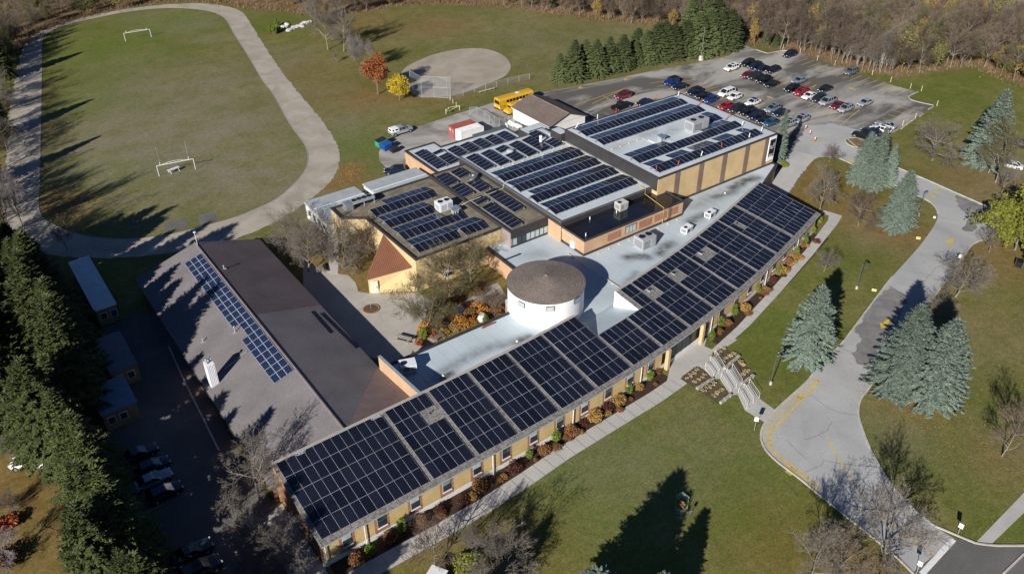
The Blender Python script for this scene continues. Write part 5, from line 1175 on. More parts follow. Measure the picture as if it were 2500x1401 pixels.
def tree(kind, base, h, rscale, label, pair, h0, name='bare_tree', cat='tree', group=None, rz=None, parts=True, lean=(0, 0)):
    """stand a tree (trunk and crown share meshes with its kind) at world point base"""
    rz = RNG.uniform(0, 6.28) if rz is None else rz
    s = h/h0; sc = (s*rscale, s*rscale, s)
    t = thing(name, label, cat, (base[0], base[1], 0), rz, group)
    link('trunk', pair[0], t, scale=sc); link('crown', pair[1], t, scale=sc); return t
def ptree(base_px, top_y, rscale, label, pair, h0, **k):
    h = hgt(base_px, top_y); b = at2(*base_px); return tree('', b, h, rscale, label, pair, h0, **k)

# blue spruces on the lawns
SB_K = .98
SB = [('plump blue spruce on the lawn between walk and driveway', (1966,876), 703, 1.12, 2), ('blue spruce by the driveway, left of the pair', (2186,950), 748, 1.12, 4), ('blue spruce by the driveway, right of the pair', (2268,978), 785, 1.2, 2),
      ('pale blue spruce at the tip of the lawn by the lamp', (2186,556), 418, 1.15, 4), ('tall blue spruce left of the trio near the parking island', (2098,448), 322, 1.05, 0), ('blue spruce in the middle of the trio near the parking island', (2128,458), 312, 1.0, 3), ('blue spruce right of the trio near the parking island', (2162,452), 352, 1.0, 1),
      ('large wide blue spruce near the right edge behind bare trees', (2398,402), 222, 1.05, 2), ('slim pale spruce at the corner of the gymnasium', (1897,398), 268, .58, 1)]
for l, b, ty, rs, v in SB: ptree(b, ty, rs*(SB_K if rs > .7 else 1.1), l, SPR[v], 12, name='blue_spruce', group='blue spruces on the lawns')
tree('', (34.6, 34.4), 13.3, 1.6, 'blue spruce whose tip shows at the bottom edge and shades the lawn', SPR[0], 12, name='blue_spruce', group='blue spruces on the lawns')
tree('', (42.3, 33.0), 8.2, 1.6, 'blue spruce just below the bottom edge casting the smaller lawn shadow', SPR[1], 12, name='blue_spruce', group='blue spruces on the lawns')
tree('', (30.5, 30.0), 10.0, 1.5, 'spruce below the bottom edge merging with the large lawn shadow', recolor(SPR[3], m_ndG), 12, name='spruce_tree')
tree('', (25.3, 42.6), 9.0, 1.2, 'spruce below the bottom edge casting the left lawn shadow', recolor(SPR[1], m_ndG), 12, name='spruce_tree')
# green spruce row by the parking lot
SPG = [recolor(p, m_ndG) for p in SPR]; SPD = [recolor(p, m_ndD) for p in SPR]
ROW = [((375,590),385),((480,575),290),((560,548),285),((640,552),288),((730,525),265),((830,505),253),((925,478),300),((935,430),205),((1000,462),218),((1075,445),163),((1130,435),150),((1195,428),165),((1275,408),148),((1370,402),90),((1450,388),60),((1530,368),66),((1595,352),66),((1320,345),-20),((1425,330),-45),((1505,310),-25)]
NUM = ['first','second','third','fourth','fifth','sixth','seventh','eighth','ninth','tenth','eleventh','twelfth','thirteenth','fourteenth','fifteenth','sixteenth','last']
for k, (b, ty) in enumerate(ROW):
    l = f'green spruce in the row along the parking lot, {NUM[k]} from the ball field' if k < 17 else ['tall spruce standing behind the row, left of three','tall spruce standing behind the row, middle of three','tall spruce standing behind the row, right of three'][k-17]
    ptree(z3(*b), ty/2.981, 1.5+.15*math.sin(k*1.7), l, SPG[(k*3+k//4) % 5], 12, name='spruce_tree', group='spruces along the parking lot')
for k, (b, ty) in enumerate((((1868,112),72),((1892,116),82),((1906,112),76))): ptree(b, ty, 1.25, ['small spruce at the lot corner, left of three','small spruce at the lot corner, middle of three','small spruce at the lot corner, right of three'][k], SPG[k], 12, name='spruce_tree', group='small spruces at the lot corner')
# dark spruce belt on the left
rb = np.random.default_rng(5)
def belt(x, y): return 'dark green spruce of the left belt, '+('at the bottom edge' if y < 62 else 'beside the shaded parked cars' if y < 95 else 'crowding the shaded portable classrooms' if y < 122 else 'near the bend of the running track')+(', outer side' if x < -4 else '')
for k, y in enumerate(np.arange(46, 143, 4.6)):
    x = -1.2+rb.uniform(-1.8, 1.8)+(3.2 if 98 < y < 134 else 0); h = rb.uniform(11.5, 16.5)+(2.5 if 100 < y < 130 else 0)
    tree('', (x, y+rb.uniform(-1.2, 1.2)), h, rb.uniform(.95, 1.3), belt(x, y), SPD[rb.integers(5)], 12, name='spruce_tree', group='dense spruce belt on the left')
for k, (x, y, h) in enumerate(((-6,103,15),(-7,110,16),(-6.5,118,15),(-8,127,15),(-5,134.8,17),(2.0,141.0,12),(-9,142,16),(4.5,116,13),(5.0,108,12),(4.0,125,14),(-5,56,11))):
    tree('', (x, y), h, rb.uniform(.95, 1.25), belt(x, y), SPD[rb.integers(5)], 12, name='spruce_tree', group='dense spruce belt on the left')
for k in range(16):
    t_ = k/15; p = np.array(at2(-30+rb.uniform(-25, 20), 150+t_*410)); tree('', p, rb.uniform(9, 13.5), rb.uniform(.75, 1.0), 'bare tree beyond the left end of the running track', BARE[rb.integers(5)], 10, group='trees beyond the track')
for k, (sh, h, cn) in enumerate((((228,242),11.5,1),((245,332),12.5,1),((200,128),11,1),((190,178),11,0),((185,205),10,0),((215,285),10,0),((230,380),13,0),((260,405),13,0),((270,450),14,0),((330,470),15,0),((300,500),13,0),((350,490),15,0))):
    d_ = np.array([math.cos(R(26)), math.sin(R(26))])/math.tan(R(25.3)); b = at(*sh)[:2]-d_*h
    if cn: tree('', b, h, .95, 'spruce beyond the left end of the running track', SPD[k % 3], 12, name='spruce_tree', group='trees beyond the track')
    else: tree('', b, h, 1.0, 'bare tree beyond the left end of the running track', BARE[k % 5], 10, group='trees beyond the track')

# single bare trees
BT = [('bare tree with dark limbs at the track bend, left of the lilac-grey trees',(801,122),-8,.9,0,None),('tall bare tree left of the pale lilac one, by the ball field',(840,126),-12,.85,1,None),('small leafless sapling between track and ball field',(821,153),124,.7,3,None),
 ('pale lilac-grey tree left of the rust-orange tree',(880,184),68,.62,3,m_twigL),('smaller lilac-grey tree behind the rust-orange one',(905,150),92,.6,3,m_twigL),('bare tree at the edge of woods above the ball field',(872,30),-60,.7,1,None),('bare tree beside the row of pale stones',(770,60),-40,.8,0,None),
 ('wide bare tree on the lawn right of the spruce trio',(2276,392),278,1.25,2,None),('small dark bare tree on the grass by the parking island',(2024,396),345,1.1,2,m_twigB),('tall bare tree in front of the large right-hand spruce',(2413,422),265,.75,1,m_twigO),('bare tree with pale forked trunk at the right edge',(2430,446),295,.75,0,m_twigO),('thin bare tree below the forked one, right edge',(2446,470),380,.7,1,None),
 ('bare round-crowned tree at the far end of the curved wing',(2001,513),395,.85,0,None),('dense bare tree left of the pale lawn-tip spruce',(2095,551),452,.95,2,m_twigB),('small bare ornamental tree beside the front walk',(2011,663),602,1.1,2,None),('wide low bare tree overhanging the driveway',(2333,725),612,1.3,2,None),('small bare shrub-like tree behind the spruce pair',(2293,770),716,1.2,4,None),
 ('bare tree with thick trunk on the traffic corner, left',(2414,616),528,.8,0,None),('bare tree with thick trunk on the traffic corner, right',(2446,598),525,.75,1,None),('bare brown tree on the lawn at the right edge',(2446,1113),962,.72,1,m_twigB),('very wide bare tree over the driveway mouth',(2160,1378),1206,1.2,2,None),('pale leafless tree at the bottom edge left of driveway',(1975,1420),1262,.8,0,None),('dark bare tree at the bottom edge near the driveway mouth',(2040,1440),1300,.9,1,m_twigB),
 ('slim pale birch-like tree beside the front walk',(1151,1356),1256,.62,3,None),('leaning bare tree by the front walk near the brick end',(1062,1384),1256,.85,0,m_twigB),('bushy bare tree at the bottom edge right of the birch-like one',(1222,1408),1290,1.1,4,None),
 ('wide bare tree touching the brick corner between the roofs',(640,1228),1052,.95,2,None),('bare tree leaning over the brick end wall',(712,1395),1262,1.0,0,None),('low bare tree left of the end wall path',(640,1372),1250,1.0,4,None),
 ('dark bare tree against the cream library wall',(898,628),528,.8,0,m_twigB),('bare tree left of the path to the courtyard',(754,663),528,.95,2,None),('bare tree right of the path to the courtyard',(838,655),520,.9,4,None),('bare shrub-like tree at the corner of the hall gable',(716,610),500,1.1,4,None),('bare tree next to the white portable classroom',(792,630),500,.85,1,None),
 ('spreading bare tree in front of the library courtyard wall',(1098,722),572,1.0,2,m_twigO),('bare tree beside the round hall entrance',(1150,690),570,.95,0,m_twigO),('low branching tree near the picnic table',(1046,795),682,1.1,4,m_twigO),('small bare tree left of the round hall',(1204,757),690,1.0,4,m_twigB),('bare young tree behind the bicycle rack',(1015,730),655,.8,1,m_twigO),
 ('red-twigged small tree at the lower left corner',(22,1242),1195,1.0,4,None),('bare crooked tree at the lower left corner',(22,1362),1280,1.0,2,m_twigL),('bare tree at the left edge by the garden lawn',(28,1118),1060,1.0,0,None),('leafless tree at the left edge by the track bend',(60,560),390,.45,3,m_twigL),('bare tree between track and dark spruces',(165,610),520,.7,1,None),('bare tree at the left frame edge by the gravel bend',(20,575),430,.6,3,None)]
for l, b, ty, rs, v, cm in BT:
    p = BARE[v] if cm is None else recolor(BARE[v], cm)
    ptree(b, ty, rs, l, p, 10, group=None)
o = ptree((923.6,231), 127, 1.0, 'rust-orange leafy tree beside the ball field', mk(gen_leafy(21, 10, 3.4, .28, 5200, .36, 'egg', .35, 34), m_lfO), 10, name='autumn_tree')
o = ptree((976,246), 180, 1.0, 'golden yellow tree in front of the backstop', mk(gen_leafy(22, 8, 3.6, .16, 5200, .34, 'egg', .5, 30), m_lfY), 8, name='autumn_tree')
def gen_tufted(seed, n=7000, leaf=.3):
    (tv, tf), (fv, ff) = gen_bare(seed, 10, 1.0, .2, 9, .22); rg = np.random.default_rng(seed); c = fv[ff[rg.integers(len(ff), size=n), 2]]+rg.normal(0, .12, (n, 3))
    a = rg.normal(0, 1, (n, 3)); a /= np.linalg.norm(a, axis=1)[:, None]; b = np.cross(a, rg.normal(0, 1, (n, 3))); b /= np.linalg.norm(b, axis=1)[:, None]; s_ = leaf*rg.uniform(.6, 1.3, (n, 1))
    Q = np.stack([c-a*s_*.5, c-b*s_*.22, c+a*s_*.5, c+b*s_*.22], 1).reshape(-1, 3); return (tv, tf), (Q, np.arange(len(Q)).reshape(-1, 4))
pine = mk(gen_tufted(23, 12000, .42), m_ndY)
ptree((2478,610), 452, 1.15, 'large yellow-green pine at the right edge of the driveway', pine, 10, name='pine_tree', group='yellow-green pines')
ptree((2520,640), 500, 1.0, 'yellow-green pine cut by the right edge', pine, 10, name='pine_tree', group='yellow-green pines')
ptree((2488,180), 112, 1.1, 'golden yellow bush at the edge of the right woods', recolor(mk(gen_leafy(24, 6, 3.0, .05, 3500, .38, 'egg', .4, 24), m_lfY), m_lfY), 6, name='yellow_bush', cat='bush')
ptree((2455,172), 145, 1.2, 'low green bush left of the golden one at the woods edge', mk(gen_leafy(25, 3, 1.6, .02, 1500, .3, 'egg', .4, 18), m_lfG), 3, name='green_bush', cat='bush')

# woods: the nearest few hundred trees stand singly, the rest is one mass
m_tw1 = M('wood_twig_tan', (.20, .155, .115), var=.25, scale=1, space='obj', objvar=.3); m_tw2 = M('wood_twig_umber', (.135, .10, .072), var=.25, scale=1, space='obj', objvar=.3)
WBG = [mk(gen_bare(61, 10, .7, .4, 7, .34), m_tw1), mk(gen_bare(62, 10, .9, .3, 6, .3), m_tw1)]
WB = [recolor(a_, m) for a_, m in ((WBG[0], m_tw1), (WBG[1], m_tw2), (BARE[3], m_tw2), (WBG[1], m_twigO), (WBG[0], m_twigO), (BARE[3], m_tw1))]
WB_L = [np_mesh('woodland_tree', *(lambda a, b: (np.r_[a[0], b[0]], np.r_[a[1], b[1]+len(a[0])]))(*[(np.array([v.co[:] for v in me_.vertices]), np.array([list(q.vertices) for q in me_.polygons])) for me_ in p]), [m_bark, p[1].materials[0]], np.r_[np.zeros(len(p[0].polygons)), np.ones(len(p[1].polygons))]) for p in WB]
LF = gen_leafy(31, 10, 3.6, .18, 1500, .5, 'egg', .35, 26)
def joined(g, m, nm): a, b = g; return np_mesh(nm, np.r_[a[0], b[0]], np.r_[a[1], b[1]+len(a[0])], [m])
WLEAF = [joined(LF, m_lfOl, 'woodland_tree'), joined(gen_leafy(32, 10, 3.2, .2, 1200, .5, 'egg', .35, 22), leaf_mat('leaves_ochre', (.16, .11, .035), (.27, .19, .06), objvar=.35), 'woodland_tree')]
WCON = [joined(gen_spruce(33, 12, 2.8, .6), m_ndD, 'woodland_tree')]
pts = []
cand = []
for _ in range(60000):
    x, y = RNG.uniform(-60, 2560), RNG.uniform(-150, 215); cand.append((x, y))
CW = np.array([at2(*c) for c in cand]); CP = np.array(cand); ins = in_poly(CW, WOODS); CW, CP = CW[ins], CP[ins]
order = np.argsort(-CP[:, 1]+RNG.uniform(-6, 6, len(CP))); kept = []
grid = {}
for i in order:
    x, y = CW[i]; md = 3.4; k = (int(x//md), int(y//md)); ok = True
    for dx in (-1, 0, 1):
        for dy in (-1, 0, 1):
            for j in grid.get((k[0]+dx, k[1]+dy), ()):
                if (CW[j]-CW[i])@(CW[j]-CW[i]) < md*md: ok = False
    if ok: grid.setdefault(k, []).append(i); kept.append(i)
kept = [i for i in kept if CP[i, 1] > -130]
kept.sort(key=lambda i: np.hypot(*CW[i]))
side = {0: ('left', 'dark woods at the upper left beyond the track'), 1: ('top', 'woods along the top edge beyond the fields'), 2: ('right', 'woods at the upper right behind the parking lot')}
rest = []
for n_, i in enumerate(kept):
    px_ = CP[i, 0]; sd = 0 if px_ < 480 else (1 if px_ < 1830 else 2); u = RNG.random()
    h = RNG.uniform(7.5, 12.5) if sd != 1 else RNG.uniform(6.5, 10.5)
    if sd == 2: h *= 1.15
    if sd == 2: me_, h0 = (WLEAF[n_ % 2], 10) if u < .22 else ((WCON[0], 12) if u < .27 else (WB_L[RNG.integers(6)], 10))
    elif sd == 1: me_, h0 = (WLEAF[1], 10) if u < .06 else ((WCON[0], 12) if u < .10 else (WB_L[RNG.choice([0, 1, 1, 2, 2, 5])], 10))
    else: me_, h0 = (WCON[0], 12) if u < .10 else ((WLEAF[0], 10) if u < .22 else (WB_L[RNG.choice([0, 1, 2, 1])], 10))
    if me_ is WLEAF[0] or me_ is WLEAF[1]: h *= .75
    s = h/h0; rs = RNG.uniform(.8, 1.15)
    if n_ < 285:
        kind = 'bare' if me_ in WB_L else ('evergreen' if me_ in WCON else 'late-leafed olive' if me_ is WLEAF[0] else 'late-leafed ochre')
        o = link('woodland_tree', me_, None, (*CW[i], 0), (0, 0, RNG.uniform(0, 6.28)), (s*rs, s*rs, s))
        tag(o, f'{kind} tree in the {side[sd][1]}', 'tree', 'trees of the '+side[sd][0]+' woods')
    else: rest.append((me_, CW[i], s, rs))
# everything farther is one mass
if rest:
    Vs, Fs, Ms, off = [], [], [], 0; mats_ = [m_tw1, m_tw2, m_twigO, m_lfOl, m_ndD, MATS['leaves_ochre'], m_twigL]; cache = {}
    for me_, p, s, rs in rest:
        if me_.name not in cache:
            v = np.zeros(len(me_.vertices)*3, np.float32); me_.vertices.foreach_get('co', v); f = np.zeros(len(me_.loops), np.int32); me_.loops.foreach_get('vertex_index', f)
            f = f.reshape(-1, 4); keep = RNG.random(len(f)) < min(1, 2600/len(f)); cache[me_.name] = (v.reshape(-1, 3), f[keep], mats_.index(me_.materials[-1]) if me_.materials[-1] in mats_ else 0)
        v, f, mi = cache[me_.name]; a = RNG.uniform(0, 6.28); c, s_ = math.cos(a), math.sin(a)
        uq, inv = np.unique(f, return_inverse=True); vv = v[uq]*[s*rs, s*rs, s]
        Vs.append(np.c_[vv[:, 0]*c-vv[:, 1]*s_+p[0], vv[:, 0]*s_+vv[:, 1]*c+p[1], vv[:, 2]]); Fs.append(inv.reshape(-1, 4)+off); Ms.append(np.full(len(f), mi)); off += len(vv)
    o = link('woodland', np_mesh('woodland', np.concatenate(Vs), np.concatenate(Fs), mats_, np.concatenate(Ms))); tag(o, 'far woods behind the first trees, one grey-brown mass', 'woods', kind='stuff')
# slender pale trunks along the lot edge
for k, (p, ty) in enumerate((((2027,138),78),((2034,143),82),((2013,133),75),((2044,147),80),((2066,155),60),((2074,158),85),((2090,165),100),((2120,173),96),((2130,176),104),((2146,174),70),((2148,178),60),((2160,176),100),((1990,126),70),((1978,124),64),((1962,121),66),((2000,130),60),((2105,168),90),((2176,180),120),((1945,117),60),((2420,120),20),((2440,110),0))):
    ptree(p, ty, .42, 'slender pale-trunked bare tree at the woods edge behind the lot', recolor(BARE[3], m_twig, m_barkP), 10, group='pale slender trees behind the lot')
# undergrowth of the woods: dry grass and brush along the edge
quads = []
E_ = resample(WOOD_EDGE, .35)
for k in range(len(E_)):
    for _ in range(5):
        c = np.array([*(E_[k]+RNG.normal(0, 2.0, 2)+[.6, 2.2]), 0]); h = RNG.uniform(.2, .8); a = RNG.uniform(0, 3.14); d = np.array([math.cos(a), math.sin(a), 0])*RNG.uniform(.08, .22); ln = np.array([RNG.normal(0, .25), RNG.normal(0, .25), 0])
        quads.append((c-d, c+d, c+d*.3+ln+[0, 0, h], c-d*.3+ln+[0, 0, h]))
Q = np.array(quads).reshape(-1, 3); o = link('edge_brush', np_mesh('edge_brush', Q, np.arange(len(Q)).reshape(-1, 4), leaf_mat('dry_brush', (.10, .066, .038), (.19, .13, .078), sc=.12))); tag(o, 'dry rust-brown brush along the edge of the woods', 'brush', kind='stuff')

# shrubs in the bed along the curved wing
CED = mk(gen_leafy(41, 2.2, .55, .02, 1500, .15, 'col', .5, 30), m_lfG)
HYD = mk(gen_leafy(42, 1.4, 1.05, .02, 1300, .20, 'egg', .45, 26), m_lfB); HYM = mk(gen_leafy(43, 1.2, 1.0, .02, 1000, .18, 'egg', .45, 22), m_lfM); HYG = mk(gen_leafy(44, 1.4, 1.0, .02, 1300, .2, 'egg', .45, 26), m_lfGold)
mb = MB(); seg_box(mb, .6, 54.0, -2.6, .39, .0, .014); seg_box(mb, 65.2, STOT-.6, -2.6, .39, .0, .014); o = mb.build('planting_bed', m_mulch); tag(o, kind='structure')
BED = [('c',(905,1352)),('b',(870,1372)),('b',(950,1318)),('c',(982,1298)),('b',(1030,1275)),('m',(1075,1250)),('m',(1130,1225)),('b',(1170,1192)),('m',(1255,1150)),('c',(1291,1118)),('b',(1330,1105)),('c',(1357,1078)),('b',(1393,1060)),('m',(1420,1035)),('g',(1450,1022)),('m',(1480,1000)),('g',(1510,985)),('c',(1534,962)),('g',(1560,950)),('c',(1586,928)),('b',(1600,910)),('c',(1627,895)),
       ('c',(1735,832)),('b',(1752,815)),('c',(1758,800)),('b',(1775,795)),('c',(1792,770)),('m',(1815,755)),('g',(1818,758)),('c',(1850,715)),('g',(1868,712)),('m',(1885,688)),('g',(1905,668)),('c',(1900,672)),('b',(1922,645)),('g',(1938,632)),('c',(1944,622)),('b',(1957,603)),('c',(1962,598)),('c',(1982,570)),('c',(1998,545))]
SH = {'c': (CED, 2.2, 'cedar_shrub', 'upright green cedar'), 'b': (HYD, 1.4, 'shrub', 'brown dry-leaved shrub'), 'm': (HYM, 1.2, 'shrub', 'dark maroon shrub'), 'g': (HYG, 1.4, 'shrub', 'golden-tan shrub')}
cnt = {}
for k, (c, p) in enumerate(BED):
    pr, h0, nm, lb = SH[c]; h = h0*RNG.uniform(.72, 1.1)*(1.1 if c == 'c' else 1.0); key = (c, k < 22); cnt[key] = cnt.get(key, 0)+1
    w_ = f'{lb} number {cnt[key]} from the '+('brick end along the front walk' if k < 22 else 'entrance towards the far end')
    w_ = f'{lb} in the bed, {NUM[min(cnt[key]-1, 15)]} from the '+('brick end' if k < 22 else 'entrance towards the far end')
    tree('', at2(*p), h, RNG.uniform(.9, 1.25), w_, pr, h0, name=nm, cat='shrub', group='shrubs along the curved wing')
rq = np.random.default_rng(9)
for k in range(46):
    s_ = rq.uniform(1.5, STOT-2)
    if 52 < s_ < 67: continue
    p, _ = arc_pt(s_, -rq.uniform(.3, 1.5), 0); c = 'bmgb'[rq.integers(4)]; pr, h0, nm, lb = SH[c]
    tree('', p[:2], h0*rq.uniform(.3, .62), rq.uniform(.9, 1.5), 'low '+lb.replace(' shrub', '')+' clump between the shrubs of the front bed', pr, h0, name='perennial_clump', cat='plant', group='low clumps in the front bed')
# courtyard garden and other bushes
GB = [(1055,770,'b'),(1075,800,'b'),(1100,775,'o'),(1125,795,'o'),(1150,770,'b'),(1140,750,'m'),(1170,760,'o'),(1060,825,'r'),(1035,830,'c'),(1085,815,'g'),(1110,805,'g'),(1190,735,'m'),(1165,720,'b'),(1120,735,'m'),(1090,745,'b'),(1185,790,'c'),(1025,840,'r'),(1215,765,'b'),(1150,790,'o'),(1070,755,'m'),(1045,812,'o')]
OR_ = mk(gen_leafy(45, 1.3, 1.2, .02, 1300, .2, 'egg', .4, 24), leaf_mat('leaves_orange', (.34, .13, .02), (.45, .22, .04))); RD_ = mk(gen_leafy(46, 1.0, .9, .02, 900, .18, 'egg', .4, 20), leaf_mat('leaves_red', (.30, .06, .03), (.38, .12, .05)))
SH['o'] = (OR_, 1.3, 'shrub', 'orange shrub'); SH['r'] = (RD_, 1.0, 'shrub', 'red shrub'); SHc = {}
for x, y, c in GB:
    pr, h0, nm, lb = SH[c]; SHc[c] = SHc.get(c, 0)+1
    tree('', at2(x, y), h0*RNG.uniform(.8, 1.3), 1.1, f'{lb} in the courtyard garden, {NUM[SHc[c]-1]} of its colour', pr, h0, name=nm, cat='shrub', group='courtyard garden shrubs')
for k, p in enumerate(((662,82),(671,84),(680,78),(677,65))): tree('', at2(*p), hgt(p, p[1]-22), 1.3, ['thin green cedar by the pale stones, leftmost','thin green cedar by the pale stones, second','thin green cedar by the pale stones, third','thin green cedar by the pale stones, rear'][k], CED, 2.2, name='cedar_shrub', cat='shrub', group='cedars by the pale stones')
for k, (x, y, h) in enumerate(((1160,1398,2.4),(1130,1385,1.6),(1180,1415,2.5))): tree('', at2(x, y), h, 1.2, ['tall yellow-green bush at the bottom edge','low yellow-green bush at the bottom edge','yellow-green bush cut by the bottom edge'][k], recolor(HYD, m_ndY), 1.4, name='bush', cat='bush')
tree('', at2(20, 1370), 1.6, 1.3, 'dark red shrub at the lower left corner', HYM, 1.2, name='shrub', cat='shrub'); tree('', at2(12, 1285), 1.5, 1.3, 'red-brown shrub at the left edge', RD_, 1.0, name='shrub', cat='shrub')
tree('', at2(1913,408), 1.3, 1.0, 'round yellow-green bush at the gymnasium corner', recolor(HYD, m_ndY), 1.4, name='bush', cat='bush')
# fallen leaf sprinkle on the lawns (loose leaves)
quads = []
for x, y, r, n_ in ((858,415,3.2,700),(848,438,3,500),(815,456,3,300),(905,238,6,500),(930,232,5,300),(1080,240,5,250),(140,508,5,400),(2300,960,14,400),(2420,860,16,400),(2200,975,6,200),(1780,1010,8,100),(1000,180,12,150),(1060,66,10,300),(2420,1000,12,400)):
    c = at(x, y)
    for _ in range(n_):
        a = RNG.uniform(0, 6.28); q = r*math.sqrt(RNG.random()); p = np.array([c[0]+q*math.cos(a), c[1]+q*math.sin(a), RNG.uniform(.03, .07)]); b = RNG.uniform(0, 6.28); u = np.array([math.cos(b), math.sin(b), RNG.normal(0, .25)])*.06; v = np.array([-math.sin(b), math.cos(b), RNG.normal(0, .25)])*.05
        quads.append((p-u-v, p+u-v, p+u+v, p-u+v))
Q = np.array(quads).reshape(-1, 3); o = link('fallen_leaves', np_mesh('fallen_leaves', Q, np.arange(len(Q)).reshape(-1, 4), leaf_mat('fallen_leaf', (.30, .12, .04), (.45, .28, .09), sc=.8))); tag(o, 'loose fallen leaves scattered over the lawns', 'leaves', kind='stuff')
# ------------------------------------------------------------------ vehicles
m_tyre = M('tyre', (.012, .012, .013), rough=.8, var=.2, space='obj'); m_rim = M('alloy_rim', (.42, .43, .44), rough=.35, metal=.6, var=.1, space='obj'); m_trim = M('car_trim', (.015, .015, .017), rough=.6, space='obj')
m_cglass = M('car_glass', (.012, .016, .02), rough=.04, spec=.9, var=.2, space='obj'); m_lamp = M('head_lamp', (.75, .77, .8), rough=.1, spec=.8, var=.05, space='obj'); m_tail = M('tail_lamp', (.35, .015, .012), rough=.2, spec=.6, var=.1, space='obj'); m_plate = M('number_plate', (.75, .76, .78), rough=.5, var=.05, space='obj')
PAINT = {}
def paint(name, c, metal=.3):
    if name not in PAINT:
        m = M('paint_'+name, c, rough=.28, spec=.6, metal=metal, var=.04, space='obj'); b = m.node_tree.nodes['Principled BSDF']; b.inputs['Coat Weight'].default_value = .6; b.inputs['Coat Roughness'].default_value = .05; PAINT[name] = m
    return PAINT[name]
for n_, c in dict(white=(.78,.78,.77), black=(.008,.009,.012), navy=(.010,.018,.055), blue=(.012,.05,.28), red=(.36,.012,.02), maroon=(.16,.010,.022), silver=(.40,.43,.46), grey=(.19,.20,.21), darkgrey=(.035,.04,.05), teal=(.03,.13,.22), steel=(.25,.32,.38)).items(): paint(n_, c, 0 if n_ in ('white','red','maroon') else .35)
TY = dict( # L, W, H, belt, hood height, cabin base x0,x1, roof x0,x1, ground clearance, wheel r
 sedan=(4.75,1.82,1.45,.93,.84,-1.75,1.0,-.95,.15,.2,.33), suv=(4.65,1.86,1.70,1.08,1.02,-2.18,1.05,-1.85,.25,.25,.36), hatch=(4.25,1.76,1.50,.95,.88,-2.0,1.05,-1.45,.2,.2,.32), minivan=(5.1,1.98,1.76,1.05,.98,-2.42,1.55,-2.15,.65,.2,.34),
 pickup=(5.7,1.98,1.88,1.15,1.12,-.85,1.35,-.65,.5,.3,.4), jeep=(4.5,1.88,1.85,1.15,1.12,-2.1,.75,-2.02,.5,.32,.4), wagon=(4.8,1.82,1.52,.95,.88,-2.3,1.0,-1.9,.2,.2,.33))
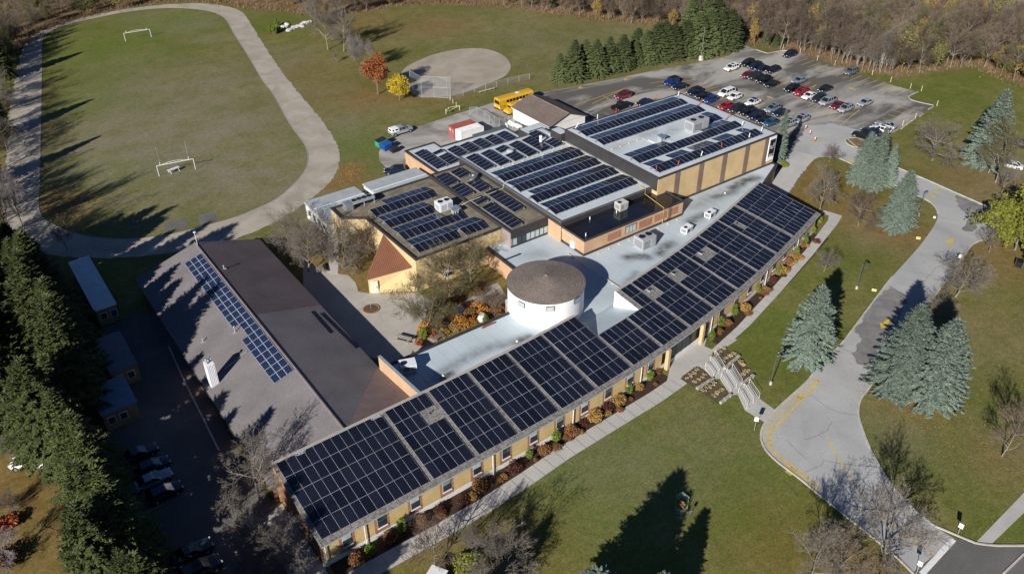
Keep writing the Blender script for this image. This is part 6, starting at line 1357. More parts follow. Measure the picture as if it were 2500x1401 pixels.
def car_meshes(ty):
    L, W, H, bz, hz, cx0, cx1, rx0, rx1, gc, wr = TY[ty]; h = W/2; out = {}
    mb = MB(); st = []
    box = ty in ('jeep', 'pickup')
    f = .985 if box else .93
    prof = [(-L/2, h*.80, gc+.18, bz*.80), (-L/2+.10, h*.92, gc+.05, bz*.93), (-L/2+.35, h*.98, gc, bz*.985), (cx0+.2, h, gc, bz), (0, h, gc, bz), (cx1-.15, h, gc, bz*.985), (cx1+.1, h*.985, gc, max(hz, bz*.95)), (L/2-.55, h*.95*f/.93, gc, hz*.97), (L/2-.18, h*.86*f/.93, gc+.04, hz*.88 if not box else hz*.96), (L/2, h*.72*f/.93, gc+.14, hz*.70 if not box else hz*.88)]
    if ty == 'sedan': prof[2] = (-L/2+.4, h*.97, gc, bz*1.0)
    ring = []
    for x, hw, zb, zt in prof:
        r = [(x, -hw*.88, zb), (x, -hw, zb+.18), (x, -hw, zt-.16), (x, -hw*.95, zt-.04), (x, -hw*.80, zt), (x, 0, zt+.03), (x, hw*.80, zt), (x, hw*.95, zt-.04), (x, hw, zt-.16), (x, hw, zb+.18), (x, hw*.88, zb)]
        ring.append(r)
    n = len(ring[0]); mb.add([p for r in ring for p in r], [(i*n+k, (i+1)*n+k, (i+1)*n+(k+1) % n, i*n+(k+1) % n) for i in range(len(ring)-1) for k in range(n)]+[tuple(range(n)), tuple(range((len(ring)-1)*n+n-1, (len(ring)-1)*n-1, -1))])
    # roof and pillars
    wb, wt = h*.90, h*.74 if not box else h*.84
    B = [(cx0, -wb, bz-.02), (cx1, -wb, bz-.02), (cx1, wb, bz-.02), (cx0, wb, bz-.02)]; T = [(rx0, -wt, H-.07), (rx1, -wt, H-.07), (rx1, wt, H-.07), (rx0, wt, H-.07)]
    mb.add([(rx0-.05,-wt-.02,H-.08),(rx1+.06,-wt-.02,H-.08),(rx1+.06,wt+.02,H-.08),(rx0-.05,wt+.02,H-.08),(rx0+.08,-wt+.1,H),(rx1-.12,-wt+.1,H),(rx1-.12,wt-.1,H),(rx0+.08,wt-.1,H)], [(3,2,1,0),(4,5,6,7),(0,1,5,4),(1,2,6,5),(2,3,7,6),(3,0,4,7)])
    for k in range(4):
        a, b = Vector(B[k]), Vector(T[k]); mb.tube([a, b], .055, 4)
    for x in ((-.1,) if ty in ('pickup',) else (-.15, -1.0) if ty in ('suv','minivan','wagon','jeep') else (-.25,)):
        tt = .5
        for sg in (-1, 1): mb.tube([(x, sg*(wb+.005), bz), (min(max(x, rx0), rx1), sg*(wt+.005), H-.08)], .045, 4)
    for sg in (-1, 1): mb.obox((cx1-.25, sg*(h+.06), bz+.06), .14, .18, .13)
    if ty == 'suv' or ty == 'wagon':
        for sg in (-1, 1): mb.tube([(rx0+.1, sg*wt*.9, H+.04), (rx1-.2, sg*wt*.9, H+.04)], .025, 4)
    out['body'] = mb
    g_ = MB(); ins = .012; g_.hexa([(x, y*(1-ins), z) for x, y, z in B], [(x, y*(1-ins), z) for x, y, z in T]); out['windows'] = g_
    t_ = MB(); t_.box(-L/2-.02, -h*.82, gc+.12, -L/2+.2, h*.82, gc+.34); t_.box(L/2-.2, -h*.74, gc+.08, L/2+.02, h*.74, gc+.30)
    wx = (L/2-.88, -L/2+.88)
    for x in wx:
        for sg in (-1, 1): t_.tube([(x, sg*(h-.10), wr), (x, sg*(h+.012), wr)], wr+.07, 18)
    t_.box(-L/2+.3, -h*.97, gc-.03, L/2-.4, h*.97, gc+.05)
    if ty == 'pickup': t_.box(-L/2+.15, -h*.80, bz+.035, cx0-.1, h*.80, bz+.05)
    if ty == 'suv': t_.obox((-.3, 0, H+.01), .9, .9, .03)
    out['trim'] = t_
    wl = MB(); wl.tube([(0, -.12, 0), (0, .12, 0)], wr, 18); out['wheel'] = wl
    ri = MB(); ri.tube([(0, .121, 0), (0, .135, 0)], wr*.62, 12); ri.tube([(0, -.135, 0), (0, -.121, 0)], wr*.62, 12); out['rim'] = ri
    hl = MB(); hl.obox((0, 0, 0), .16, .34, .13); out['headlight'] = hl
    tl = MB(); tl.obox((0, 0, 0), .10, .26, .18 if ty not in ('suv','minivan','wagon','hatch') else .34); out['taillight'] = tl
    pl = MB(); pl.box(L/2+.015, -.16, gc+.22, L/2+.03, .16, gc+.34); out['number_plate'] = pl
    mats = dict(body=PAINT['grey'], windows=m_cglass, trim=m_trim, wheel=m_tyre, rim=m_rim, headlight=m_lamp, taillight=m_tail, number_plate=m_plate)
    return {k: v.mesh(k, mats[k], smooth=False) for k, v in out.items()}, wx, L, h, hz, bz, wr
CARM = {k: car_meshes(k) for k in TY}
def car(label, ty, col, loc, rz, name='parked_car', roofcol=None, group='cars in the parking lot', cat='car'):
    me, wx, L, h, hz, bz, wr = CARM[ty]; t = thing(name, label, cat, (loc[0], loc[1], .025), rz, group)
    b = link('body', me['body'], t); b.material_slots[0].link = 'OBJECT'; b.material_slots[0].material = PAINT[col]
    link('windows', me['windows'], t); link('trim', me['trim'], t); link('number_plate', me['number_plate'], t)
    for x in wx:
        for sg in (-1, 1): w_ = link('wheel', me['wheel'], t, (x, sg*(h-.10), wr)); link('rim', me['rim'], w_)
    for sg in (-1, 1):
        link('headlight', me['headlight'], t, (L/2-.12, sg*h*.62, hz*.80), (0, 0, -sg*.45)); link('taillight', me['taillight'], t, (-L/2+.03, sg*h*.76, bz*.82))
    if roofcol is not None:
        L_, W_, H_, _a, _b, _c, _d, rx0, rx1, _e, _g = TY[ty]; wt = W_/2*(.74 if ty != 'jeep' else .84)
        MB().box(rx0-.02, -wt, H_-.03, rx1, wt, H_+.025).build('roof_panel', roofcol, t, local=True)
    return t
HD = math.pi+R(2.8)
C7 = [('blue jeep with black top, farthest left of the front lot row','jeep','blue',235,608),('dark navy sedan next to the blue jeep','sedan','navy',365,668),('navy SUV, first of the middle row nearest the roof edge','suv','navy',580,752),('black sedan between navy SUV and bright blue car','sedan','black',710,804),('bright blue hatchback in the middle row','hatch','blue',822,866),('white minivan in the middle row','minivan','white',1058,766),('white hatchback below the white minivan','hatch','white',1178,825),
 ('bright red compact car at the gymnasium side','hatch','red',1045,966),('dark grey SUV beside the bright red compact','suv','darkgrey',1203,1006),('white sedan with black glass roof','sedan','white',1452,905),('black SUV third from the red compact','suv','black',1362,1046),('dark SUV fourth from the red compact','suv','navy',1490,1108),('black sedan fifth from the red compact','sedan','black',1632,1165),('teal blue car half behind the slim gymnasium spruce','hatch','teal',1712,1206),
 ('steel blue SUV behind the black ones by the gymnasium','suv','steel',1742,1006),('dark car peeking past the slim spruce','sedan','navy',1868,1056),('pale silver SUV half hidden by the slim spruce','suv','silver',1985,1226),('silver SUV beside the red bollards','suv','silver',2168,1160),
 ('white SUV leading the upper back row','suv','white',1130,398),('black SUV beside the leading white SUV','suv','black',1370,328),('navy SUV second behind the white SUV','suv','navy',1482,370),('navy sedan third behind the white SUV','sedan','navy',1590,402),('black wagon at the end of the upper back row','wagon','black',1750,424),
 ('dark red hatchback nose to nose with the back row','hatch','maroon',1372,502),('dark grey SUV right of the dark red hatchback','suv','darkgrey',1475,524),('black SUV second right of the dark red hatchback','suv','black',1612,577),('black sedan third right of the dark red hatchback','sedan','black',1730,632),
 ('navy SUV alone at the far edge of the lot','suv','navy',2000,196),('pale blue sedan above the black SUV in the centre','sedan','steel',2140,582),('black SUV first of the centre row','suv','black',2030,706)]
for l, ty, c, x, y in C7:
    p = at2(*z7b(x, y), .75); car(l, ty, c, p, HD+RNG.uniform(-.03, .03), roofcol=m_trim if 'black top' in l else (m_cglass if 'glass roof' in l else None))
C8 = [('red SUV between black SUV and white sedan in the centre row','suv','red',460,633),('white sedan in the centre row','sedan','white',582,688),('black sedan alone above the centre row','sedan','black',822,582),('black SUV right of the white sedan in the centre row','suv','darkgrey',718,730),('silver wagon in the centre row','minivan','silver',855,772),('dark red sedan between silver wagon and silver SUV','sedan','maroon',1005,828),('silver SUV ending the centre row','suv','silver',1124,882),('silver sedan apart at the right of the centre row','sedan','silver',1415,788),('boxy grey off-roader at the far edge of the lot','jeep','grey',1200,336)]
for l, ty, c, x, y in C8: car(l, ty, c, at2(*z8b(x, y), .75), HD+RNG.uniform(-.03, .03))
RD = R(-81.5)+math.pi
car('silver sedan at the lot end, beyond the white SUV', 'sedan', 'silver', at2(*z8b(1725,1122), .7), RD); car('white SUV at the lot end, facing the grass', 'suv', 'white', at2(*z8b(1648,1190), .75), RD); car('black SUV at the lot end by the island', 'suv', 'black', at2(*z8b(1380,1275), .75), RD+.05); car('navy car half hidden behind the spruce trio', 'sedan', 'navy', at2(*z8b(1520,1215), .75), RD)
car('maroon SUV alone near the brown-roofed shed', 'suv', 'maroon', at2(1521,233,.75), HD-.05); car('black pickup near the gymnasium roof edge', 'pickup', 'black', at2(1517,258,.8), HD+math.pi); car('dark car behind the gymnasium roof edge', 'sedan', 'navy', at2(1573,249,.75), HD)
car('dark car parked by the grey portable classroom', 'suv', 'navy', at2(965,416,.7), R(150), group=None); 
for k, (x, y, ty, c, l) in enumerate(((338,1106,'sedan','darkgrey','dark sedan in tree shade, first of the shaded row'),(372,1137,'hatch','navy','dark hatchback second in the shaded row'),(372,1170,'sedan','steel','blue-grey sedan third in the shaded row'),(402,1200,'hatch','navy','navy hatchback fourth in the shaded row'),(468,1345,'sedan','darkgrey','dark sedan in tree shade near the bottom edge'),(490,1388,'suv','darkgrey','dark SUV at the bottom edge in tree shade'))):
    car(l, ty, c, at2(x, y, .7), R(2), group='cars in the shade of the spruces')
car('dark car at the far right edge', 'suv', 'darkgrey', at2(2494,352,.7), R(-60), group=None); car('white car with red tail lights behind bare trees, right edge', 'sedan', 'white', at2(2468,402,.7), R(110), group=None)
car('white van on the garden lawn at the lower left', 'minivan', 'white', at2(76,1124,.8), R(150), group=None)
# silver pickup with white canopy
pk = car('silver pickup with white canopy beside the dumpsters', 'pickup', 'silver', at2(978,318,.8), 0.02, group=None, name='pickup_truck', cat='pickup')
mb = MB(); mb.hexa([(-2.75,-.90,1.1),(-.88,-.90,1.1),(-.88,.90,1.1),(-2.75,.90,1.1)], [(-2.6,-.76,1.86),(-.9,-.76,1.86),(-.9,.76,1.86),(-2.6,.76,1.86)]); mb.build('canopy', m_white, pk, local=True)
mb = MB(); 
for sg in (-1, 1): mb.hexa([(-1.75,sg*.872,1.33),(-1.05,sg*.872,1.33),(-1.05,sg*.862,1.34),(-1.75,sg*.862,1.34)], [(-1.75,sg*.815,1.7),(-1.05,sg*.815,1.7),(-1.05,sg*.80,1.7),(-1.75,sg*.80,1.7)]); mb.hexa([(-2.5,sg*.872,1.33),(-2.15,sg*.872,1.33),(-2.15,sg*.862,1.34),(-2.5,sg*.862,1.34)], [(-2.48,sg*.815,1.7),(-2.15,sg*.815,1.7),(-2.15,sg*.80,1.7),(-2.48,sg*.80,1.7)])
mb.box(-2.76,-.55,1.3,-2.68,.55,1.68); mb.build('canopy_window', m_cglass, pk, local=True)
# school buses
m_bus = M('bus_yellow', (.62, .36, .015), rough=.35, spec=.5, var=.04, space='obj')
def bus(label, loc, L, H, W, hood):
    t = thing('school_bus', label, 'bus', (loc[0], loc[1], .025), math.pi, 'school buses behind the shed')
    x1 = L/2-hood; mb = MB(); h = W/2; prof = [(-h,.45),(-h,H-.45),(-h+.12,H-.18),(-h+.4,H-.04),(0,H),(h-.4,H-.04),(h-.12,H-.18),(h,H-.45),(h,.45)]
    V = [(x, y, z) for x in (-L/2, x1) for y, z in prof]; n = len(prof)
    mb.add(V, [(k, k+1, n+k+1, n+k) for k in range(n-1)]+[tuple(range(n))[::-1], tuple(range(n, 2*n)), (0, n, 2*n-1, n-1)])
    if hood: mb.hexa([(x1,-h*.85,.5),(L/2,-h*.75,.5),(L/2,h*.75,.5),(x1,h*.85,.5)], [(x1,-h*.82,1.55),(L/2-.1,-h*.7,1.35),(L/2-.1,h*.7,1.35),(x1,h*.82,1.55)])
    mb.build('body', m_bus, t, local=True)
    nw = int((L-hood-1.6)/.95)
    for k in range(nw):
        for sg in (-1, 1): MB().box(-L/2+.7+k*.95, sg*(h+.012)-.012, 1.55, -L/2+1.45+k*.95, sg*(h+.012)+.012, H-.55).build('window', m_cglass, t, local=True)
    MB().box(x1+.005, -h*.8, 1.6, x1+.03, h*.8, H-.6).build('windscreen', m_cglass, t, local=True)
    mb = MB(); 
    for z in (.9, 1.3): mb.box(-L/2-.01, -h-.02, z, x1, -h-.003, z+.07); mb.box(-L/2-.01, h+.003, z, x1, h+.02, z+.07)
    mb.box(L/2-.02, -h*.9, .38, L/2+.12, h*.9, .65); mb.build('rub_rail', m_trim, t, local=True)
    for x in (L/2-1.3, -L/2+2.3):
        for sg in (-1, 1): w_ = MB().tube([(x, sg*(h-.3), .48), (x, sg*(h-.02), .48)], .48, 18).build('wheel', m_tyre, t, local=True); MB().tube([(x, sg*(h-.02), .48), (x, sg*(h-.005), .48)], .28, 12).build('rim', m_rim, w_, local=True)
    for sg in (-1, 1): MB().obox((L/2+.02, sg*h*.7, .95), .06, .3, .2).build('headlight', m_lamp, t, local=True); MB().tube([(x1, sg*h, H-.7), (x1+.5, sg*(h+.3), H-1.0), (x1+.5, sg*(h+.3), H-1.5)], .04, 5).build('mirror_arm', m_black2, t, local=True)
    for y in (-.7, -.4, .4, .7): MB().obox((x1+.02, y, H-.3), .06, .16, .14).build('signal_lamp', m_tail, t, local=True)
    MB().obox((-1, 0, H+.05), .8, .8, .08).build('roof_hatch', m_white, t, local=True)
bus('long yellow school bus behind the brown-roofed shed', (108.4+5.0, 155.5), 10.0, 3.1, 2.5, 0); bus('short yellow school bus tight behind the shed', (108.3+3.6, 151.75), 7.2, 2.75, 2.3, 1.1)

# ------------------------------------------------------------------ shed, containers, bins, tanks
sh = thing('storage_shed', 'white storage shed with brown gable roof beside the gymnasium', 'shed', (113.6, 142.2, 0))
MB().box(108.55, 135.2, 0, 118.75, 149.2, 2.95).build('wall', m_stucco, sh)
for y in (135.2, 149.2): MB().add([(108.55,y,2.9),(118.75,y,2.9),(113.65,y,4.7)], [(0,1,2) if y < 140 else (2,1,0)]).build('gable', m_stucco, sh)
mb = MB(); x0, x1, xm, y0, y1, ze, zr_ = 108.15, 119.15, 113.65, 134.85, 149.55, 2.9, 4.85; vs = [(x0,y0,ze),(xm,y0,zr_),(x1,y0,ze),(x0,y1,ze),(xm,y1,zr_),(x1,y1,ze)]
mb.add(vs+[(a,b,c-.18) for a,b,c in vs], [(0,1,4,3),(1,2,5,4),(7,6,9,10),(8,7,10,11),(3,4,10,9),(4,5,11,10),(0,3,9,6),(5,2,8,11),(0,6,7,1),(1,7,8,2)]); r_ = mb.build('roof', m_shB, sh)
MB().tube([(xm,y0,zr_+.01),(xm,y1,zr_+.01)], .1, 4).build('ridge_cap', MATS['ridge_cap_brown'], r_)
MB().box(108.08,134.9,2.72,108.16,149.5,2.88).build('fascia', m_whitemet, sh)
mb = MB(); mb.tube([(118.5,135.0,4.3),(119.2,133.0,4.3),(119.3,133.0,3.0)], .05, 5); mb.build('handrail', m_black2, sh)
def container(label, x0, y0, mat, mat2):
    L, W, H = 6.06, 2.44, 2.6; t = thing('shipping_container', label, 'container', (x0+L/2, y0+W/2, .02), 0, 'shipping containers in the yard')
    MB().box(-L/2+.06,-W/2+.06,.12,L/2-.06,W/2-.06,H-.06).build('panels', mat, t, local=True)
    mb = MB()
    for x in (-L/2, L/2-.12):
        for y in (-W/2, W/2-.12): mb.box(x, y, 0, x+.12, y+.12, H)
    for y in (-W/2, W/2-.1): mb.box(-L/2+.12, y, H-.1, L/2-.12, y+.1, H); mb.box(-L/2+.12, y, 0, L/2-.12, y+.1, .14)
    mb.build('frame', mat, t, local=True); mb = MB()
    for k in range(20): 
        x = -L/2+.25+k*.285
        for y in (-W/2+.02, W/2-.06): mb.box(x, y, .16, x+.14, y+.04, H-.12)
        mb.box(x, -W/2+.14, H-.06, x+.14, W/2-.14, H-.02)
    mb.build('corrugation', mat, t, local=True)
    for sg in (-1, 1):
        d_ = MB().box(-L/2-.01, min(.02*sg, sg*1.1), .16, -L/2+.05, max(.02*sg, sg*1.1), H-.14).build('door', mat, t, local=True); MB().tube([(-L/2-.04, sg*.35, .2), (-L/2-.04, sg*.35, H-.2)], .025, 5).build('lock_rod', m_galv, d_, local=True)
    return t
m_cred = M('container_red', (.34, .09, .07), var=.18, scale=.8, rough=.6); m_cwht = M('container_white', (.74, .74, .73), var=.06, scale=.8, rough=.5)
ct = container('red shipping container beside the white one', 91.0, 147.45, m_cred, m_cred)
mb = MB(); 
for y, z in ((.35, 2.1), (.35, 1.8), (.7, 2.0), (.35, 1.55), (.7, 1.7), (-.5, 1.9), (-.75, 1.6)): mb.box(-3.05, y-.12, z, -3.045, y+.12, z+.14)
mb.build('door_stencil', m_white, ct, local=True)
container('white shipping container with blue shaded side', 91.15, 144.85, m_cwht, m_cwht)
def dumpster(label, c, col, lid, sx, sy, sz, slope):
    t = thing('dumpster', label, 'dumpster', (c[0], c[1], .02), R(4), 'dumpsters by the lawn'); m = M('bin_'+label.split()[0], col, rough=.5, var=.15, scale=1.5); h, k = sx/2, sy/2
    MB().hexa([(-h*.9,-k*.95,.12),(h*.9,-k*.95,.12),(h*.9,k*.95,.12),(-h*.9,k*.95,.12)], [(-h,-k,sz*.8),(h,-k,sz),(h,k,sz),(-h,k,sz*.8)]).build('bin', m, t, local=True)
    MB().hexa([(-h-.04,-k-.04,sz*.8+.01),(h+.04,-k-.04,sz+.01),(h+.04,k+.04,sz+.01),(-h-.04,k+.04,sz*.8+.01)], [(-h,-k,sz*.8+.09),(h,-k,sz+.09),(h,k,sz+.09),(-h,k,sz*.8+.09)]).build('lid', M('lid_'+label.split()[0], lid, rough=.5), t, local=True)
    mb = MB(); 
    for sg in (-1, 1): mb.box(-.4, sg*(k+.05)-.06, sz*.5, .4, sg*(k+.05)+.06, sz*.62)
    mb.build('lift_pocket', m, t, local=True)
    for x in (-h*.7, h*.7):
        for y in (-k*.8, k*.8): MB().box(x-.08,y-.05,0,x+.08,y+.05,.14).build('caster', m_black2, t, local=True)
dumpster('green dumpster with black lid by the lawn', at2(930,350,.7), (.03,.30,.17), (.02,.025,.03), 2.2, 1.7, 1.7, 0); dumpster('blue dumpster next to the green one', at2(943,358,.7), (.012,.06,.26), (.015,.08,.30), 2.0, 1.8, 1.6, 0); dumpster('black dumpster next to the blue one', at2(962,366,.5), (.02,.02,.022), (.025,.025,.03), 1.7, 1.3, 1.1, 0)
t = thing('propane_tanks', 'pair of white horizontal tanks beside the shed wall', 'tank', (105.5,141.5,0))
for p, r in (((1249,302),.55),((1266,309),.55)):
    x, y = at2(*p, 1.0); mb = MB(); mb.tube([(x-.0,y-1.0,1.0),(x,y-.85,1.0),(x,y+.85,1.0),(x,y+1.0,1.0)], [r*.5,r,r,r*.5], 16); k_ = mb.build('tank', m_white, t, smooth=False); MB().box(x-.3,y-.7,.0,x+.3,y-.55,.6).build('saddle', m_galv, t); MB().box(x-.3,y+.55,.0,x+.3,y+.7,.6).build('saddle', m_galv, t)
for k, (p, l) in enumerate((((1237,305),'pale green drum left of the white tanks'),((1276,312),'grey ribbed drum right of the white tanks'))):
    x, y = at2(*p, .6); mb = MB(); mb.lathe((x,y,0), [(.38,0),(.4,.05),(.38,.4),(.4,.45),(.38,.8),(.4,.85),(.38,1.15),(.3,1.17)], 16); tag(mb.build('drum', M('drum_%d' % k, ((.45,.55,.54),(.12,.13,.13))[k])), l, 'drum')
mb = MB(); x, y = at2(1008,372,.2); mb.box(x-1.4,y-.5,0,x+1.4,y+.1,.25); mb.box(x-1.2,y-.3,.25,x+.8,y+.3,.45); mb.obox((x+.3,y,.5),1.6,.3,.1,.4); tag(mb.build('board_pile', m_whitemet), 'pile of pale boards against the rear block wall', 'boards')

# ------------------------------------------------------------------ fences, goals, field furniture
m_mesh = bpy.data.materials.new('chain_link'); m_mesh.use_nodes = True; _t = m_mesh.node_tree; _b = _t.nodes['Principled BSDF']; _b.inputs['Base Color'].default_value = (.35, .37, .38, 1); _tr = node(_t, 'ShaderNodeBsdfTransparent'); _mx = node(_t, 'ShaderNodeMixShader'); _mx.inputs[0].default_value = .20
_t.links.new(_tr.outputs[0], _mx.inputs[1]); _t.links.new(_b.outputs[0], _mx.inputs[2]); _t.links.new(_mx.outputs[0], _t.nodes['Material Output'].inputs[0])
def fence(label, pts, h, name='chain_link_fence', rails=(1.0,)):
    t = thing(name, label, 'fence', (*pts[0], 0))
    for p in pts: MB().cyl(p[0], p[1], 0, h+.05, .05, .05, 6).build('post', m_galv, t)
    for a, b in zip(pts[:-1], pts[1:]):
        for r in rails: MB().tube([(*a, h*r), (*b, h*r)], .035, 5).build('rail', m_galv, t)
        MB().add([(*a, .03), (*b, .03), (*b, h), (*a, h)], [(0,1,2,3)]).build('mesh', m_mesh, t)
    return t
fence('low chain-link fence along the ball field', pxw([(1293,195),(1267,200),(1240,206),(1213,213.5),(1186,219.5),(1158,225.5),(1131,233.5),(1101.5,240)]), 1.6)
fence('tall backstop of steel poles and netting at the ball field', pxw([(1101,240.5),(1092.5,240.5),(1060,238.5),(1030.5,239),(1003,222)]), 5.4, 'backstop', (1.0, .5, .02))
t = fence('chain-link yard fence between containers and buses', pxw([(1147,282),(1165,281),(1195,302),(1204,316)]), 2.0)
fence('chain-link fence by the white tanks', pxw([(1182,289),(1207,303),(1220,311),(1233,300)]), 2.0)
t = thing('field_gate', 'pale pipe barrier gate with white sign at the yard entrance', 'gate', (*at2(1105,272), 0))
a, b = at2(1095,275), at2(1122,270)
for p in (at2(1089,279), a, b): MB().cyl(p[0], p[1], 0, 1.3, .07, .07, 6).build('post', m_pipeC, t)
MB().tube([(*a, 1.2), (*b, 1.25)], .05, 6).build('top_bar', m_pipeC, t); MB().tube([(*a, .3), (*b, 1.2)], .04, 6).build('brace', m_pipeC, t); s_ = at2(1091,270,1.2); MB().obox((s_[0], s_[1], 1.3), .7, .05, .45, R(60)).build('sign', m_white, t)
for k, (p, h) in enumerate((((1099,246),1.3),((1106,253),1.2),((1114,261),1.2))): x, y = at2(*p); mb = MB(); mb.cyl(x, y, 0, h, .07, .06, 7); mb.cyl(x, y, h, h+.05, .06, .03, 7); tag(mb.build('wooden_post', m_pipeC), ['pale wooden post nearest the backstop','pale wooden post midway to the pipe gate','pale wooden post beside the pipe gate'][k], 'post', 'posts between backstop and gate')
a, b = at2(1170,229), at2(1208,219); t = thing('log_bench', 'long low timber bench behind the ball field fence', 'bench', (*a, 0)); MB().obox(((a[0]+b[0])/2, (a[1]+b[1])/2, .45), math.dist(a, b), .28, .07, math.atan2(b[1]-a[1], b[0]-a[0])).build('seat', m_pipeC, t)
for f_ in (.05, .37, .7, .97): MB().obox((a[0]+(b[0]-a[0])*f_, a[1]+(b[1]-a[1])*f_, .21), .1, .24, .42, 0).build('leg', m_bark, t)
# goals: post-and-crossbar frames with a trussed top
def goal(label, a, b, up):
    A, B = np.array(at2(*a)), np.array(at2(*b)); d = (B-A); L = np.linalg.norm(d); d /= L; H = 2.35; t = thing('goal', label, 'goal', (*A, 0), 0, 'goals on the sports field')
    P = lambda s, z: (*(A+d*s), z)
    for s in (0, L): MB().tube([P(s, 0), P(s, H)], .06, 8).build('upright', m_white, t)
    MB().tube([P(0, H), P(L, H)], .06, 8).build('crossbar', m_white, t)
    MB().tube([P(L*.12, H), P(L*.3, H+.32), P(L*.5, H+.42), P(L*.7, H+.32), P(L*.88, H)], .035, 6).build('truss', m_white, t)
    for s in (.3, .4, .5, .6, .7): MB().tube([P(L*s, H), P(L*s, H+.38)], .02, 5).build('strut', m_white, t)
    for s in (.1, .88): MB().tube([P(L*s, H), P(L*s, H+.6)], .06, 6).build('socket', m_white, t)
    if up:
        for s in (.1, .88): MB().tube([P(L*s, H+.5), P(L*s, H+4.2)], .011, 5).build('post_extension', m_whitemet, t)
goal('white field goal frame at the far end of the field', (307,101.6), (369.8,91.3), False); goal('white field goal frame with thin poles nearer the track', (389,430.5), (477.5,412.8), True)
def bench(label, c, L, rz, mat, name='picnic_table', seats=True, legs=True):
    t = thing(name, label, 'table' if seats else 'bench', (*c, 0.02), rz)
    for k in range(4): MB().box(-L/2, -.37+k*.19, .72, L/2, -.37+k*.19+.17, .76).build('plank', mat, t, local=True)
    if seats:
        for sg in (-1, 1):
            for k in range(2): MB().box(-L/2, sg*.68-.14+k*.15, .43, L/2, sg*.68-.14+k*.15+.13, .47).build('seat_plank', mat, t, local=True)
    for x in (-L*.36, L*.36):
        for sg in (-1, 1): MB().tube([(x, sg*.2, .72), (x, sg*.62, 0)], .045, 5).build('leg', mat, t, local=True)
        MB().box(x-.04, -.75 if seats else -.3, .38, x+.04, .75 if seats else .3, .43).build('crosspiece', mat, t, local=True)
m_wood = M('weathered_wood', (.36, .33, .28), var=.2, scale=2, space='obj')
bench('white park bench frame in front of the near goal', at2(425,420), 2.6, R(14), m_whitemet, 'field_bench', False)
bench('grey picnic table with dark shadow in the courtyard', at2(985,826,.5), 2.6, R(-58), m_wood); bench('dark bench in the courtyard garden by the low wing', at2(1070,825,.4), 2.0, R(5), m_bark, 'garden_bench', False); bench('dark bench beneath the round hall in the garden', at2(1122,800,.4), 2.0, R(5), m_bark, 'garden_bench', False)
bench('dark picnic table in the shade left of the path', at2(783,655,.5), 2.2, R(70), m_bark)
# circular planter in the courtyard
x, y = at2(906,755); t = thing('round_planter', 'round brick-edged planter bed in the courtyard', 'planter', (x, y, 0)); mb = MB(); mb.lathe((x,y,0), [(1.35,.02),(1.35,.16),(1.15,.16),(1.15,.10)], 28); mb.build('rim', m_brickR, t); mb = MB(); mb.lathe((x,y,0), [(1.16,.11),(.6,.16),(.05,.18)], 28); mb.build('soil', m_soil, t); MB().cyl(x,y,.15,1.1,.02,.02,5).build('stake', m_pipeC, t)
# bicycle rack of linked hoops, one bicycle
t = thing('bicycle_rack', 'brown looped bicycle rack in front of the library porch', 'bike rack', (*at2(970,718), 0)); a, b = np.array(at2(931,720)), np.array(at2(1008,718)); N_ = 8
for k in range(N_):
    p, q = a+(b-a)*k/N_, a+(b-a)*(k+.62)/N_; MB().tube([(*p, 0), (*p, .75), (*(p*.8+q*.2), .9), (*(p*.2+q*.8), .9), (*q, .75), (*q, 0)], .035, 6).build('hoop', m_pipeY if k % 2 else M('rack_brown', (.22,.17,.09), rough=.5), t)
t = thing('bicycle', 'dark bicycle leaning in the rack', 'bicycle', (*at2(957,724), 0), R(35)); 
for x_ in (-.52, .52): mb = MB(); mb.tube([(x_+.33*math.cos(q), 0, .35+.33*math.sin(q)) for q in np.linspace(0, 6.2832, 17)], .025, 5, cap=False); mb.build('wheel', m_tyre, t, local=True)
MB().tube([(-.52,0,.35),(-.1,0,.35),(-.2,0,.8),(.35,0,.8),(-.1,0,.35)], .025, 5).build('frame', m_black2, t, local=True); MB().tube([(.52,0,.35),(.36,0,.95)], .025, 5).build('fork', m_black2, t, local=True); MB().tube([(.36,-.28,1.0),(.36,.28,1.0)], .02, 5).build('handlebar', m_black2, t, local=True); MB().obox((-.22,0,.88), .28, .14, .07).build('saddle', m_black2, t, local=True)
# pale stones
SN = 0
for ln, n_ in (([(703,76),(725,68),(757,54)], 13), ([(687,71),(705,58)], 5)):
    for p in resample(pxw(ln), math.dist(at2(*ln[0]), at2(*ln[-1]))/n_)[:n_]:
        bm = bmesh.new(); bmesh.ops.create_icosphere(bm, subdivisions=2, radius=1)
        for v in bm.verts: v.co *= 1+RNG.uniform(-.18, .18)
        me = bpy.data.meshes.new('boulder'); bm.to_mesh(me); bm.free(); me.materials.append(M('limestone', (.55,.54,.51), var=.15, scale=1))
        o = link('boulder', me, None, (p[0]+RNG.normal(0,.3), p[1]+RNG.normal(0,.3), .22), (0,0,RNG.uniform(0,3)), (RNG.uniform(.8,1.3), RNG.uniform(.55,.9), RNG.uniform(.35,.55))); tag(o, 'pale limestone block in the rows beside the thin cedars', 'boulder', 'limestone blocks by the track'); SN += 1
bm = bmesh.new(); bmesh.ops.create_icosphere(bm, subdivisions=2, radius=1)
for v in bm.verts: v.co *= 1+RNG.uniform(-.15, .15)
me = bpy.data.meshes.new('boulder'); bm.to_mesh(me); bm.free(); me.materials.append(MATS['limestone']); o = link('boulder', me, None, (*at2(1178,776,.4), .4), (0,0,.5), (1.0,.8,.7)); tag(o, 'single pale boulder in the garden left of the round hall', 'boulder')

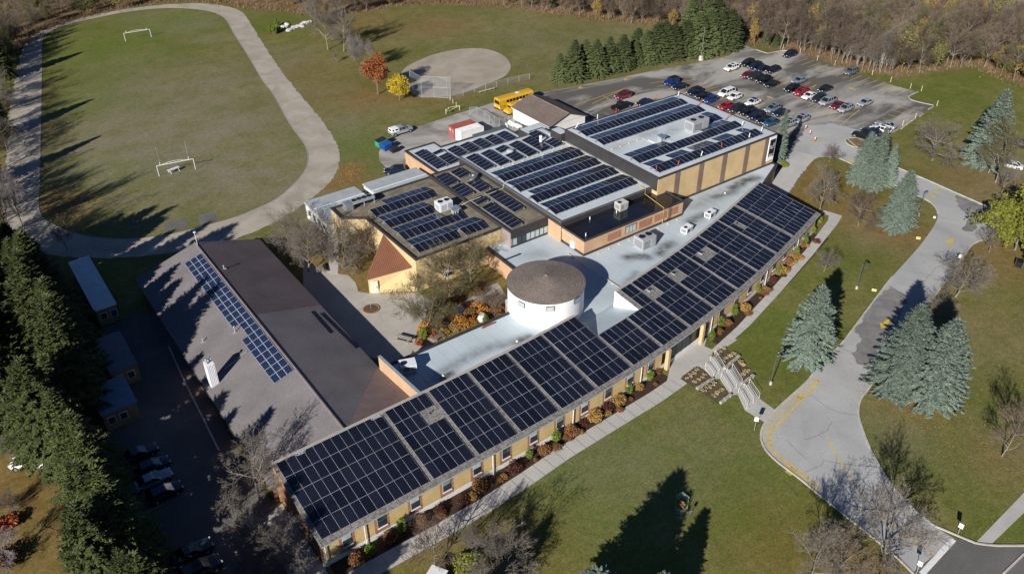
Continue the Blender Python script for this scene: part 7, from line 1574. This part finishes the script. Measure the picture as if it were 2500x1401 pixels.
# ------------------------------------------------------------------ front steps with railings, garden terraces
def q4(x, y): return (1640+x/5.836, 820+y/5.836)
st = thing('front_steps', 'three flights of concrete steps with white railings down to the driveway', 'steps', (78, 55, 0))
FL = [((470,470),(590,600),(745,480),(610,280)), ((690,620),(830,830),(1000,680),(860,470)), ((940,830),(1060,1040),(1250,880),(1100,690))]
for f_ in FL:
    A, B, C_, D = [np.array(at2(*q4(*p))) for p in f_]     # A top-left, B bottom-left, C bottom-right, D top-right
    for k in range(6):
        t0, t1 = k/6, (k+1)/6; q = [A+(B-A)*t0, A+(B-A)*t1, D+(C_-D)*t1, D+(C_-D)*t0]; z = .30-.045*k
        MB().prism([tuple(p) for p in q], .03, z).build('step', m_conc, st)
    for s in (.03, .5, .97):
        p, q = A+(D-A)*s, B+(C_-B)*s; mb = MB()
        mb.tube([(*p, .3), (*p, 1.1), (*q, .9), (*q, .05)], .028, 6)
        mb.tube([(*p, .68), (*q, .48)], .014, 5)
        mb.build('railing', m_white, st)
sheet('steps_landing', [pxw([q4(*p) for p in ((450,470),(590,610),(690,610),(850,850),(940,830),(1040,1060),(1330,1235),(1480,1060),(1250,890),(1100,690),(1010,690),(850,470),(750,480),(600,275),(520,290),(330,440))])], .03, m_conc)
BEDS = [[(330,440),(120,610),(360,770),(590,620),(440,480)],[(370,780),(680,970),(840,850),(690,680),(600,640)],[(520,290),(735,160),(950,290),(750,470),(620,270)],[(780,470),(960,310),(1165,570),(1010,690),(860,470)]]
for k, b in enumerate(BEDS): sheet('terrace_bed', [pxw([q4(*p) for p in b])], .045, m_soil)
for k, (a, b) in enumerate((((355,765),(590,620)),((690,970),(840,850)),((750,480),(960,300)),((1000,700),(1165,575)))):
    A, B = np.array(at2(*q4(*a))), np.array(at2(*q4(*b))); t = thing('stone_wall', ['low stone wall in the terrace, upper left','low stone wall in the terrace, lower left','low stone wall in the terrace, upper right','low stone wall in the terrace, lower right'][k], 'wall', (*((A+B)/2), 0), 0, 'terrace walls'); n_ = 6
    for j in range(n_):
        m_ = A+(B-A)*(j+.5)/n_; MB().obox((*m_, .2+RNG.uniform(-.02,.05)), np.linalg.norm(B-A)/n_*.95, RNG.uniform(.25,.5), .4, math.atan2(*(B-A)[::-1])+RNG.uniform(-.06,.06)).build('stone', M('terrace_stone', (.36,.325,.28), var=.3, scale=1.5), t)
GRASS = mk(gen_leafy(51, .5, .32, .02, 160, .16, 'egg', .3, 10), leaf_mat('clipped_grass_tuft', (.28, .22, .11), (.42, .35, .2)))
k = 0
for P in (((215,610),(270,570),(310,540),(355,495)),((320,665),(380,630),(430,600),(465,560)),((590,300),(640,265),(690,230),(740,190)),((770,330),(830,295),(880,265),(750,360)),((450,790),(500,750),(545,730),(600,690)),((600,860),(630,835),(655,805),(690,790),(715,770)),((1010,420),(970,380),(1050,520),(1090,500),(1010,560))):
    for p in P: tree('', at2(*q4(*p)), RNG.uniform(.4, .6), 1.2, 'tan clipped grass tuft in the terrace beds', GRASS, .5, name='grass_tuft', cat='plant', group='grass tufts beside the steps'); k += 1
# planters by the entrance
for k, p in enumerate(((1712,830),(1646,868))):
    x, y = at2(*p); t = thing('entrance_planter', ['dark urn planter by the right entrance pier','dark urn planter by the left entrance pier'][k], 'planter', (x, y, 0)); mb = MB(); mb.lathe((x,y,.02), [(.28,0),(.42,.5),(.48,.75),(.40,.75),(.38,.65)], 16); mb.build('pot', M('urn', (.10,.05,.035)), t); o = link('plant', HYM[1], t, (0,0,.6), (0,0,0), (.45,.45,.5))

# ------------------------------------------------------------------ lamps, signs, bollards
def lamp(label, b, ty, arm):
    h = hgt(b, ty); x, y = at2(*b); t = thing('lamp_post', label, 'lamp post', (x, y, 0), 0, 'lamp posts along the driveway'); MB().cyl(0,0,0,.5,.2,.2,10).build('base', m_conc, t, local=True)
    MB().tube([(0,0,.4),(0,0,h)], [.07,.05], 8).build('pole', m_capl, t, local=True); a = Vector(arm).normalized()
    MB().tube([(0,0,h),(a.x*.6,a.y*.6,h+.05)], .035, 5).build('arm', m_capl, t, local=True); MB().obox((a.x*.8,a.y*.8,h+.03), .75, .32, .14, math.atan2(a.y,a.x)).build('lamp_head', m_capl, t, local=True)
lamp('lamp post on the lawn by the curved wing', (2091,705), 645, (-.5,-.9,0)); lamp('lamp post beside the pale lawn-tip spruce', (2242,527), 472, (1,.2,0)); lamp('lamp post beside the front steps', (1881,938), 880, (1,.1,0))
def sign(label, b, ty, w_, h_, col, rz, back=None):
    h = hgt(b, ty); x, y = at2(*b); t = thing('sign_post', label, 'sign', (x, y, 0), rz, 'signs on posts'); MB().tube([(0,0,0),(0,0,h)], .035, 6).build('post', m_galv, t, local=True); MB().box(-.05,-w_/2,h-h_,-.03,w_/2,h).build('sign_panel', col, t, local=True); MB().box(-.056,-w_/2+.05,h-h_*.7,-.051,w_/2-.05,h-h_*.55).build('sign_bar', m_red if back else m_capl, t, local=True)
sign('white sign on a post at the foot of the steps', (1841,1051), 1018, .55, .7, m_white, R(40)); sign('white and red sign on a post by the street corner', (2338,1303), 1278, .5, .7, m_white, R(10), True); sign('white sign on a post at the driveway mouth under the wide tree', (2236,1401), 1370, .5, .7, m_white, R(10), True)
for k, (p, l) in enumerate((((2133,712),'low yellow lawn sign halfway along the driveway'),((2241,585),'low yellow lawn sign nearer the lawn tip'))):
    x, y = at2(*p); t = thing('lawn_sign', l, 'sign', (x, y, 0), R(30), 'yellow lawn signs'); MB().box(-.02,-.35,.12,.02,.35,.55).build('panel', M('sign_yellow', (.75,.68,.25)), t, local=True); MB().box(-.028,-.28,.3,-.021,.28,.42).build('print', m_capl, t, local=True)
    for y_ in (-.25, .25): MB().cyl(0,y_,0,.14,.012,.012,5).build('stake', m_galv, t, local=True)
x, y = at2(2032,832); t = thing('leaning_sign', 'narrow white panel sign beside the plump blue spruce', 'sign', (x, y, 0), R(55)); MB().box(-.03,-.2,.05,.03,.2,1.3).build('panel', m_white, t, local=True); MB().cyl(0,0,0,.1,.05,.05,6).build('stake', m_galv, t, local=True)
mb = MB(); x, y = at2(2281,532); mb.lathe((x,y,0), [(.22,0),(.25,.15),(.2,.3),(.05,.35)], 10); tag(mb.build('white_marker', m_white), 'small white marker at the kerb of the lawn tip', 'marker')
# person in a white top on the driveway kerb? built as a continuous standing figure
def person(label, loc, rz, h=1.75):
    t = thing('person', label, 'person', (loc[0], loc[1], .02), rz); s = h/1.75
    V = [(0,0,.95),(0,0,1.2),(0,0,1.45),(0,0,1.55),(.02,0,1.66),(0,.1,.9),(.05,.11,.5),(0,.11,.08),(.16,.12,.04),(0,-.1,.9),(-.1,-.11,.5),(-.18,-.11,.1),(-.04,-.12,.04),(0,.2,1.42),(-.03,.25,1.15),(.08,.24,.92),(.11,.24,.84),(0,-.2,1.42),(.02,-.25,1.15),(.12,-.24,.92),(.15,-.24,.84)]
    E = [(0,1),(1,2),(2,3),(3,4),(0,5),(5,6),(6,7),(7,8),(0,9),(9,10),(10,11),(11,12),(2,13),(13,14),(14,15),(15,16),(2,17),(17,18),(18,19),(19,20)]
    Rd = [.15,.14,.15,.06,.10,.10,.075,.05,.045,.10,.075,.05,.045,.075,.05,.038,.035,.075,.05,.038,.035]
    me = bpy.data.meshes.new('body'); me.from_pydata([(x*s,y*s,z*s) for x,y,z in V], E, []); o = bpy.data.objects.new('body', me); COL.objects.link(o)
    m = o.modifiers.new('skin', 'SKIN'); me.skin_vertices[0].data.foreach_set('radius', np.repeat(np.array(Rd)*s, 2)); me.skin_vertices[0].data[0].use_root = True
    o.modifiers.new('sub', 'SUBSURF').levels = 2
    dg = bpy.context.evaluated_depsgraph_get(); m2 = bpy.data.meshes.new_from_object(o.evaluated_get(dg)); bpy.data.objects.remove(o)
    m2.materials.clear()
    for mm in (M('skin_tone', (.45,.28,.2), var=.05, space='obj'), M('white_top', (.80,.80,.79), var=.03, space='obj'), M('dark_trousers', (.02,.02,.025), var=.1, space='obj')): m2.materials.append(mm)
    m2.polygons.foreach_set('material_index', [0 if (p.center.z > 1.5*s or (abs(p.center.y) > .18*s and p.center.z < .95*s)) else (1 if p.center.z > .88*s else 2) for p in m2.polygons]); m2.polygons.foreach_set('use_smooth', [True]*len(m2.polygons))
    b = link('body', m2, t)
    bm = bmesh.new(); bmesh.ops.create_uvsphere(bm, u_segments=14, v_segments=9, radius=.115*s); me = bpy.data.meshes.new('hair')
    for v in list(bm.verts):
        if v.co.z < -.01*s or (v.co.x > .05*s and v.co.z < .05*s): bm.verts.remove(v)
    bm.to_mesh(me); bm.free(); me.materials.append(M('dark_hair', (.02,.015,.012), space='obj')); link('hair', me, t, (-.005*s,0,1.70*s))
    return t
person('person in a white top and dark trousers walking along the driveway kerb', at2(2338,640), R(230))
# red and white bollards at the lot mouth
for k, p in enumerate(((1966,317),(1976.5,330),(1989,346))):
    x, y = at2(*p); t = thing('bollard', ['red bollard with white cap, nearest the parked cars','red bollard with white cap, middle of three','red bollard with white cap, nearest the spruce trio'][k], 'bollard', (x, y, .02), 0, 'red bollards'); MB().cyl(0,0,0,.85,.16,.16,12).build('post', m_red, t, local=True); MB().cyl(0,0,.85,1.05,.16,.06,12).build('cap', m_white, t, local=True); MB().cyl(0,0,.55,.65,.163,.163,12).build('band', m_white, t, local=True)
# marker posts along the lot edge
MP_ = [(1911,121),(1953,131),(1995,148),(2038,160),(2129,184),(2174,201),(2222,217),(2249,223),(2287,259),(2203,308),(2234,290),(1710,147)]
for k, p in enumerate(MP_[:-1]):
    x, y = at2(*p); t = thing('marker_post', 'pale marker post at the edge of the parking lot', 'post', (x, y, 0), 0, 'marker posts around the lot'); MB().cyl(0,0,0,1.25,.07,.06,7).build('post', m_pipeC, t, local=True); MB().cyl(0,0,1.25,1.32,.085,.03,7).build('cap', m_white, t, local=True)
x, y = at2(1711,148); t = thing('utility_pole', 'utility pole with pale concrete base in front of the spruce row', 'pole', (x, y, 0)); MB().hexa([(-.45,-.45,0),(.45,-.45,0),(.45,.45,0),(-.45,.45,0)],[(-.35,-.35,1.3),(.35,-.35,1.3),(.35,.35,1.3),(-.35,.35,1.3)]).build('base', M('pinkish_concrete', (.60,.52,.47)), t, local=True); MB().cyl(0,0,1.3,9,.10,.07,8).build('pole', m_bark, t, local=True)
# utility cabinet and sapling guard on the front lawn
t = thing('sapling_guard', 'pale green mesh guard around a small orange sapling on the lawn', 'tree guard', (*at2(1662,1250), 0)); c = np.array(at2(1662,1250))
gm = bpy.data.materials.new('guard_mesh'); gm.use_nodes = True; _t = gm.node_tree; _t.nodes['Principled BSDF'].inputs['Base Color'].default_value = (.30,.42,.40,1); _tr = node(_t,'ShaderNodeBsdfTransparent'); _mx = node(_t,'ShaderNodeMixShader'); _mx.inputs[0].default_value = .38; _t.links.new(_tr.outputs[0],_mx.inputs[1]); _t.links.new(_t.nodes['Principled BSDF'].outputs[0],_mx.inputs[2]); _t.links.new(_mx.outputs[0],_t.nodes['Material Output'].inputs[0])
gp = [at2(1650,1222),at2(1665,1216),at2(1680,1228),at2(1676,1250),at2(1660,1262),at2(1648,1245)]
for a, b in zip(gp, gp[1:]+gp[:1]): MB().add([(*a,.1),(*b,.1),(*b,1.15),(*a,1.15)], [(0,1,2,3)]).build('mesh', gm, t)
for a in gp: MB().cyl(a[0],a[1],0,1.2,.025,.025,5).build('stake', m_galv, t)
link('sapling', mk(gen_leafy(52,1.6,.5,.3,260,.16,'egg',.3,12), m_lfGold)[1], t, (0,0,.3))
x, y = at2(1684,1264); t = thing('small_sign', 'small dark sign on a stake right of the sapling guard', 'sign', (x, y, 0)); MB().cyl(0,0,0,1.3,.03,.03,5).build('stake', m_capl, t, local=True); MB().obox((0,0,1.15), .3, .04, .35, R(-45)).build('panel', m_capl, t, local=True)
mb = MB(); a = at2(1035,1395,1.6); mb.obox((a[0]+.6,a[1]-1.2,1.5), 2.6, 2.0, .12, R(30)); t = thing('garden_shed', 'small shed with pale roof at the bottom edge', 'shed', (a[0]+.6,a[1]-1.2,0)); o = MB().obox((0,0,.72),2.3,1.7,1.44,R(30)).build('wall', m_bark, t, local=True); MB().obox((0,0,1.52),2.6,2.0,.12,R(30)).build('roof', m_whitemet, t, local=True)
# gate frame at the right edge
x, y = at2(2486,650); t = thing('trash_enclosure', 'dark slatted bin enclosure at the right edge', 'bin', (x, y, 0), R(20))
for k in range(9): MB().box(-.8+k*.18,-.6,.1,-.68+k*.18,-.56,1.3).build('slat', m_bark, t, local=True); MB().box(-.8+k*.18,.56,.1,-.68+k*.18,.6,1.3).build('slat', m_bark, t, local=True)
for sg in (-1, 1): MB().box(-.85,sg*.62-.03,.0,.85,sg*.62+.03,.15).build('base_rail', m_black2, t, local=True)
MB().box(-.7,-.5,.1,.7,.5,1.1).build('bin', m_black2, t, local=True)

# ------------------------------------------------------------------ portables in the shade on the left
for k, (x0, y0, x1, y1, l, rm) in enumerate(((8.6,121.5,11.95,139.0,'portable classroom with blue-white metal roof under the spruces',M('portable_white_roof',(.60,.66,.70),rough=.35,var=.12)),(6.6,104.6,10.4,114.1,'dark-roofed portable classroom in deep shade',M('portable_dark_roof',(.14,.15,.17),rough=.5)),(3.4,96.5,8.1,103.4,'blue-roofed portable classroom in tree shade',M('portable_blue_roof',(.16,.22,.30),rough=.4)))):
    t = thing('portable_classroom', l, 'classroom', ((x0+x1)/2,(y0+y1)/2,0), 0, 'portable classrooms on the left'); MB().box(x0+.15,y0+.2,.3,x1-.15,y1-.2,3.1).build('wall', M('portable_siding', (.26,.21,.11)), t); MB().box(x0+.3,y0+.3,0,x1-.3,y1-.3,.3).build('skirt', m_bark, t)
    mb = MB(); mb.hexa([(x0,y0,3.1),(x1,y0,3.1),(x1,y1,3.1),(x0,y1,3.1)],[(x0,y0,3.22),(x1,y0,3.3),(x1,y1,3.3),(x0,y1,3.22)]); mb.build('roof', rm, t)
    for j in range(2): f_ = MB().box(x0+.6+j*1.5,y0+.14,1.2,x0+1.6+j*1.5,y0+.22,2.4).build('window', m_white, t); MB().box(x0+.68+j*1.5,y0+.11,1.28,x0+1.52+j*1.5,y0+.15,2.32).build('pane', m_glass, f_)
    d_ = MB().box(x1-.17,y0+1.0,.3,x1-.1,y0+2.0,2.5).build('door', m_whitemet, t); MB().box(x1-.1,y0+1.1,1.3,x1-.06,y0+1.2,1.45).build('handle', m_black2, d_)
mb = MB(); 
for p, q in (((445,920),(535,1100)),((412,845),(445,920))): ribbon(mb, resample(pxw([p, q]), 1), .25, 0, 0, .15)
o = mb.build('hall_kerb', m_kerb); tag(o, kind='structure')
mb = MB(); ends = [((360,1220),(425,1185)),((330,1262),(400,1230)),((370,1290),(395,1280)),((375,1335),(410,1315))]
for a, b in ends: ribbon(mb, resample([at2(*a), at2(*b)], 2), .12, .03)
o = mb.build('shaded_stall_lines', m_yel); tag(o, kind='structure')
